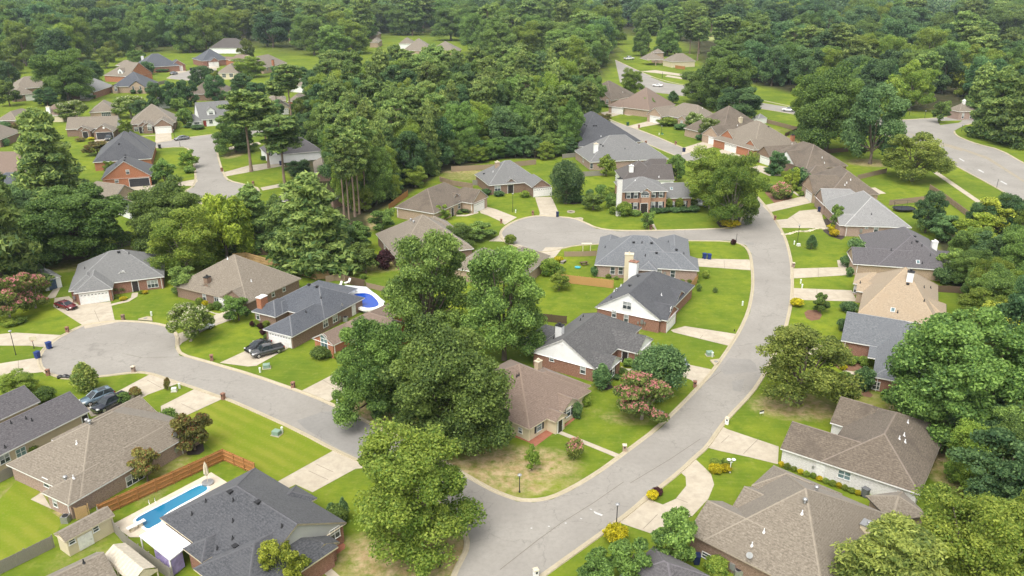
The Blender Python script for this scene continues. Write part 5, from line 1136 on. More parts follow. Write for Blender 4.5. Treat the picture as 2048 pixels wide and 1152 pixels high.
# ---- trees one can point to (kind, foot x, foot y, top y, width, label)
for t_ in [l.split('|') for l in '''
oak|748|836|636|152|large rounded oak left of the biggest dark oak, above the drive
oak|898|890|655|236|biggest dark oak, over the corner house lawn
maple|824|1082|876|244|large bright green maple by the stop sign at the junction
oaktall|860|700|474|168|tall leafy oak behind the pool house and its fence
oaktall|1008|720|496|160|tall dark oak beside the white gabled brick house
olive|1598|806|660|186|yellowish round tree by the street, over bare soil
oak|1905|878|636|266|huge dark oak over the blue grey roof at the right
deep|2030|800|600|150|dark tree at the right edge behind the huge oak
deep|1998|1030|878|180|bright topped broad tree right of the bare sandy yard
maple|1930|1200|992|238|big light green tree filling the bottom right corner
pinelight|1768|1240|1052|232|light green tufted pine at the bottom edge, right
small|1345|1130|1024|98|dense small tree between curved drive and tan house
small|1262|1175|1088|96|dull green leafy bush tree at the bottom edge
small|1192|1182|1108|84|low leafy tree left of the bottom edge bushes
round|1317|796|694|104|dense dark round tree in front of the silver car
pink|1284|838|750|110|pink blooming crape myrtle beside the dense round tree
cone|1202|776|728|38|narrow green conifer at the corner of the white gabled house
magnolia|173|781|727|46|cone shaped magnolia on the lawn below the cul de sac
cream|382|682|612|88|small umbrella shaped tree with white flowers at the cul de sac
pink|22|642|556|86|pink crape myrtle nearest the left edge
pink|72|616|545|66|second pink crape myrtle beside the white garden shed
oak|168|515|380|200|wide spreading oak in front of the fenced public pool
pinefull|12|590|328|150|tall dark pine at the left edge by the pool fence
pinefull|104|398|220|122|large dark pine covering the rusty roof, left side
oak|348|498|366|150|broad oak behind the bright maple, left of the willow like tree
maple|376|545|418|135|bright green bushy maple behind the grey cul de sac house
willow|455|517|393|100|light feathery tree right of the bright maple
pinefull|511|497|372|86|dark pine beside the light feathery tree
pinefull|628|540|350|160|largest full pine, beside the tan fence
small|375|585|537|70|dull green shrub tree at the side of the tan roofed house
small|478|640|596|54|round small tree in front of the tan garage
small|715|500|446|62|round green tree beside the trampoline
small|732|545|487|56|rounded tree with drooping leaves below the trampoline
small|764|462|420|56|round dull tree beside the brown hipped house
bushb|770|538|500|36|dark burgundy bush at the wall of the taupe hipped house
oaktall|920|500|450|64|dark airy tree at the cul de sac end of the taupe house
small|960|478|448|62|low spreading tree at the rim of the middle cul de sac
smallm|882|440|410|34|bright green young tree before the brown hipped house
maple|852|505|470|60|light pointed tree in front of the taupe hipped house
round|1132|407|322|66|dark rounded tree in a ring of mulch
smallm|1212|352|312|38|light young tree behind the wooden fence
small|1186|420|386|42|low dome shaped tree on the two storey lawn
maple|1420|418|300|118|broad tree behind the white pickup truck
maple|1464|452|312|112|large leaning tree at the street corner with yellow flowers
small|1294|458|424|28|small upright tree at the end of the brick walk
small|1352|362|310|36|dark small tree beside the dark brown roof
deep|1554|350|304|36|dark round tree in front of the white porch gable
yellow|1582|380|335|32|yellow green small tree beside the steep streaked roof
olive|1822|362|268|130|broad dull green tree by the sidewalk and long fence
deep|1740|328|172|104|tall pointed dark tree in front of the boulevard
oak|1652|302|134|140|tall broad tree by the boulevard fence with light top
maple|1628|270|138|96|paler crown leaning over the boulevard behind the tall tree
deep|1475|242|176|88|round full tree beside the white metal shed
oak|1402|208|140|84|airy dark tree at the boulevard left of the round one
oak|1445|220|112|104|tall thin oak over the boulevard
small|1878|246|203|34|young tree on the gatehouse island
pinefull|1985|278|138|90|dark pine by the gatehouse drive
pinefull|2035|292|150|90|dark pine cut by the right edge
pinefull|1955|236|128|60|dark pine beside the brick gatehouse
yellow|1935|190|122|80|yellow green rounded tree behind the gatehouse
smallm|1775|236|152|50|yellowish tree at the grass by the street entrance
deep|1850|465|383|56|tall shrubby tree behind the trampoline fence
deep|1880|482|430|60|dense dark shrubbery right of the shrubby tree
yellow|1985|480|402|110|yellow green tree above the right hand thicket
yellow|1945|492|430|80|lower yellow green tree before the fence end
deep|1985|560|470|110|dark green thicket tree at the right, upper
oak|2030|580|452|100|bushy tree at the right edge above the thicket
oak|1990|640|540|110|bushy tree at the right beside the small back lawn
deep|2040|700|560|90|dark bushy tree at the right edge, middle
oak|1960|600|535|70|leafy tree beside the wooden fence end at the right
small|1790|590|545|60|leafy shrub tree by the covered back porch
small|1905|560|500|60|leafy tree beside the dry back yard
small|1672|462|412|32|small spreading tree in a dark bed by the pale grey house
cone|1622|498|470|20|small pointed evergreen on the lawn by the street lamp
small|1640|625|589|34|small round tree in an orange mulch ring
rusty|390|900|826|74|rust tinged crape myrtle in a ringed bed
rusty|296|962|901|58|rust tinged small tree at the long brick wall
maple|40|790|745|72|leafy light tree behind the plum roof
bush|92|806|776|42|round dark shrub between the plum roof and the lawn
rusty|470|300|240|0|x
yellow|572|1180|1085|92|round yellow green tree before the big charcoal roof porch
bushr|492|1160|1132|40|red leaved shrub before the charcoal roof
cone|688|1040|996|24|narrow dark spire evergreen by the charcoal house
cone|664|1030|1006|22|smaller spire evergreen by the charcoal house
bush|676|1048|1012|40|spreading evergreen under the spires
smallm|1063|940|895|32|young dark green tree on the dry corner lawn
bushp|1148|918|875|36|pink tipped round bush on the corner lawn
smallm|1118|580|545|40|leafy conifer at the end of the cedar fence
bushm|1100|552|517|36|leafy green bush by the flower bed
oaktall|2020|1000|930|1|x
oak|472|305|224|84|dark leafy tree at the left street corner
pinetall|503|343|178|84|tall thin pine over the left street corner
pinetall|538|336|196|70|second tall pine beside the clipped hedge
pinetall|571|382|229|88|third tall pine leaning over the white house
pinetall|583|241|128|56|slim pine before the orange brick wall
pinetall|556|231|160|40|thin small topped pine beside the slim one
deep|600|360|322|50|dark rounded tree at the foot of the pine stand
small|330|368|322|44|small green tree beside the orange brick house
smallm|377|336|302|38|small street tree at the left street
bush|380|346|332|22|low rounded shrub under the small street tree
smallm|254|272|240|28|bright green small tree between two tan houses
cream|150|240|201|62|white flowering tree left of the white chimney
cream|263|236|191|60|white flowering tree right of the white chimney
oak|138|202|100|96|tall olive oak in front of the white garage, upper left
deep|60|150|120|1|x
small|20|212|163|46|small leafy tree at the left edge by the tan roof
deep|96|212|177|44|dark bushy tree beside the tan garage wall
deep|318|220|165|36|dark tree in front of the low black roof
deep|352|222|162|42|twin dark tree by the low black roof
deep|378|212|160|40|dark tree right of the twin, by the side lawn
deep|432|205|150|42|dark pointed tree left of the brown roof
deep|488|192|148|44|dark tree right of the brown roof
small|362|228|196|34|lighter green tree beside the grey cottage
small|374|255|217|32|small green tree at the cottage corner
maple|500|155|112|60|bright tree before the tan hipped houses, far street
deep|295|150|124|22|dark small tree at the far brick house
rusty|196|310|282|46|pinkish small tree before the charcoal roof
small|230|376|325|1|x
smallm|222|348|322|24|thin green tree at the wall of the orange brick house
rusty|1205|255|226|38|rusty pink crape myrtle by the upper street
cream|1388|262|225|38|white blooming tree before the taupe brick house
cream|1418|280|236|44|second white blooming tree beside it
small|1298|228|195|26|dark small tree at the rusty brown house
maple|1262|188|138|46|bright round tree behind the grey brown roof
cone|1345|208|182|22|small conifer in the yard by the boulevard
oak|1168|240|160|56|broad airy tree left of the grey brown house
maple|1110|268|150|70|light green tree at the edge of the pine stand
maple|1135|232|118|50|tall light green tree behind the pine stand
oak|1195|300|290|1|x
'''.strip().split('\n')]:
    if t_[5] == 'x': continue
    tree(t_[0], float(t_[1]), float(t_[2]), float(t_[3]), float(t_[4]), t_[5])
# ---- woods: one tree after another on its own ground
ROADS_ = [street, W1, W2, BV1]
def blocked(x, y, r=2.0):
    X = np.array([x]); Y = np.array([y])
    for f in FOOT:
        if abs(f[0].x-x) < 45 and abs(f[0].y-y) < 45:
            if inpoly(X, Y, f)[0]: return True
            c = (f[0]+f[2])/2
            if (c.x-x)**2 + (c.y-y)**2 < (r+3)**2: return True
    for f in ROADS_:
        if inpoly(X, Y, f)[0]: return True
        for q in f:
            if (q.x-x)**2 + (q.y-y)**2 < (r+1.5)**2: return True
    return False
def woods(outline, n, kinds, hr, rr, gap, group, lab, seed, keep_off=()):
    rs = random.Random(seed); P = px(outline); xs = [p.x for p in P]; ys = [p.y for p in P]; got = 0; mine = []
    off = [px(k) for k in keep_off]
    pp = K(outline); xs = [p[0] for p in pp]; ys = [p[1] for p in pp]
    for _ in range(n*60):
        if got >= n: break
        q_ = (rs.uniform(min(xs), max(xs)), rs.uniform(min(ys), max(ys)))
        if not inpoly(np.array([q_[0]]), np.array([q_[1]]), pp)[0]: continue
        w_ = G(q_); x, y = w_.x, w_.y; X, Y = np.array([x]), np.array([y])
        if any(inpoly(X, Y, o)[0] for o in off): continue
        k = rs.choice(kinds); kk = 1 + max(0, y-250)/430; r = rs.uniform(*rr)*kk
        if k.startswith('pine'): r *= .74
        if any((x-a)**2 + (y-b)**2 < (gap*(r+c)/2)**2 for a, b, c in CROWN_XY) or blocked(x, y, r*.4): continue
        h = rs.uniform(*hr)*min(kk, 2.6)**(.5 if 'stand' in group else .85)*(1.12 if k.startswith('pine') else .9)
        q = 'pine' if k.startswith('pine') else {'oak':'dark oak','oaktall':'tall oak','deep':'dark leafy tree','maple':'light green tree','yellow':'yellow green tree','olive':'olive green tree'}[k]
        plant(k, (x, y), r, h, lab.replace('#', q), group + ' ' + q); got += 1
    return got
WN = []
WN.append(woods("s 650,190 645,260 650,330 690,405 705,430 745,420 790,385 890,335 1000,312 1105,312 1168,300 1185,240 1190,180 1040,178 900,182 740,182 690,150", 175, ['pine','pine','pine','pinefull','oak','deep','maple'], (16,20.5), (4.6,6.6), .58, 'stand in the middle', '# crowded into the wooded stand behind the middle cul de sac', 1))
WN.append(woods("s 650,400 700,470 745,430 730,405", 5, ['pinetall'], (19,23), (4.5,5.5), .7, 'sparse pines', '# with bare trunk on the brown needle floor', 21))
WN.append(woods("s 545,500 560,545 610,560 690,530 690,470 600,450", 5, ['pinefull','deep'], (10,14), (4,5), .6, 'thicket by the tan fence', '# in the thicket beside the tan wooden fence', 22))
WN.append(woods("s -60,30 420,14 480,90 470,98 380,108 330,116 290,108 190,122 120,140 60,135 -60,160", 110, ['oak','oak','deep','olive','deep','maple'], (16,20), (5.2,8), .50, 'woods at upper left', '# in the woods behind the far left houses', 2))
WN.append(woods("s 430,24 1000,20 1230,80 1180,165 1000,138 735,124 700,122 640,132 590,114 540,100 470,94", 115, ['oak','deep','oak','maple','oaktall','pine'], (15,19), (5.2,8), .50, 'woods at the top', '# in the woods across the top of the view', 3, ['s 735,88 930,88 930,150 735,150','s 1840,28 1915,28 1915,80 1840,80']))
WN.append(woods("s 1270,22 2100,14 2100,214 1960,212 1960,180 1840,222 1760,224 1700,208 1600,182 1480,160 1400,140 1390,110", 200, ['oak','deep','deep','pine','maple','oak'], (15,19), (5.2,8), .50, 'woods beyond the boulevard', '# in the woods beyond the boulevard', 4, ["s 1310,90 1430,90 1430,150 1310,150",'s 1835,28 1915,28 1915,85 1835,85']))
WN.append(woods("s 1905,500 1990,440 2100,440 2100,1150 1960,1150 1930,980 1990,850 1960,640", 26, ['oak','deep','yellow','maple'], (8,12), (3.6,5.5), .62, 'thicket at right', '# in the thicket along the right edge', 5))
WN.append(woods("s -60,455 50,470 150,505 40,600 -80,600", 6, ['pinefull','deep','oak'], (11,16), (4.5,6.5), .7, 'woods at left', '# in the grove at the left edge', 6))
WN.append(woods("s 1290,80 1400,60 1500,120 1450,150 1350,115 1260,125", 12, ['pinetall','pine','oak'], (13,17), (3.5,5), .8, 'park trees', '# in the park like strip by the pavilion', 7))
WN.append(woods("s 622,190 660,180 675,260 690,330 655,330 642,250", 9, ['pinefull','pine','deep','maple'], (14,20), (4.5,6), .65, 'stand edge', '# at the left edge of the wooded stand', 8))
WN.append(woods("s 735,430 800,398 885,342 1000,318 1112,320 1165,300 1150,280 1000,302 880,325 780,385 720,415", 26, ['deep','deep','oak','maple'], (6,9), (2.8,4.2), .55, 'undergrowth of the stand', '# low at the foot of the wooded stand', 31))
WN.append(woods("s -20,110 480,98 620,160 640,330 560,330 520,250 440,200 300,270 -20,290", 22, ['deep','oak','olive','maple','deep'], (7,12), (2.8,4.6), .95, 'yard trees at upper left', '# among the far left houses', 32, ['s -20,190 290,178 290,340 -20,340']))
WN.append(woods("s 0,400 60,420 100,500 60,520 0,520", 4, ['deep','oak'], (9,13), (4,6), .7, 'pool side trees', '# before the turquoise pool', 33))
WN.append(woods("s 120,62 420,34 1000,34 2090,34 2090,80 1270,75 1000,70 430,85 100,85", 130, ['oak','deep','deep','maple','oak','pine'], (14,18), (4.6,7), .48, 'far woods', '# in the farthest row of woods before the horizon', 41, ['s 1835,28 1915,28 1915,85 1835,85']))
print('woods', WN, KINDN)
# ---- far woods seen as one mass: many small crowns joined, out to the horizon
rs = np.random.RandomState(5); cl = []
far = []
for _ in range(1900):
    y = 1050 + 2600*rs.uniform()**1.6; x = rs.uniform(-1, 1)*(y*.72+60)
    if inpoly(np.array([x]), np.array([y]), FIELDS[0])[0]: continue
    far.append((x, y))
for x, y in far:
    r = rs.uniform(16, 27); h = rs.uniform(20, 34); t = rs.uniform(.1, .65)
    cl.append(((x, y, h*.62), (r, r, h*.38), 190, t))
    for k in range(3):
        a = rs.uniform(0, 6.28); q = rs.uniform(.3,.75)*r
        cl.append(((x+math.cos(a)*q, y+math.sin(a)*q, h*rs.uniform(.5,.85)), (r*.5, r*.5, h*.26), 60, t + rs.uniform(-.15,.15)))
fm = crown_mesh('distant_woods', cl, 2.3, rs, 'leaf_far')
fo = bpy.data.objects.new('distant_woods', fm); COL.objects.link(fo); fo['kind'] = 'stuff'; fo['label'] = 'distant woods reaching to the horizon'
# ================================================================ fences
def woodmat(name, a, b, c):
    m, nt, out = nodes_of(name)
    uv = N(nt, 'ShaderNodeUVMap').outputs[0]
    f = noise(nt, scaled(nt, uv, (5.5, 0.5, 1)), 1.0, 3.0, 0.7); f2 = noise(nt, scaled(nt, uv, (0.6, 0.9, 1)), 1.0, 4.0, 0.6)
    col = mixc(nt, ramp(nt, f, .3, .7), a, b)
    h = N(nt, 'ShaderNodeMath', operation='MULTIPLY'); h.inputs[1].default_value = .7; L(nt, ramp(nt, f2, .42, .72), h.inputs[0])
    MAT[name] = finish(m, nt, out, mixc(nt, h.outputs[0], col, c), .9, .15); return m
woodmat('wood_orange', (.32,.145,.05), (.43,.21,.075), (.36,.19,.085)); woodmat('wood_grey', (.20,.18,.155), (.30,.275,.24), (.24,.24,.19)); woodmat('wood_tan', (.40,.26,.12), (.50,.345,.175), (.36,.235,.12))
woodmat('wood_cedar', (.42,.235,.085), (.50,.30,.125), (.38,.21,.085)); woodmat('wood_brown', (.10,.068,.045), (.15,.105,.07), (.115,.085,.055)); woodmat('wood_mid', (.26,.19,.125), (.34,.255,.18), (.28,.23,.16))
def fence(label, s, mat, h=1.85, group=None, gaps=False, side=1):
    P = px(s); c = P[0]
    root = thing('fence', label, 'fence', (c.x, c.y, 0), 0, group)
    B = MB(); pr = rng
    for a, b in zip(P[:-1], P[1:]):
        d = (b-a); Ln = d.length; d.normalize(); n = Vector((-d.y, d.x, 0))
        if n.dot(Vector((0,0,0))-a) < 0: n = -n      # boards on the side turned to the view for half of the runs
        n = n*side
        npst = max(1, round(Ln/2.45))
        for k in range(npst + (1 if b is P[-1] else 0)):
            q = a + d*Ln*k/npst - c
            m_ = MB(); m_.box((0,0,(h+.08)/2),(.11,.11,h+.08)); o = m_.build('post', MAT[mat], root, loc=(q.x, q.y, 0)); o.rotation_euler = (0,0,math.atan2(d.y,d.x))
        w = .145 if not gaps else .16; nb = int(Ln/w)
        for k in range(nb):
            q0 = a + d*(k*w + .004) - c + n*.075; q1 = q0 + d*(w-.012); hh = h + pr.uniform(-.025,.025)
            t = n*.012; u = k*w
            zt = [.04, hh]
            if gaps and k % 2: continue
            B.poly([q0+t+Vector((0,0,.04)), q1+t+Vector((0,0,.04)), q1+t+Vector((0,0,hh)), q0+t+Vector((0,0,hh))], [(u+pr.random()*9,.04),(u+w,.04),(u+w,hh),(u,hh)])
            B.poly([q1-t+Vector((0,0,.04)), q0-t+Vector((0,0,.04)), q0-t+Vector((0,0,hh)), q1-t+Vector((0,0,hh))], [(u,.04),(u+w,.04),(u+w,hh),(u,hh)])
            B.poly([q0-t+Vector((0,0,hh)), q0+t+Vector((0,0,hh)), q1+t+Vector((0,0,hh)), q1-t+Vector((0,0,hh))])
        for z in (.35, h*.55, h-.25):
            m0 = a - c; m1 = b - c
            B.poly([m0+Vector((0,0,z-.05))-n*.03, m1+Vector((0,0,z-.05))-n*.03, m1+Vector((0,0,z+.05))-n*.03, m0+Vector((0,0,z+.05))-n*.03], [(0,0),(.05,0),(.05,.1),(0,.1)])
            B.poly([m0+Vector((0,0,z+.05))-n*.03, m1+Vector((0,0,z+.05))-n*.03, m1+Vector((0,0,z+.05))+n*.055, m0+Vector((0,0,z+.05))+n*.055], [(0,0),(.05,0),(.05,.1),(0,.1)])
    B.build('boards', MAT[mat], root); return root
for l in '''
orange stained privacy fence around the long pool yard|d1 768,706 1720,270 1962,378|wood_orange|1.9|-1
weathered grey fence in the lower left corner lawn|d1 -20,1150 418,932|wood_grey|1.7|1
weathered grey fence between plum roof and brick house|d1 -20,445 192,335|wood_grey|1.6|1
weathered grey fence running from orange fence past the pool deck|d1 765,720 870,800 1000,950 1330,1190|wood_grey|1.8|1
new tan fence behind the tan roofed house|f1 420,152 545,142 1210,335 1345,325|wood_tan|1.8|-1
low lattice topped fence beyond the round pool|f1 1312,362 1400,342 1500,348|wood_mid|1.5|1
dark red board screen behind the round pool|f1 1500,370 1690,415|wood_brown|1.9|1
low rail fence right of the round pool|f1 1700,410 1960,470 2040,490|wood_mid|1.2|1
bright cedar fence below the yard with toys|f2 358,525 945,592|wood_cedar|1.9|1
dark brown fence between two big oaks and charcoal roof|f2 170,918 470,952|wood_brown|1.6|1
cedar gate fence at the corner of the blue grey house|f2 1800,525 1690,668 1630,668|wood_cedar|1.8|1
grey wooden fence along the foot of the pine stand|e8 690,187 1190,160 1640,105|wood_mid|1.8|1
grey fence between the two cul de sac houses|e8 930,340 1035,338|wood_grey|1.7|1
half grey half orange fence behind the brown hipped house|e8 560,300 700,345 930,380|wood_mid|1.7|-1
orange fence beside the tall pines and brown hipped house|e8 -10,622 80,548 200,462|wood_orange|1.8|1
grey fence between lawn and dark brown roof|b3 620,282 805,272|wood_grey|1.7|1
grey fence behind the house with white chimney|b3 478,142 608,127|wood_grey|1.6|1
weathered rail fence by the boulevard and metal shed|e6 905,392 1285,492|wood_mid|1.7|-1
dark fence under the tall boulevard trees|e6 1285,495 1130,560|wood_brown|1.6|1
grey fence below the tall pointed tree|e6 1590,760 1885,735|wood_brown|1.6|1
curved grey fence between the two back lawns|e7 1250,318 1560,243|wood_mid|1.6|1
grey fence behind the trampoline|e7 1590,592 1990,545|wood_mid|1.6|1
long grey fence along the sidewalk and boulevard|b4 1340,372 1460,452 1672,612|wood_mid|1.7|-1
shaded fence behind the small right hand lawn|f4 1085,748 1515,772|wood_brown|1.5|1
brown fence behind the sandy yard|f6 1650,352 2035,465|wood_mid|1.6|1
long dark fence behind the grey cul de sac house|b1 130,952 620,912 690,905|wood_brown|1.8|1
grey fence behind the grey hipped roof|b1 880,842 1010,805|wood_grey|1.6|1
shaded fence right of the light feathery tree|b1 1810,888 b2 157,882|wood_brown|1.8|1
weathered curved fence at the far left street|a1 1170,660 1280,640|wood_grey|1.9|1
pale fence between the far tan gabled houses|a1 780,722 865,712|wood_grey|1.6|1
orange fence beside the cream outbuilding|a3 1345,525 1420,535|wood_orange|2.2|1
grey picket run around the toy yard|f2 450,270 640,268 780,262|wood_mid|1.3|1
short wooden gate beside the white brick house|f6 1275,1150 1320,1120|wood_tan|1.7|1
tan gate panel between cream shed and brick house|d1 590,720 690,690|wood_tan|1.7|1
'''.strip().split('\n'):
    a = l.split('|'); fence(a[0], a[1], a[2], float(a[3]), side=int(a[4]))
# ================================================================ vehicles
def paint(name, c): return plain(name, c, 0.22, 0.6, 0.15, var=0.03, coat=0.7)
tyre = plain('tyre', (.015,.015,.016), .85, .2); rim = plain('rim', (.42,.42,.43), .3, .5, .8); car_glass = glassmat('car_glass', (.03,.04,.045)); lamp_w = plain('headlight', (.75,.75,.72), .15, .6); lamp_r = plain('taillight', (.30,.015,.012), .2, .6); trim_k = plain('black_trim', (.015,.015,.016), .5, .3); chrome = plain('chrome', (.6,.6,.6), .15, .6, .9)
# side profiles: (x from rear to front, sill height, shoulder height, half width) and the cabin (x, z) outline
CARS = {
 'sedan': dict(L=4.85, W=.92, body=[(-2.42,.42,.78,.74),(-2.3,.30,.98,.86),(-1.6,.24,1.02,.92),(-.6,.22,.98,.93),(.7,.22,.95,.93),(1.3,.23,.90,.91),(2.05,.27,.78,.86),(2.42,.36,.62,.72)], cab=[(-1.95,1.0),(-1.05,1.42),(.15,1.45),(1.15,.93)], wb=(-1.42,1.45), r=.33),
 'coupe': dict(L=4.7, W=.93, body=[(-2.35,.42,.80,.76),(-2.2,.30,.95,.90),(-1.5,.24,.98,.94),(-.5,.22,.92,.92),(.7,.22,.88,.92),(1.3,.23,.86,.93),(2.0,.27,.74,.86),(2.35,.34,.58,.70)], cab=[(-1.9,.97),(-.9,1.27),(-.1,1.29),(.85,.88)], wb=(-1.35,1.38), r=.34),
 'suv': dict(L=4.9, W=.96, body=[(-2.45,.50,.98,.80),(-2.35,.36,1.08,.90),(-1.5,.30,1.10,.96),(-.4,.28,1.08,.96),(.9,.28,1.06,.96),(1.5,.30,1.04,.94),(2.2,.34,.94,.88),(2.45,.42,.80,.76)], cab=[(-2.38,1.06),(-2.05,1.70),(.2,1.74),(1.25,1.06)], wb=(-1.45,1.5), r=.38),
 'pickup': dict(L=5.7, W=1.0, body=[(-2.85,.55,1.12,.94),(-2.75,.45,1.16,.98),(-1.6,.38,1.16,1.0),(-.4,.34,1.16,1.0),(1.1,.34,1.14,1.0),(1.6,.36,1.12,.99),(2.6,.40,1.04,.95),(2.85,.50,.86,.84)], cab=[(-.85,1.14),(-.70,1.82),(.75,1.86),(1.45,1.14)], wb=(-1.75,1.8), r=.41)}
def car(kind, colour, s, label, extra=''):
    a, b = px(s); d = b - a; C = CARS[kind]; P = (a+b)/2
    root = thing({'sedan':'parked_car','coupe':'car','suv':'suv','pickup':'pickup_truck'}[kind], label, {'sedan':'car','coupe':'car','suv':'SUV','pickup':'pickup truck'}[kind], (P.x, P.y, .03), math.atan2(d.y, d.x))
    k_ = 1 + max(0, P.y-150)/900; root.scale = (k_, k_, k_)
    mb = MB(); secs = []
    for x, zs, zt, w in C['body']:
        secs.append([Vector(p) for p in ((x,-w*.86,zs),(x,-w,zs+.14),(x,-w,zs+(zt-zs)*.62),(x,-w*.90,zt),(x,0,zt+.035),(x,w*.90,zt),(x,w,zs+(zt-zs)*.62),(x,w,zs+.14),(x,w*.86,zs))])
    mb.loft(secs); body = mb.build('body', colour, root, smooth=True)
    # cabin: glass sides, roof skin
    W = C['W']; x0, x1, x2, x3 = [p[0] for p in C['cab']]; z0, z1, z2, z3 = [p[1] for p in C['cab']]; wb, wt = W*.90, W*.70
    g = MB()
    lo = lambda x, z, sx: Vector((x, sx*wb, z)); up = lambda x, z, sx: Vector((x, sx*wt, z))
    for sx in (-1, 1):
        q = [lo(x0,z0,sx), lo(x3,z3,sx), up(x2,z2-.03,sx), up(x1,z1-.03,sx)]; g.poly(q if sx < 0 else q[::-1])
    g.poly([lo(x3,z3,-1), lo(x3,z3,1), up(x2,z2-.03,1), up(x2,z2-.03,-1)]); g.poly([lo(x0,z0,1), lo(x0,z0,-1), up(x1,z1-.03,-1), up(x1,z1-.03,1)])
    g.build('windows', car_glass, root)
    r = MB(); e = .03
    S_ = []
    for x, z in ((x1-.05,z1-.05),(x1+.12,z1+.0),((x1+x2)/2,max(z1,z2)+.02),(x2-.12,z2),(x2+.05,z2-.05)): S_.append([Vector((x,-wt-e,z-.05)), Vector((x,-wt*.85,z)), Vector((x,wt*.85,z)), Vector((x,wt+e,z-.05)), Vector((x,0,z-.06))])
    r.loft(S_); r.build('roof', trim_k if 'darkroof' in extra else colour, root, smooth=True)
    pl = MB()   # pillars
    for sx in (-1, 1):
        for (xa, za), (xb, zb) in (((x0,z0),(x1,z1)),((x3,z3),(x2,z2)),(((x0+x3)/2,(z0+z3)/2),((x1+x2)/2,z1))):
            pl.tube([lo(xa,za-.02,sx)*1.0, up(xb,zb-.02,sx)], [.05,.045], 5)
    pl.build('pillars', colour, root)
    for xw in C['wb']:
        for sx in (-1, 1):
            w_ = MB(); R_ = C['r']; y0, y1 = sx*(W-.22), sx*(W+.015)
            w_.tube([(0,y0,0),(0,y1,0)], [R_,R_], 18)
            wo = w_.build('wheel', tyre, root, loc=(xw, 0, R_))
            m_ = MB(); m_.tube([(0,y1-sx*.02,0),(0,y1+sx*.012,0)], [R_*.66,R_*.6], 14); m_.build('rim', rim, wo)
    xf = C['body'][-2]; xr = C['body'][1]; xF = C['body'][-1]; xR = C['body'][0]
    for sx in (-1, 1):
        h = MB(); h.box((xf[0]+.10, sx*xf[3]*.80, xf[2]-.12), (.34,.34,.15)); h.build('headlight', lamp_w, root)
        t = MB(); t.box((xr[0]-.02, sx*xr[3]*.86, xr[2]-.14), (.2,.26,.2)); t.build('taillight', lamp_r, root)
        m_ = MB(); m_.box((x3-.35, sx*(W+.08), z3+.06), (.12,.2,.13)); m_.build('mirror', colour, root)
    gr = MB(); gr.box((xF[0]-.03, 0, (xF[1]+xF[2])/2+.05), (.12, xF[3]*1.3, .22)); gr.build('grille', chrome if 'chrome' in extra else trim_k, root)
    bp = MB(); bp.box((xR[0]+.02,0,xR[1]+.05),(.16,xR[3]*1.9,.2)); bp.box((xF[0]-.04,0,xF[1]),(.16,xF[3]*1.85,.16)); bp.build('bumper', trim_k if kind != 'pickup' else chrome, root)
    if kind == 'pickup':
        t = MB(); xe = C['cab'][0][0]-.08
        if 'cover' in extra: t.box(((xe-2.78)/2,0,1.2),(xe+2.78,1.8,.05)); t.build('bed_cover', trim_k, root)
        else: t.box(((xe-2.78)/2,0,1.195),(xe+2.78-.1,1.62,.03)); t.build('truck_bed', trim_k, root)
    if 'rails' in extra:
        t = MB()
        for sx in (-1,1): t.tube([(x1+.2,sx*wt*.95,z1+.07),(x2-.2,sx*wt*.95,z2+.08)],[.025,.025],6)
        t.build('roof_rail', chrome, root); t = MB(); t.box(((x1+x2)/2+.1,0,z2+.022),(1.2,.8,.02)); t.build('sunroof', car_glass, root)
    return root
PC = {n: paint('paint_'+n, c) for n, c in dict(maroon=(.13,.012,.018), silver=(.48,.50,.52), black=(.012,.014,.018), graphite=(.055,.056,.058), bluegrey=(.12,.18,.23), navy=(.012,.016,.028), white=(.78,.78,.77), steel=(.22,.25,.30), grey=(.17,.18,.19)).items()}
car('sedan', PC['maroon'], 'g1 150,925 400,985', 'dark red sedan parked beside the white garage of the grey house')
car('sedan', PC['silver'], 'c1 1465,408 1625,362', 'silver car half hidden by the white flowering tree')
car('sedan', PC['black'], 'g2 470,400 130,540', 'black sedan parked alongside the graphite pickup truck')
car('pickup', PC['graphite'], 'g2 690,500 215,620', 'graphite pickup truck in the drive of the slate blue house')
car('suv', PC['bluegrey'], 'g5 590,430 160,590', 'blue grey SUV with roof rails beside the black pickup', 'rails')
car('pickup', PC['navy'], 'g5 850,470 330,730', 'black pickup truck with covered bed and chrome grille', 'cover chrome')
car('sedan', PC['steel'], 'c3 1310,605 1415,678', 'silver grey car nose out beside the dense round tree')
car('pickup', PC['white'], 'g3 1850,800 1560,775', 'white pickup truck at the end wall of the two storey house')
car('sedan', PC['grey'], 'a1 1445,1068 1350,1080', 'grey car parked at the kerb of the left street')
car('sedan', PC['grey'], 'a1 1305,580 1368,565', 'dark grey car parked on the far left cul de sac')
car('suv', PC['graphite'], 'e2 1500,590 1455,635', 'dark grey SUV outside the open double garage')
car('coupe', PC['white'], 'a3 1250,668 1170,662', 'white sports car driving along the boulevard')
car('suv', PC['white'], 'a4 322,836 255,830', 'white SUV driving along the boulevard by the tall trees')
car('sedan', PC['white'], 'a2 1180,12 1200,24', 'white car far off on the road at the top edge')
car('pickup', PC['white'], 'a3 960,462 1020,458', 'white truck parked among the trees left of the pavilion')
car('suv', PC['black'], 'a3 700,665 780,648', 'black vehicle parked behind the grey brown hipped house')
car('sedan', PC['black'], 'a3 1422,712 1470,722', 'dark car passing behind the airy boulevard tree')
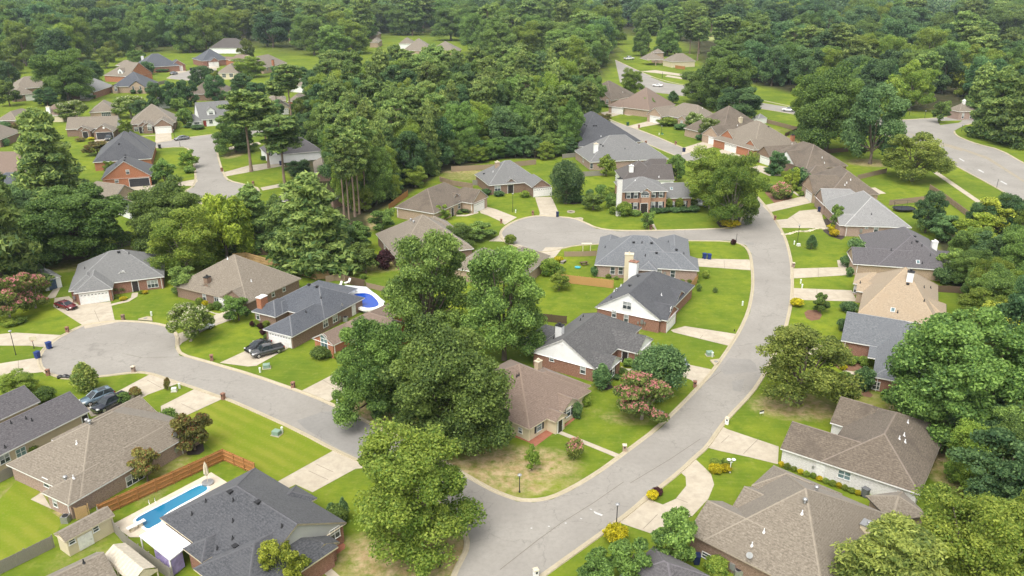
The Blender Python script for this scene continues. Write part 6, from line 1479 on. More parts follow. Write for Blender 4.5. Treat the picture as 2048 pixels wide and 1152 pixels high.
# ================================================================ small street things
bin_body = {n: plain('bin_'+n, c, .45, .4) for n, c in dict(blue=(.012,.035,.17), navy=(.012,.02,.07), green=(.012,.07,.04), grey=(.12,.125,.13), dark=(.02,.022,.03)).items()}
def wheelie(tone):
    root = thing('wheeled_bin', 'x', 'bin'); mb = MB(); mb.box((0,0,.58),(.52,.58,.98), taper=1.18); mb.build('body', bin_body[tone], root)
    m_ = MB(); m_.box((0,.0,1.11),(.68,.76,.07)); m_.box((0,-.36,1.08),(.5,.08,.08)); m_.build('lid', bin_body[tone], root)
    for sx in (-1,1):
        w_ = MB(); w_.tube([(sx*.30,.26,.12),(sx*.24,.26,.12)],[.12,.12],10); w_.build('wheel', tyre, root)
    h = MB(); h.tube([(-.25,.42,1.02),(.25,.42,1.02)],[.025,.025],6); h.build('handle', bin_body[tone], root)
    return root
first = {}
for tone, s, lab in [l.split('|') for l in '''
blue|c1 380,528|blue wheeled bin on the cul de sac kerb, upper of two
blue|c1 292,602|blue wheeled bin on the cul de sac kerb, lower of two
navy|b3 441,590|dark blue bin at the foot of the middle cul de sac drive
blue|f2 1871,292|blue wheeled bin beside the corner house drive, nearer its wall
blue|f2 1919,298|blue wheeled bin beside the corner house drive, nearer the street
navy|b3 1412,92|navy bin at the drive end before the big corner tree
green|e5 1052,690|green bin at the kerb of the upper street
navy|e5 935,770|navy bin across the street from the green bin
dark|e3 578,462|dark bin on the far cul de sac lawn, one of a pair, left
dark|e3 607,466|dark bin on the far cul de sac lawn, one of a pair, right
navy|e3 751,464|navy bin by the far twin garage drive
dark|e3 728,527|dark bin at the near kerb of the far cul de sac
dark|b1 1228,66|dark bin at the left street below the parked grey car
navy|e4 1150,828|navy bin beside the clipped hedge
navy|e4 1245,170|navy bin beside the cream garage wall
navy|e7 848,660|navy bin at the gable of the pale grey house
navy|f7 215,850|navy bin at the corner of the tan shingled house
grey|f6 960,1085|grey bin against the white brick wall
'''.strip().split('\n')]:
    P = G(K1(s)); k_ = 1.15 + max(0, P.y-150)/700
    if tone not in first: o = first[tone] = wheelie(tone); o['label'] = lab
    else: o = dup(first[tone], P, 0, lab)
    o.location = P; o.rotation_euler = (0,0,rng.uniform(-.6,.6)); o.scale = (k_,)*3
def mailbox(kind):
    root = thing('mailbox', 'x', 'mailbox'); mt = {'red':MAT['brick_red'],'ora':MAT['brick_orange'],'pale':MAT['brick_pale'],'white':trim_w,'stone':MAT['brick_tan'],'bro':MAT['brick_brown']}.get(kind, MAT['brick_red'])
    mb = MB(); mb.box((0,0,.62),(.62,.62,1.24)); mb.build('pillar', mt, root)
    c = MB(); c.box((0,0,1.29),(.74,.74,.1)); c.box((0,0,1.38),(.6,.6,.1),taper=.5); c.build('cap', trim_c if kind in ('pale','white','stone') else mt, root)
    b = MB(); b.box((0,-.32,.95),(.26,.1,.28)); b.build('box_door', metal_dark, root)
    return root
firstm = {}
for kind, s, lab in [l.split('|') for l in '''
bro|c1 948,307|brick mailbox pillar on the lawn of the grey cul de sac house
red|c1 520,402|brick mailbox pillar at the corner of the pink tree lawn
red|c1 372,732|brick mailbox pillar at the lower left rim of the cul de sac
pale|c1 1028,707|pale stone mailbox pillar where the cul de sac narrows
red|c1 1628,618|brick mailbox pillar before the drive with two dark vehicles
red|c1 1717,917|brick mailbox pillar above the large striped lawn
red|c2 333,830|brick mailbox pillar below the orange brick gable house
red|c3 1495,822|brick mailbox pillar by the dense round tree and street bend
white|d3 275,1160|cream capped mailbox pillar at the bottom edge of the street
stone|d3 955,195|pointed stone mailbox pillar at the end of the front walk
white|c3 1742,1105|white mailbox pillar on a planted base
red|e8 1605,675|brick mailbox pillar left of the stained drive
red|e8 1250,768|brick mailbox pillar at the rim of the middle cul de sac
red|e5 1298,940|brick mailbox pillar on the verge by the house with white chimney
red|e5 1205,718|brick mailbox pillar on the upper street lawn corner
red|e5 1702,945|brick mailbox pillar on the lawn with the green utility box
red|b4 185,598|brick mailbox pillar at the bulging drive of the pale grey house
pale|b4 322,952|cream brick mailbox pillar above the straight drive
red|b1 1705,242|brick mailbox pillar on the left street, right verge
red|e4 802,1078|round topped brick mailbox on the lawn between two drives
red|e4 347,665|brick mailbox pillar under the left street corner tree
bro|b3 1015,768|brick mailbox pillar behind the blue grey roof
red|b3 1158,685|small brick pillar at the end of the brick walk
'''.strip().split('\n')]:
    P = G(K1(s)); k_ = .82 + max(0, P.y-150)/800
    if kind not in firstm: o = firstm[kind] = mailbox(kind); o['label'] = lab
    else: o = dup(firstm[kind], P, 0, lab)
    o.location = P; o.rotation_euler = (0,0,rng.uniform(-.5,.5)); o.scale = (k_,)*3
pole_k = plain('pole_black', (.018,.018,.02), .5, .4); pole_w = plain('pole_white', (.72,.72,.70), .5, .4); lamp_gl = plain('lamp_glass', (.16,.16,.155), .2, .5)
def post(s0, top, lab, kind='lamp', white=False):
    P = G(K1(s0)); ty = K1(top)[1]; h = .3
    while PR((P.x, P.y, h))[1] > ty and h < 12: h += .03
    root = thing({'lamp':'street_lamp','sign':'sign_post','twin':'lamp_post','hoop':'basketball_hoop','flag':'flagpole','pole':'pole'}[kind], lab, {'lamp':'street lamp','sign':'sign','twin':'lamp post','hoop':'basketball hoop','flag':'flag','pole':'pole'}[kind], P)
    m_ = pole_w if white else pole_k; k_ = max(1, P.y/260)
    mb = MB(); mb.tube([(0,0,0),(0,0,.12),(0,0,.13),(0,0,h-.35)],[.13*k_,.12*k_,.065*k_,.05*k_],10); mb.build('pole', m_, root)
    if kind in ('lamp','twin'):
        for x in ((0,) if kind == 'lamp' else (-.32,.32)):
            zb = h-.42
            l = MB(); l.tube([(x,0,zb),(x,0,zb+.05),(x,0,zb+.34)],[.07,.10,.19],8); lo_ = l.build('lantern', lamp_gl if kind=='lamp' else lamp_gl, root)
            c = MB(); c.tube([(x,0,zb+.34),(x,0,zb+.40),(x,0,zb+.52)],[.30,.27,.05],10); c.build('lamp_cap', m_ if white else metal_grey, lo_)
            if x: a = MB(); a.tube([(0,0,zb-.12),(x,0,zb)],[.03,.03],6); a.build('arm', m_, root)
    elif kind == 'sign':
        pass
    elif kind == 'hoop':
        b = MB(); b.box((0,.25,h),(1.3,.05,.85)); b.build('backboard', trim_c, root); r_ = MB(); r_.tube([(math.cos(t*.628)*.23,-.05+math.sin(t*.628)*.23,h-.3) for t in range(11)],[.02]*11,5); r_.build('hoop', lamp_r, root)
    elif kind == 'flag':
        b = MB(); b.loft([[Vector((k*.35, math.sin(k*.9)*.16, z)) for z in (h-1.7-k*.12, h-.3-k*.12)] for k in range(7)], closed=False, caps=False); b.build('flag', trim_w, root)
    return root, P, h
for s0, s1, lab, kd, wh in [l.split('|') for l in '''
c1 122,575|c1 83,390|black street lamp left of the cul de sac drives|lamp|
d3 893,775|d3 928,598|black street lamp rising from the round golden bush|lamp|
d3 150,508|d3 150,372|short black lamp post on the dry corner lawn|lamp|
b4 352,775|b4 360,638|black street lamp beside a white utility box, right lawn|lamp|
e8 1380,640|e8 1370,432|black street lamp on the lawn by the middle cul de sac|lamp|
g7 1150,332|g7 1112,200|black street lamp near the grey car on the left street|lamp|
e5 1510,782|e5 1513,690|black street lamp by the green utility box|lamp|
a4 1190,862|a4 1195,780|grey lamp post on the grass across from the gatehouse|lamp|
a4 1305,882|a4 1308,828|short lamp post left of the island tree|lamp|
a4 1580,982|a4 1588,932|black lamp post on the kerb by the gatehouse drive|lamp|
e3 775,450|e3 768,340|grey street lamp at the far twin garage drive|lamp|
a3 1245,600|a3 1245,555|lamp post on the boulevard median grass|lamp|
d3 1765,358|d3 1776,255|white twin lantern lamp post by the golden bushes|twin|1
c1 262,525|c1 262,455|basketball hoop beside the upper left drive|hoop|
a4 1515,882|a4 1515,812|white flag on a pole beside the gatehouse|flag|1
b4 1843,358|b4 1843,284|black post standing on the boulevard verge|pole|
b3 1815,772|b3 1820,708|thin grey post at the street corner island|pole|
g7 1222,432|g7 1215,345|thin grey post at the left street corner|pole|
e5 512,980|e5 510,925|thin pole behind the white chimney house|pole|
c3 1800,392|c3 1802,362|black metal mailbox post by the sloping drive|pole|
'''.strip().split('\n')]: post(s0, s1, lab, kd, bool(wh))
# stop sign seen from behind, with the blank back of its octagon to the camera
root, P, h = post('d2 1462,1082', 'd2 1460,940', 'stop sign seen from behind at the street junction', 'sign')
sg = MB(); oc = [(math.cos(R(22.5+45*k))*.46, math.sin(R(22.5+45*k))*.46) for k in range(8)]
fr_ = [Vector((x, .03, h-.42+z)) for x, z in oc]; bk_ = [Vector((x, .0, h-.42+z)) for x, z in oc]
sg.loft([bk_, fr_]); o = sg.build('sign_plate', metal_grey, root); o.rotation_euler = (0,0,R(-28))
fc = MB(); fc.poly([Vector((x*.97,.034,h-.42+z*.97)) for x, z in oc][::-1]); f_ = fc.build('sign_face', lamp_r, o)
tx = bpy.data.curves.new('sign_lettering', 'FONT'); tx.body = 'STOP'; tx.size = .34; tx.align_x = 'CENTER'; tx.align_y = 'CENTER'
to = bpy.data.objects.new('tmp_text', tx); COL.objects.link(to); bpy.context.view_layer.update(); me_ = bpy.data.meshes.new_from_object(to.evaluated_get(bpy.context.evaluated_depsgraph_get())); bpy.data.objects.remove(to)
me_.materials.clear(); me_.materials.append(trim_w); to = bpy.data.objects.new('sign_lettering', me_); COL.objects.link(to); to.parent = o; to.location = (0,.04,h-.42); to.rotation_euler = (R(90),0,R(180))
# small white and dark yard sign
P = G(K1('c4 85,1018')); root = thing('yard_sign', 'small white and dark yard sign on the lawn by the yellowish tree', 'sign', P, R(20))
for x in (-.25,.25):
    m_ = MB(); m_.tube([(x,0,0),(x,0,.55)],[.015,.015],5); m_.build('stake', metal_grey, root)
m_ = MB(); m_.box((0,0,.62),(.75,.04,.30)); m_.build('panel', trim_w, root); m_ = MB(); m_.box((0,0,.88),(.75,.045,.22)); m_.build('header', metal_dark, root)
# utility boxes
util_g = plain('utility_green', (.20,.29,.22), .5, .3); util_w = plain('utility_white', (.62,.66,.58), .5, .3); util_d = plain('utility_deepgreen', (.02,.16,.09), .5, .3)
def pad(tone, w, d_, h):
    r_ = thing('utility_box', 'x', 'utility box'); mt = {'g':util_g,'w':util_w,'d':util_d}[tone]
    m_ = MB(); m_.box((0,0,.04),(w*1.25,d_*1.25,.1)); m_.build('base', MAT['concrete'], r_)
    m_ = MB(); m_.box((0,0,.08+h/2),(w,d_,h),taper=.95); m_.build('body', mt, r_); m_ = MB(); m_.box((0,0,.1+h),(w*1.04,d_*1.04,.06),taper=.9); m_.build('lid', mt, r_); return r_
def pedestal():
    r_ = thing('utility_pedestal', 'x', 'utility pedestal'); m_ = MB(); m_.tube([(0,0,0),(0,0,.75)],[.17,.16],10); m_.build('body', util_w, r_); m_ = MB(); m_.tube([(0,0,.75),(0,0,.86),(0,0,.95)],[.2,.19,.08],10); m_.build('cap', util_w, r_); return r_
pads, ped = {}, None
for tone, s, lab in [l.split('|') for l in '''
g|g2 440,790|large grey green utility box on the lawn right of the pickup
w|c1 1338,855|white utility box on the small lawn between two drives
g|d2 206,68|grey green utility box on the large striped lawn edge
g|c3 1225,1045|pale green utility box under the pink crape myrtle
w|b4 362,792|white utility box at the foot of the right lawn lamp
d|e5 1520,808|deep green utility box on the upper street lawn
g|c3 1610,578|dark grey utility box on the lawn before the brick house
'''.strip().split('\n')]:
    P = G(K1(s))
    if tone not in pads: o = pads[tone] = pad(tone, .75, .65, .5); o['label'] = lab
    else: o = dup(pads[tone], P, 0, lab)
    o.location = P; o.rotation_euler = (0,0,rng.uniform(-.5,.5))
    if lab.startswith('large'): o.scale = (1.5,1.4,1.2)
for s, lab in [l.split('|') for l in '''
g2 333,862|white pedestal left of the large utility box
c1 1165,275|white pedestal behind the storm drain on the cul de sac
c1 1380,832|white pedestal beside the white utility box
d2 248,48|white pedestal beside the grey green box on the striped lawn
c2 670,942|white pedestal under the rounded oak by the street
b4 330,780|white pedestal left of the right lawn lamp
e8 1412,650|white pedestal by the middle cul de sac lamp
c3 1630,590|white pedestal beside the dark grey utility box
c3 1862,195|white pedestal at the street edge of the long corner lawn
c4 300,372|white pedestal on the lawn above the yellowish tree
c4 378,25|white pedestal on the narrow verge between two drives
c4 388,60|second white pedestal on the narrow verge between two drives
e5 1478,815|white pedestal beside the deep green utility box
'''.strip().split('\n')]:
    P = G(K1(s))
    if ped is None: o = ped = pedestal(); o['label'] = lab
    else: o = dup(ped, P, 0, lab)
    o.location = P
# storm drains with curb openings and covers
def drain(s, lab):
    Q = px(s); c = sum(Q, Vector())/len(Q); r_ = thing('storm_drain', lab, 'storm drain', c)
    m_ = MB(); top = [Vector((q.x-c.x, q.y-c.y, .19)) for q in Q]; bot = [Vector((q.x, q.y, .0)) for q in top]; m_.loft([bot, top] if ccw(Q) else [bot[::-1], top[::-1]]); m_.build('slab', MAT['kerb_concrete'], r_)
    l = MB(); cc = sum(top, Vector())/len(top); l.tube([cc, cc+Vector((0,0,.015))],[.38,.38],14); l.build('manhole_cover', MAT['patch_asphalt'], r_)
    a, b = top[-1], top[-2]; d = b-a; n = Vector((-d.y, d.x, 0)).normalized()
    if n.dot(a) < 0: n = -n
    h = MB(); h.poly([a*1.0+n*.01+Vector((0,0,-.15)), b+n*.01+Vector((0,0,-.15)), b+n*.01+Vector((0,0,-.04)), a+n*.01+Vector((0,0,-.04))]); h.build('inlet', metal_dark, r_)
drain('c1 1065,303 1130,285 1165,288 1172,318 1060,310', 'storm drain slab with dark mouth on the left cul de sac kerb')
drain('b3 572,602 620,598 640,605 636,622', 'storm drain slab with dark mouth on the middle cul de sac kerb')
drain('c3 1612,620 1690,610 1680,640 1650,665', 'storm drain slab at the street bend by the dark utility box')
# trash bags, flat covers
P = G(K1('c1 485,752')); r_ = thing('trash_bag_heap', 'black trash bags lying on the cul de sac kerb', 'trash bags', P)
for k, (x, y, q) in enumerate(((-.5,0,.45),(.3,.15,.5),(1.0,-.1,.38))):
    bm = bmesh.new(); bmesh.ops.create_icosphere(bm, subdivisions=3, radius=q)
    for v in bm.verts: v.co *= 1 + .16*math.sin(v.co.x*9+k)*math.cos(v.co.y*8); v.co.z = max(v.co.z*.75, -.2) + .2
    me_ = bpy.data.meshes.new('bag'); bm.to_mesh(me_); bm.free(); me_.materials.append(plain('bag_black', (.015,.015,.017), .3, .5)); o = bpy.data.objects.new('bag', me_); COL.objects.link(o); o.parent = r_; o.location = (x,y,0)
# ================================================================ pools and yard things
def watermat(name, c):
    m, nt, out = nodes_of(name); f = noise(nt, worldpos(nt), 1.2, 3.0)
    MAT[name] = finish(m, nt, out, c, .06, .5, bump=f, bstr=.15); return m
m, nt, out = nodes_of('pool_water'); oc_ = N(nt, 'ShaderNodeTexCoord').outputs['Object']; sx_ = N(nt, 'ShaderNodeSeparateXYZ'); L(nt, oc_, sx_.inputs[0])
f_ = noise(nt, oc_, 1.1, 3.0); water_a = MAT['pool_water'] = finish(m, nt, out, mixc(nt, ramp(nt, sx_.outputs[0], -6.0, 8.0), (.003,.075,.20), (.03,.27,.38)), .06, .5, bump=f_, bstr=.2)
water_b = watermat('pool_water_deep', (.005,.055,.36)); water_c = watermat('pool_water_pale', (.09,.32,.36))
W_ = smoothline(px('f8 405,512 440,485 640,382 850,270 895,257 930,268 938,290 900,318 700,425 598,490 600,530 540,560 495,588 455,548 415,532'), 2, True)
c = sum(W_, Vector())/len(W_); r_ = thing('swimming_pool', 'long narrow blue in ground pool behind the charcoal house', 'swimming pool', c)
dk = px('f8 235,547 960,165 1080,240 860,360 700,470 640,540 430,640 365,640')
m_ = MB(); P_d = [Vector((p.x-c.x,p.y-c.y,.05)) for p in dk]
for t in tessellate_polygon([P_d]):
    q = [P_d[i] for i in t]; m_.poly(q if (q[1]-q[0]).cross(q[2]-q[0]).z > 0 else q[::-1])
m_.build('pool_deck', MAT['pool_deck'], r_)
m_ = MB(); m_.poly([Vector((p.x-c.x,p.y-c.y,.058)) for p in (W_ if ccw(W_) else W_[::-1])]); m_.build('water', water_a, r_)
m_ = MB(); ribbon(m_, [(p.x-c.x,p.y-c.y,0) for p in W_+[W_[0]]], .3, [(-.02,.06),(0,.11),(.22,.11),(.3,.05)], -1 if ccw(W_) else 1); m_.build('coping', trim_w, r_)
m_ = MB()
for x in (-.35,.35): m_.tube([(x,.6,.05),(x,.6,.7),(x,.1,.85),(x,-.3,.4)],[.03]*4,6)
lo_ = m_.build('pool_ladder', chrome, r_); q = G(K1('f8 532,405')); lo_.location = (q.x-c.x, q.y-c.y, .05); lo_.rotation_euler = (0,0,R(30))
a, b = px('f8 350,610 480,540'); d = b-a; r_ = thing('diving_board', 'white diving board at the near end of the long pool', 'diving board', a, math.atan2(d.y,d.x)); m_ = MB(); m_.box((d.length/2,0,.62),(d.length,.55,.09)); m_.build('board', trim_w, r_)
for x in (.5, 1.6): m_ = MB(); m_.box((x,0,.3),(.5,.5,.6),taper=.8); m_.build('stand', trim_c, r_)
P = G(K1('f8 936,246')); r_ = thing('patio_umbrella', 'closed cream patio umbrella on a round base by the pool', 'umbrella', P); m_ = MB(); m_.tube([(0,0,0),(0,0,.28),(0,0,.3)],[.75,.75,.6],18); m_.build('base', metal_grey, r_); m_ = MB(); m_.tube([(0,0,.3),(0,0,3.3)],[.04,.04],8); m_.build('pole', trim_c, r_)
m_ = MB(); secs = []
for z, q in ((1.3,.14),(1.6,.27),(2.3,.24),(2.9,.16),(3.35,.03)): secs.append([Vector((math.cos(k*.524)*q*(1.25 if k%2 else .8), math.sin(k*.524)*q*(1.25 if k%2 else .8), z)) for k in range(12)])
m_.loft(secs); m_.build('canopy', trim_c, r_)
# white metal patio cover with lilac curtains
Q = [G(p, 2.5) for p in K('f8 432,627 605,530 812,682 655,806')]; c = sum(Q, Vector())/4; c.z = 0
r_ = thing('patio_cover', 'white metal patio roof with lilac curtains beside the pool', 'patio cover', c)
m_ = MB(); T = [q-c for q in Q]; ed = T[1]-T[0]; 
m_.loft([[t-Vector((0,0,.15)) for t in T],[t for t in T]] if ccw(Q) else [[t-Vector((0,0,.15)) for t in T][::-1],T[::-1]])
for k in range(1,12):
    a = T[0].lerp(T[1], k/12); b = T[3].lerp(T[2], k/12); m_.tube([a+Vector((0,0,.01)), b+Vector((0,0,.01))],[.03,.03],4)
m_.build('roof', metal_white, r_)
for t in (T[0], T[3], T[2]):
    m_ = MB(); q = t*.94; m_.box((q.x,q.y,1.17),(.14,.14,2.34)); m_.build('post', trim_w, r_)
cu = plain('curtain_lilac', (.36,.30,.50), .8, .1, var=.35, scale=1.2)
for a, b in ((T[0].lerp(T[3],.45), T[0].lerp(T[3],.98)), (T[3].lerp(T[2],.03), T[3].lerp(T[2],.62))):
    a, b = a*.93, b*.93; d = b-a; n = Vector((-d.y,d.x,0)).normalized(); k_ = 40
    m_ = MB(); m_.loft([[Vector((0,0,z)) + a.lerp(b,i/k_)*Vector((1,1,0)).x if False else Vector((a.x+d.x*i/k_+n.x*.1*math.sin(i*1.6), a.y+d.y*i/k_+n.y*.1*math.sin(i*1.6), z)) for z in (.1,2.3)] for i in range(k_+1)], closed=False, caps=False); m_.build('curtain', cu, r_)
# cream ribbed metal carport
Q = [G(p, 2.3) for p in K('f8 165,795 345,690 568,868 385,985')]; c = sum(Q, Vector())/4; c.z = 0; A_, B_, C_, D_ = [q-c for q in Q]
r_ = thing('carport', 'cream ribbed metal carport by the grey fence', 'carport', c); m_ = MB(); n_ = 44; prof = [(0,0),(.06,.28),(.5,.95),(.94,.28),(1,0)]
secs = []
for i in range(n_+1):
    a, b = A_.lerp(D_, i/n_), B_.lerp(C_, i/n_); rb = .05 if i % 4 < 2 else 0
    secs.append([a.lerp(b,t) + Vector((0,0,z+rb)) for t, z in prof])
m_.loft(secs, closed=False, caps=False); m_.build('roof', plain('carport_metal', (.47,.42,.33), .5), r_)
for t in (A_, B_, C_, D_, A_.lerp(D_,.5), B_.lerp(C_,.5)):
    m_ = MB(); q = t*.97; m_.box((q.x,q.y,1.13),(.12,.12,2.26)); m_.build('post', trim_c, r_)
m_ = MB(); m_.poly([D_-Vector((0,0,.3)), C_-Vector((0,0,.3)), C_, D_.lerp(C_,.5)+Vector((0,0,.92)), D_]); m_.build('gable_panel', trim_c, r_)
# round above ground pool with white deck
W_ = [G(p, 1.1) for p in K('f1 1545,500 1560,478 1610,462 1690,455 1755,475 1825,552 1818,588 1735,608 1665,600 1630,570')]; W_ = smoothline(W_, 2, True); c = sum(W_, Vector())/len(W_); c.z = 0
r_ = thing('swimming_pool', 'oval deep blue above ground pool with white rim', 'swimming pool', c)
W0 = [p-c for p in (W_ if ccw(W_) else W_[::-1])]
m_ = MB(); m_.poly([Vector((p.x,p.y,.98)) for p in W0]); m_.build('water', water_b, r_)
m_ = MB(); m_.loft([[Vector((p.x*1.03,p.y*1.03,0)) for p in W0],[Vector((p.x*1.03,p.y*1.03,1.08)) for p in W0]], caps=False); m_.build('pool_wall', plain('pool_wall', (.42,.45,.47), .5), r_)
m_ = MB(); W1_ = W0+[W0[0]]; ribbon(m_, W1_, .5, [(-.05,.9),(-.04,1.08),(.6,1.08),(.9,1.08),(.92,.7)], -1); m_.build('pool_rim', trim_w, r_)
dk = [G(p, 1.0) - c for p in K('f1 1470,470 1560,430 1640,452 1560,478 1530,505')]; dk2 = [G(p, 1.0) - c for p in K('f1 1470,400 1500,385 1700,402 1880,545 1850,560 1750,470 1690,440 1600,450')]
for q_ in (dk, dk2):
    m_ = MB(); q_ = q_ if ccw(q_) else q_[::-1]; m_.loft([[Vector((p.x,p.y,.75)) for p in q_],[Vector((p.x,p.y,1.0)) for p in q_]]); m_.build('deck', plain('deck_grey', (.50,.52,.53), .7), r_)
for s, lab in (('f1 1515,415','white deck chair on the round pool deck, larger'),('f1 1432,400','white deck chair beside the grey flat roof')):
    P = G(K1(s)); P.z = 1.0 if 'larger' in lab else 0; r_ = thing('deck_chair', lab, 'deck chair', P, R(-40)); m_ = MB(); m_.box((0,0,.32),(.65,1.1,.07)); m_.build('seat', trim_w, r_); b = MB(); b.box((0,0,.35),(.65,.07,.8)); o = b.build('backrest', trim_w, r_); o.location = (0,.62,.32); o.rotation_euler = (R(-28),0,0)
    for x in (-.28,.28):
        for y in (-.45,.45): l = MB(); l.box((x,y,.15),(.07,.07,.3)); l.build('leg', trim_w, r_)
# public pool at the left
Q = px('b1 100,880 200,800 500,815 640,830 640,870 150,895'); c = sum(Q, Vector())/len(Q); r_ = thing('swimming_pool', 'turquoise pool with sandy deck behind the long dark fence', 'swimming pool', c)
def patchm(s, z, mat, nm):
    q = [Vector((p.x-c.x,p.y-c.y,z)) for p in px(s)]; m_ = MB(); m_.poly(q if ccw(q) else q[::-1]); return m_.build(nm, mat, r_)
patchm('b1 100,885 200,800 500,815 640,830 640,862 150,890', .05, MAT['pool_deck'], 'pool_deck'); patchm('b1 190,815 480,812 480,838 330,850 200,845', .06, water_c, 'water')
patchm('b1 535,815 605,812 608,840 545,846', .06, water_b, 'kiddie_pool')
# trampolines
tarp = plain('trampoline_mat', (.02,.022,.028), .7); net_m = plain('trampoline_net', (.035,.04,.045), .8)
def tramp(s, w, d_, rz, lab, col):
    P = G(K1(s)); r_ = thing('trampoline', lab, 'trampoline', P, R(rz)); n_ = 24; E_ = [(math.copysign(abs(math.cos(t))**.6,math.cos(t))*w/2, math.copysign(abs(math.sin(t))**.6,math.sin(t))*d_/2) for t in [2*math.pi*k/n_ for k in range(n_)]]
    m_ = MB(); m_.poly([Vector((x,y,.8)) for x,y in E_]); m_.build('mat', tarp, r_)
    m_ = MB(); m_.tube([(x*1.05,y*1.05,.82) for x,y in E_+E_[:1]],[.1]*(n_+1),6); m_.build('rim_pad', col, r_)
    for k in range(0,n_,4):
        x, y = E_[k]; l = MB(); l.tube([(x*1.05,y*1.05,0),(x*1.05,y*1.05,2.5)],[.035,.035],6); l.build('leg', metal_dark, r_)
    m_ = MB(); m_.tube([(x*1.05,y*1.05,2.48) for x,y in E_+E_[:1]],[.03]*(n_+1),5); m_.build('net_rail', net_m, r_)
tramp('e7 1745,650', 5.5, 4.0, 5, 'dark rectangular trampoline with posts by the back fence', tarp)
tramp('b2 720,888', 4.0, 4.0, 0, 'round trampoline with blue rim under the trees', bin_body['blue'])
# clipped hedge
Q = px('e4 905,740 1130,715 1150,780 925,800'); c = sum(Q, Vector())/4; cl = []
rs = np.random.RandomState(77); A_, B_ = px('e4 920,760 1140,745')
for i in range(16):
    p = A_.lerp(B_, i/15) - c
    for z in (.4,.95): cl.append(((p.x, p.y+rs.uniform(-.3,.3), z), (.75,.8,.45), 420, rs.uniform(.1,.4)))
hm = crown_mesh('hedge', cl, .16, rs, 'leaf_deep'); o = bpy.data.objects.new('hedge', hm); COL.objects.link(o); o.location = c; tag(o, 'clipped dark green hedge before the white house', 'hedge')
# AC units, fire ring, small yard pieces
def ac(s, lab):
    P = G(K1(s)); r_ = thing('air_conditioner', lab, 'air conditioner', P); m_ = MB(); m_.box((0,0,.45),(.85,.85,.9)); m_.build('case', metal_grey, r_); m_ = MB(); m_.tube([(0,0,.9),(0,0,.96)],[.36,.34],14); m_.build('fan_guard', metal_dark, r_)
ac('g7 480,975', 'grey air conditioner before the orange brick gable'); ac('g7 445,980', 'grey air conditioner nearer the tan roof, orange brick gable'); ac('f1 1500,735', 'air conditioner between the slate house and brown roof'); ac('g8 50,915', 'dark air conditioner at the cream house side wall'); ac('f7 555,948', 'air conditioner at the wall of the tan shingled house'); ac('d1 510,735', 'dark air conditioner beside the cream shed and brick corner')
P = G(K1('b3 545,555')); r_ = thing('fire_ring', 'round stone fire ring on the cul de sac lawn', 'fire ring', P)
for k in range(12): m_ = MB(); a = k*math.pi/6; m_.box((math.cos(a)*.9,math.sin(a)*.9,.15),(.42,.3,.3),Matrix.Rotation(0,4,'Z')); m_.build('stone', MAT['concrete'], r_)
m_ = MB(); m_.tube([(0,0,.01),(0,0,.06)],[.75,.75],14); m_.build('ash_bed', MAT['dark_mulch'], r_)
P = G(K1('f2 585,385')); r_ = thing('sandbox', 'turquoise turtle shaped toy tub in the fenced yard', 'toy', P); m_ = MB(); m_.tube([(0,0,0),(0,0,.25),(0,0,.35),(0,0,.25)],[.6,.7,.6,.5],16); m_.build('tub', plain('toy_teal',(.05,.36,.42),.4), r_); m_ = MB(); m_.tube([(0,0,.25),(0,0,.27)],[.5,.5],16); m_.build('filling', trim_c, r_)
P = G(K1('f2 650,355')); r_ = thing('picnic_table', 'small dark picnic table in the fenced toy yard', 'table', P, R(20)); m_ = MB(); m_.box((0,0,.72),(1.8,.8,.07)); m_.build('table_top', MAT['wood_brown'], r_)
for y in (-.75,.75): m_ = MB(); m_.box((0,y,.42),(1.8,.28,.06)); m_.build('bench_seat', MAT['wood_brown'], r_)
for x in (-.6,.6): m_ = MB(); m_.box((x,0,.35),(.1,1.5,.1)); m_.box((x,0,.36),(.12,.5,.72)); m_.build('leg', MAT['wood_brown'], r_)
P = G(K1('f2 675,225')); r_ = thing('garden_arbor', 'pale garden arbor at the back of the toy yard', 'arbor', P)
for x in (-.9,.9):
    m_ = MB(); m_.box((x,0,1.05),(.14,.7,2.1)); m_.build('post', trim_c, r_)
m_ = MB(); m_.box((0,0,2.15),(2.4,.9,.12)); m_.build('top_beam', trim_c, r_)
P = G(K1('f2 440,335')); r_ = thing('garden_bench', 'grey garden bench at the edge of the toy yard', 'bench', P, R(60)); m_ = MB(); m_.box((0,0,.5),(1.7,.8,.1)); m_.build('seat', MAT['wood_grey'], r_)  # grey bench: a seat slab on two legs
for x in (-.7,.7): m_ = MB(); m_.box((x,0,.24),(.12,.7,.48)); m_.build('leg', MAT['wood_grey'], r_)
P = G(K1('g6 555,740')); r_ = thing('porch_chair', 'dark porch chair with pale cushion under the entry gable', 'chair', P, R(30)); m_ = MB(); m_.box((0,0,.45),(.6,.6,.1)); m_.build('cushion', trim_c, r_); m_ = MB(); m_.box((0,.3,.75),(.6,.07,.6)); m_.build('backrest', metal_dark, r_)
for x in (-.26,.26):
    for y in (-.26,.26): l = MB(); l.box((x,y,.2),(.06,.06,.4)); l.build('leg', metal_dark, r_)
P = G(K1('f4 1295,632')); r_ = thing('raised_planter', 'blue sided raised planter box on the dry back lawn', 'planter', P, R(10)); m_ = MB(); m_.box((0,0,.35),(2.0,1.4,.7)); m_.build('box', plain('planter_blue',(.09,.12,.17),.6), r_); m_ = MB(); m_.box((0,0,.71),(1.8,1.2,.05)); m_.build('soil', MAT['mulch'], r_)
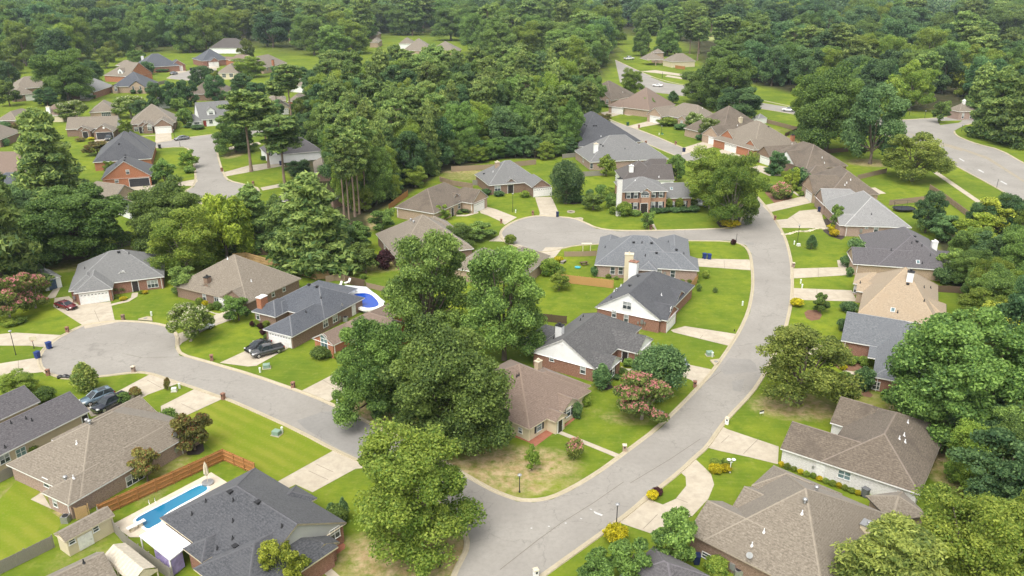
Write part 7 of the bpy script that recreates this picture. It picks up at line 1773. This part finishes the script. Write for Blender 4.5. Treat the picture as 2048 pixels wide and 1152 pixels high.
# broken line of flat stones across the lawn
for i in range(15):
    a = K1('e7 455,900'); b = K1('e7 880,838'); t = i/14; p = (a[0]+(b[0]-a[0])*t, a[1]+(b[1]-a[1])*t + math.sin(i*.9)*1.2); P = G(p)
    m_ = MB(); k_ = rng.uniform(.5,.75); m_.loft([[Vector((math.cos(j*1.05)*k_*(1+.2*math.sin(j*2+i)), math.sin(j*1.05)*k_*.8, z)) for j in range(6)] for z in (0,.12)]); o = m_.build('stepping_stone', trim_c, None, loc=P); tag(o, 'pale flat stone in the line across the lamp lawn', 'stone', 'line of pale stones across the lawn')
# ================================================================ shrubs and flower beds
for l in '''
bushg|d3 888,890|44|770|round golden bush around the street lamp foot
bushg|d3 1655,352|26|300|golden bush nearest the white twin lamp, left
bushg|d3 1735,350|20|298|golden bush right beside the white twin lamp
bushm|d3 1650,300|22|262|green yellow bush behind the golden pair, left
bushm|d3 1735,295|18|255|green yellow bush behind the golden pair, right
bushg|d3 1170,562|22|500|golden bush at the tip of the curved drive island
bushb|d3 1205,525|20|478|burgundy bush at the tip of the curved drive island
bushg|c4 350,195|24|140|golden shrub on the verge by the street
bushg|b4 610,680|18|628|golden shrub by the pale grey house, upper
bushg|b4 630,722|17|668|golden shrub by the pale grey house, lower
bushd|b4 800,840|38|740|dull green shrubs left of the plum grey house
bushc|b4 860,790|18|745|reddish shrub beside the plum grey house
bushm|b4 895,780|16|740|light green shrub at the plum house wall
bushd|b4 715,945|22|870|dark shrub at the garage end of the plum house
bushd|b4 740,1020|14|950|narrow dark shrub below the garage end
bushd|c4 735,240|30|165|wide dark shrub before the sand coloured house
bushd|c4 690,380|22|290|dark shrub before the blue grey roof
bushd|c4 665,490|10|450|small dark shrub at the brick garage corner
bushm|f5 755,555|18|485|round clipped shrub by the brick wall, first from left
bushm|f5 822,560|16|490|round clipped shrub by the brick wall, second from left
bush|f5 875,535|16|480|round shrub by the brick wall, third from left
bushm|f5 960,560|26|480|bright leafy shrub by the porch of the blue grey house
bushg|f5 740,605|14|555|small yellow shrub in the mulch bed
bush|f5 765,750|34|640|loose shrub left of the dark column
bushd|f5 950,800|36|590|tall dark rounded shrub at the brick corner
bush|g1 1150,690|26|560|rust tinged shrub by the arched brick entry
bushm|g1 1100,790|10|745|small yellow green shrub in the entry bed, left
bushg|g1 1210,825|13|770|yellow shrub in the entry bed, right
bushg|g1 1570,720|10|665|small yellow shrub under the white window
bushm|g1 1510,715|10|665|small green shrub at the brick front wall
bushm|f1 95,580|14|510|green shrub at the tan house front, upper
bushg|f1 150,600|12|535|yellow green shrub at the tan house front, middle
bushm|f1 205,625|14|565|green shrub at the tan house front, lower
bush|f1 265,625|16|545|dark shrub beside the tan house chimney
bushb|f1 605,785|11|735|purple shrub left of the orange chimney
bushm|f1 640,780|12|720|green shrub beside the purple one
bushb|f1 680,805|12|755|purple shrub below the orange chimney
bushm|f1 745,790|16|730|light shrub between chimney and garage
bushb|f1 712,868|13|805|purple shrub at the garage corner
bush|f1 735,910|9|860|small shrub beside the garage door
bush|f1 1255,1095|32|985|squat dark hedge shrub before the orange brick gable
bush|f1 1330,1085|18|1010|grey green shrub right of the squat one
bushm|f1 1440,1085|20|1030|low light shrub at the brick corner post
bushd|f1 1495,1040|22|985|dark shrub behind the low light one
bush|f3 1225,745|22|660|leafy shrub in the curved bed by the brick wall
bush|f3 1150,820|16|770|low shrub by the curved walk
bushd|f3 1085,890|16|840|dark shrub in front of the entry window
bushm|g8 980,640|20|520|spiky light green shrub at the cream house corner
bushd|g8 890,790|18|600|tall dark shrub by the cream front gable
bushm|b3 880,570|20|510|light green shrub left of the two storey front
bushm|b3 945,582|30|475|round leafy shrub before the two storey front
bush|b3 1035,580|22|535|low shrub by the brick walk, left
bushd|b3 1190,560|22|525|low clipped shrub right of the entry
bushd|b3 1260,556|22|520|low clipped shrub before the right front windows
bushd|b3 1340,552|22|520|low clipped shrub under the one storey wing
bushd|b3 1420,552|22|515|low clipped shrub before the last window
bushd|b3 1490,552|20|505|low clipped shrub at the wing corner
bushm|b3 1288,530|15|445|bright upright shrub between the wing windows
bushm|b3 1375,530|15|445|second bright upright shrub between the wing windows
bushg|b3 1770,662|34|615|golden flowers at the street corner under the leaning tree
bush|b3 860,520|26|410|dark shrub row left of the two storey house, near
bushm|b3 840,460|24|360|rusty green shrub left of the two storey house, middle
bush|b3 780,440|24|345|dark shrub left of the two storey house, far
bushd|b3 690,430|14|380|small dark conical shrub at the back lawn
bushd|b3 590,480|28|415|low dark shrubs beside the ringed round tree
bushb|b3 1790,805|10|762|small burgundy bush on the corner island
bushm|f2 1885,488|14|408|small round tree like bush by the blue grey house
bush|f2 1815,620|10|545|thin shrub on a sand mound
bush|f2 1980,635|9|585|second thin shrub on a sand mound
bushm|f2 895,490|10|445|small light shrub at the back wall, left
bush|f2 980,500|9|470|small shrub at the back wall, right
bushd|f2 755,470|14|370|dark shrub at the house corner by the toy yard
bushg|f2 390,320|18|270|yellow flowering bed by the toy yard
bush|f2 400,440|22|370|grey green shrub at the toy yard fence
bushd|e7 340,255|20|190|clipped shrubs before the white porch gable
bushp|e7 430,520|36|345|pink grey flowering bush in the mulch island
bush|e7 300,445|22|360|silvery bush left of the pink grey bush
bushd|e7 510,510|18|430|dark bush right of the pink grey bush
bushd|e7 620,400|36|195|dark tall shrub by the steep hipped house
bushm|e7 660,490|14|440|clipped shrub at the garage corner of the streaked roof
bushm|e7 635,440|14|395|small clipped shrub by the stepping walk
bushd|e6 775,850|20|805|dark shrub at the orange brick house
bushd|e6 715,825|9|785|small dark shrub by the orange brick entry
bushd|e6 950,975|22|925|low dark shrub left of the round tree
bushd|e6 60,530|26|470|dark shrubs before the tan house with brown roof
bushd|e6 150,600|26|530|dark shrub line below the twin white trees
bushm|e5 1580,685|36|575|broad green bush before the taupe brick house
bushd|e5 1770,740|24|660|dark bush before the taupe brick house
bushm|e5 1030,520|22|395|yellow green bush at the rusty brown house
bush|e5 1120,525|24|405|dull bush at the rusty brown house
bushd|e5 575,415|10|385|small shrub before the grey brown house
bush|e5 760,440|14|400|low shrub at the grey brown corner
bushd|e8 1225,460|20|405|dark shrub under the white front window
bushm|e8 1510,475|18|400|yellow green shrub before the garage gable
bushd|e8 870,640|26|590|dark shrub by the tan garage gable
bushd|e8 940,640|12|605|small dark shrub at the white garage door
bush|e8 770,660|14|620|grey shrub by the tan entry
bushm|e8 1355,1000|20|895|lollipop shaped shrub at the cul de sac rim
bushd|e8 1080,450|18|380|dark shrub at the grey hipped house corner
bushd|b2 580,1040|40|930|dark rounded shrub inside the tan fence
bushm|b2 870,1065|14|1030|small light shrub at the low fence
bushd|f4 1180,665|36|500|leafy shrub at the back of the plum house
bushd|f4 1160,920|16|870|small round shrub on the right back lawn
bushm|d1 235,210|26|120|green shrub at the tan side wall
bush|c1 1295,1120|36|990|grey green round bush by the garage of the long house
bush|c1 950,945|26|865|rusty shrub beside the black pickup
bushc|c1 1045,895|22|825|thin reddish shrub at the brick garage end
bushc|c1 1290,845|12|750|bare thin sapling on the small lawn
bushm|f7 370,910|44|805|low green shrub at the bottom brick wall
bushm|f7 390,960|40|915|light green shrub at the bottom edge
bushm|c1 80,350|30|290|green planting under the pink crape myrtle
bush|c1 150,330|26|285|second green planting under the pink crape myrtle
bushd|g7 870,930|12|850|dark narrow shrub at the orange brick corner
bushd|g7 1330,175|16|135|dark shrub beside the tan house garage
bushd|e3 655,1120|24|1070|dark hedge by the grey cottage
bushd|e3 250,475|24|435|dark shrub line at the far brick house
bushd|e3 95,500|24|360|dark round shrub at the far tan house
bushd|e1 1240,930|16|870|grey shrub at the pale roofed house
bush|e1 1430,830|20|760|rusty shrub beside the pale roofed house
bushd|e1 1810,865|10|805|round dark shrub at the tan gable, left
bushd|e1 1905,862|10|805|round dark shrub at the tan gable, right
bushg|e2 1235,610|12|570|yellow shrub by the open garage house
bushc|e2 1090,630|18|580|reddish shrub by the open garage house
bushd|e2 70,690|18|590|dark shrub at the left edge house
bushd|e2 70,450|22|360|dark shrub by the broad taupe house
bushc|e2 230,470|16|380|reddish shrub at the broad taupe house corner
bushr|e1 15,780|12|725|red leaved tree like bush at the left edge
'''.strip().split('\n'):
    k, s, w_, tp, lab = l.split('|'); q = K1(s); rname = s.split()[0]
    ytop = REG[rname][1] + float(tp)/REG[rname][2]
    tree(k, q[0], q[1], ytop, max(6.0, float(w_)*1.1), lab)
# golden row along the white brick wall
for i in range(13):
    a = K1('f6 110,775'); b = K1('f6 890,1065'); t = i/12; q = (a[0]+(b[0]-a[0])*t, a[1]+(b[1]-a[1])*t)
    tree('bushm' if i % 3 else 'bushg', q[0], q[1], q[1]-(8+rng.uniform(0,3)), rng.uniform(11,16), 'low yellow green shrub in the row along the white brick wall', 'shrub row along the white brick wall')
for i in range(5):
    a = K1('f2 1500,525'); b = K1('f2 1790,530'); t = i/4
    tree('bushm', a[0]+(b[0]-a[0])*t, a[1]+(b[1]-a[1])*t, a[1]-5, 10, 'low leafy plant in the row behind the blue grey house', 'plant row behind the blue grey house')
# ================================================================ summer haze
m, nt, out = nodes_of('haze_air'); vp = nt.nodes.new('ShaderNodeVolumePrincipled'); vp.inputs['Density'].default_value = 0.00008; vp.inputs['Color'].default_value = (0.74,0.88,1.0,1); vp.inputs['Anisotropy'].default_value = 0.2
nt.links.new(vp.outputs[0], out.inputs[1]); mb = MB(); mb.box((0, 2450, 39),(5600, 5900, 80)); ho = mb.build('haze', m); ho['kind'] = 'stuff'; ho['label'] = 'thin summer haze'
# ================================================================ camera and light
cam = bpy.data.cameras.new('camera'); co_ = bpy.data.objects.new('camera', cam); COL.objects.link(co_)
co_.location = (0, 0, CAM_H); co_.rotation_euler = (R(90) - TILT, 0, 0)
cam.sensor_fit = 'HORIZONTAL'; cam.sensor_width = 36.0; cam.lens = 36.0*FOC/2048.0
cam.clip_start = 1.0; cam.clip_end = 9000.0
scene.camera = co_
SUN_EL, SUN_AZ = R(60), R(206)      # azimuth measured clockwise from straight ahead: behind and right of the scene
w = bpy.data.worlds.new('World'); scene.world = w; w.use_nodes = True
nt = w.node_tree; bg = nt.nodes['Background']
sky = nt.nodes.new('ShaderNodeTexSky'); sky.sky_type = 'NISHITA'; sky.sun_disc = False
sky.sun_elevation = SUN_EL; sky.sun_rotation = SUN_AZ; sky.dust_density = 4.0; sky.air_density = 1.2; sky.ozone_density = 0.6
hs = nt.nodes.new('ShaderNodeHueSaturation'); hs.inputs['Saturation'].default_value = 0.12; nt.links.new(sky.outputs[0], hs.inputs['Color']); nt.links.new(hs.outputs[0], bg.inputs[0]); bg.inputs[1].default_value = 0.15
sl = bpy.data.lights.new('sun', 'SUN'); sl.energy = 1.15; sl.angle = R(45); sl.color = (1.0, 0.935, 0.83)
so = bpy.data.objects.new('sun', sl); COL.objects.link(so)
d = Vector((math.sin(SUN_AZ)*math.cos(SUN_EL), math.cos(SUN_AZ)*math.cos(SUN_EL), math.sin(SUN_EL)))
so.rotation_euler = d.to_track_quat('Z', 'Y').to_euler()
scene.view_settings.view_transform = 'Standard'; scene.view_settings.look = 'None'
scene.view_settings.gamma = 1.0; scene.view_settings.use_curve_mapping = False
scene.view_settings.exposure = 0.95
cy = scene.cycles
cy.max_bounces = 5; cy.diffuse_bounces = 4; cy.glossy_bounces = 2; cy.transmission_bounces = 3; cy.transparent_max_bounces = 4; cy.volume_bounces = 0
cy.use_denoising = True
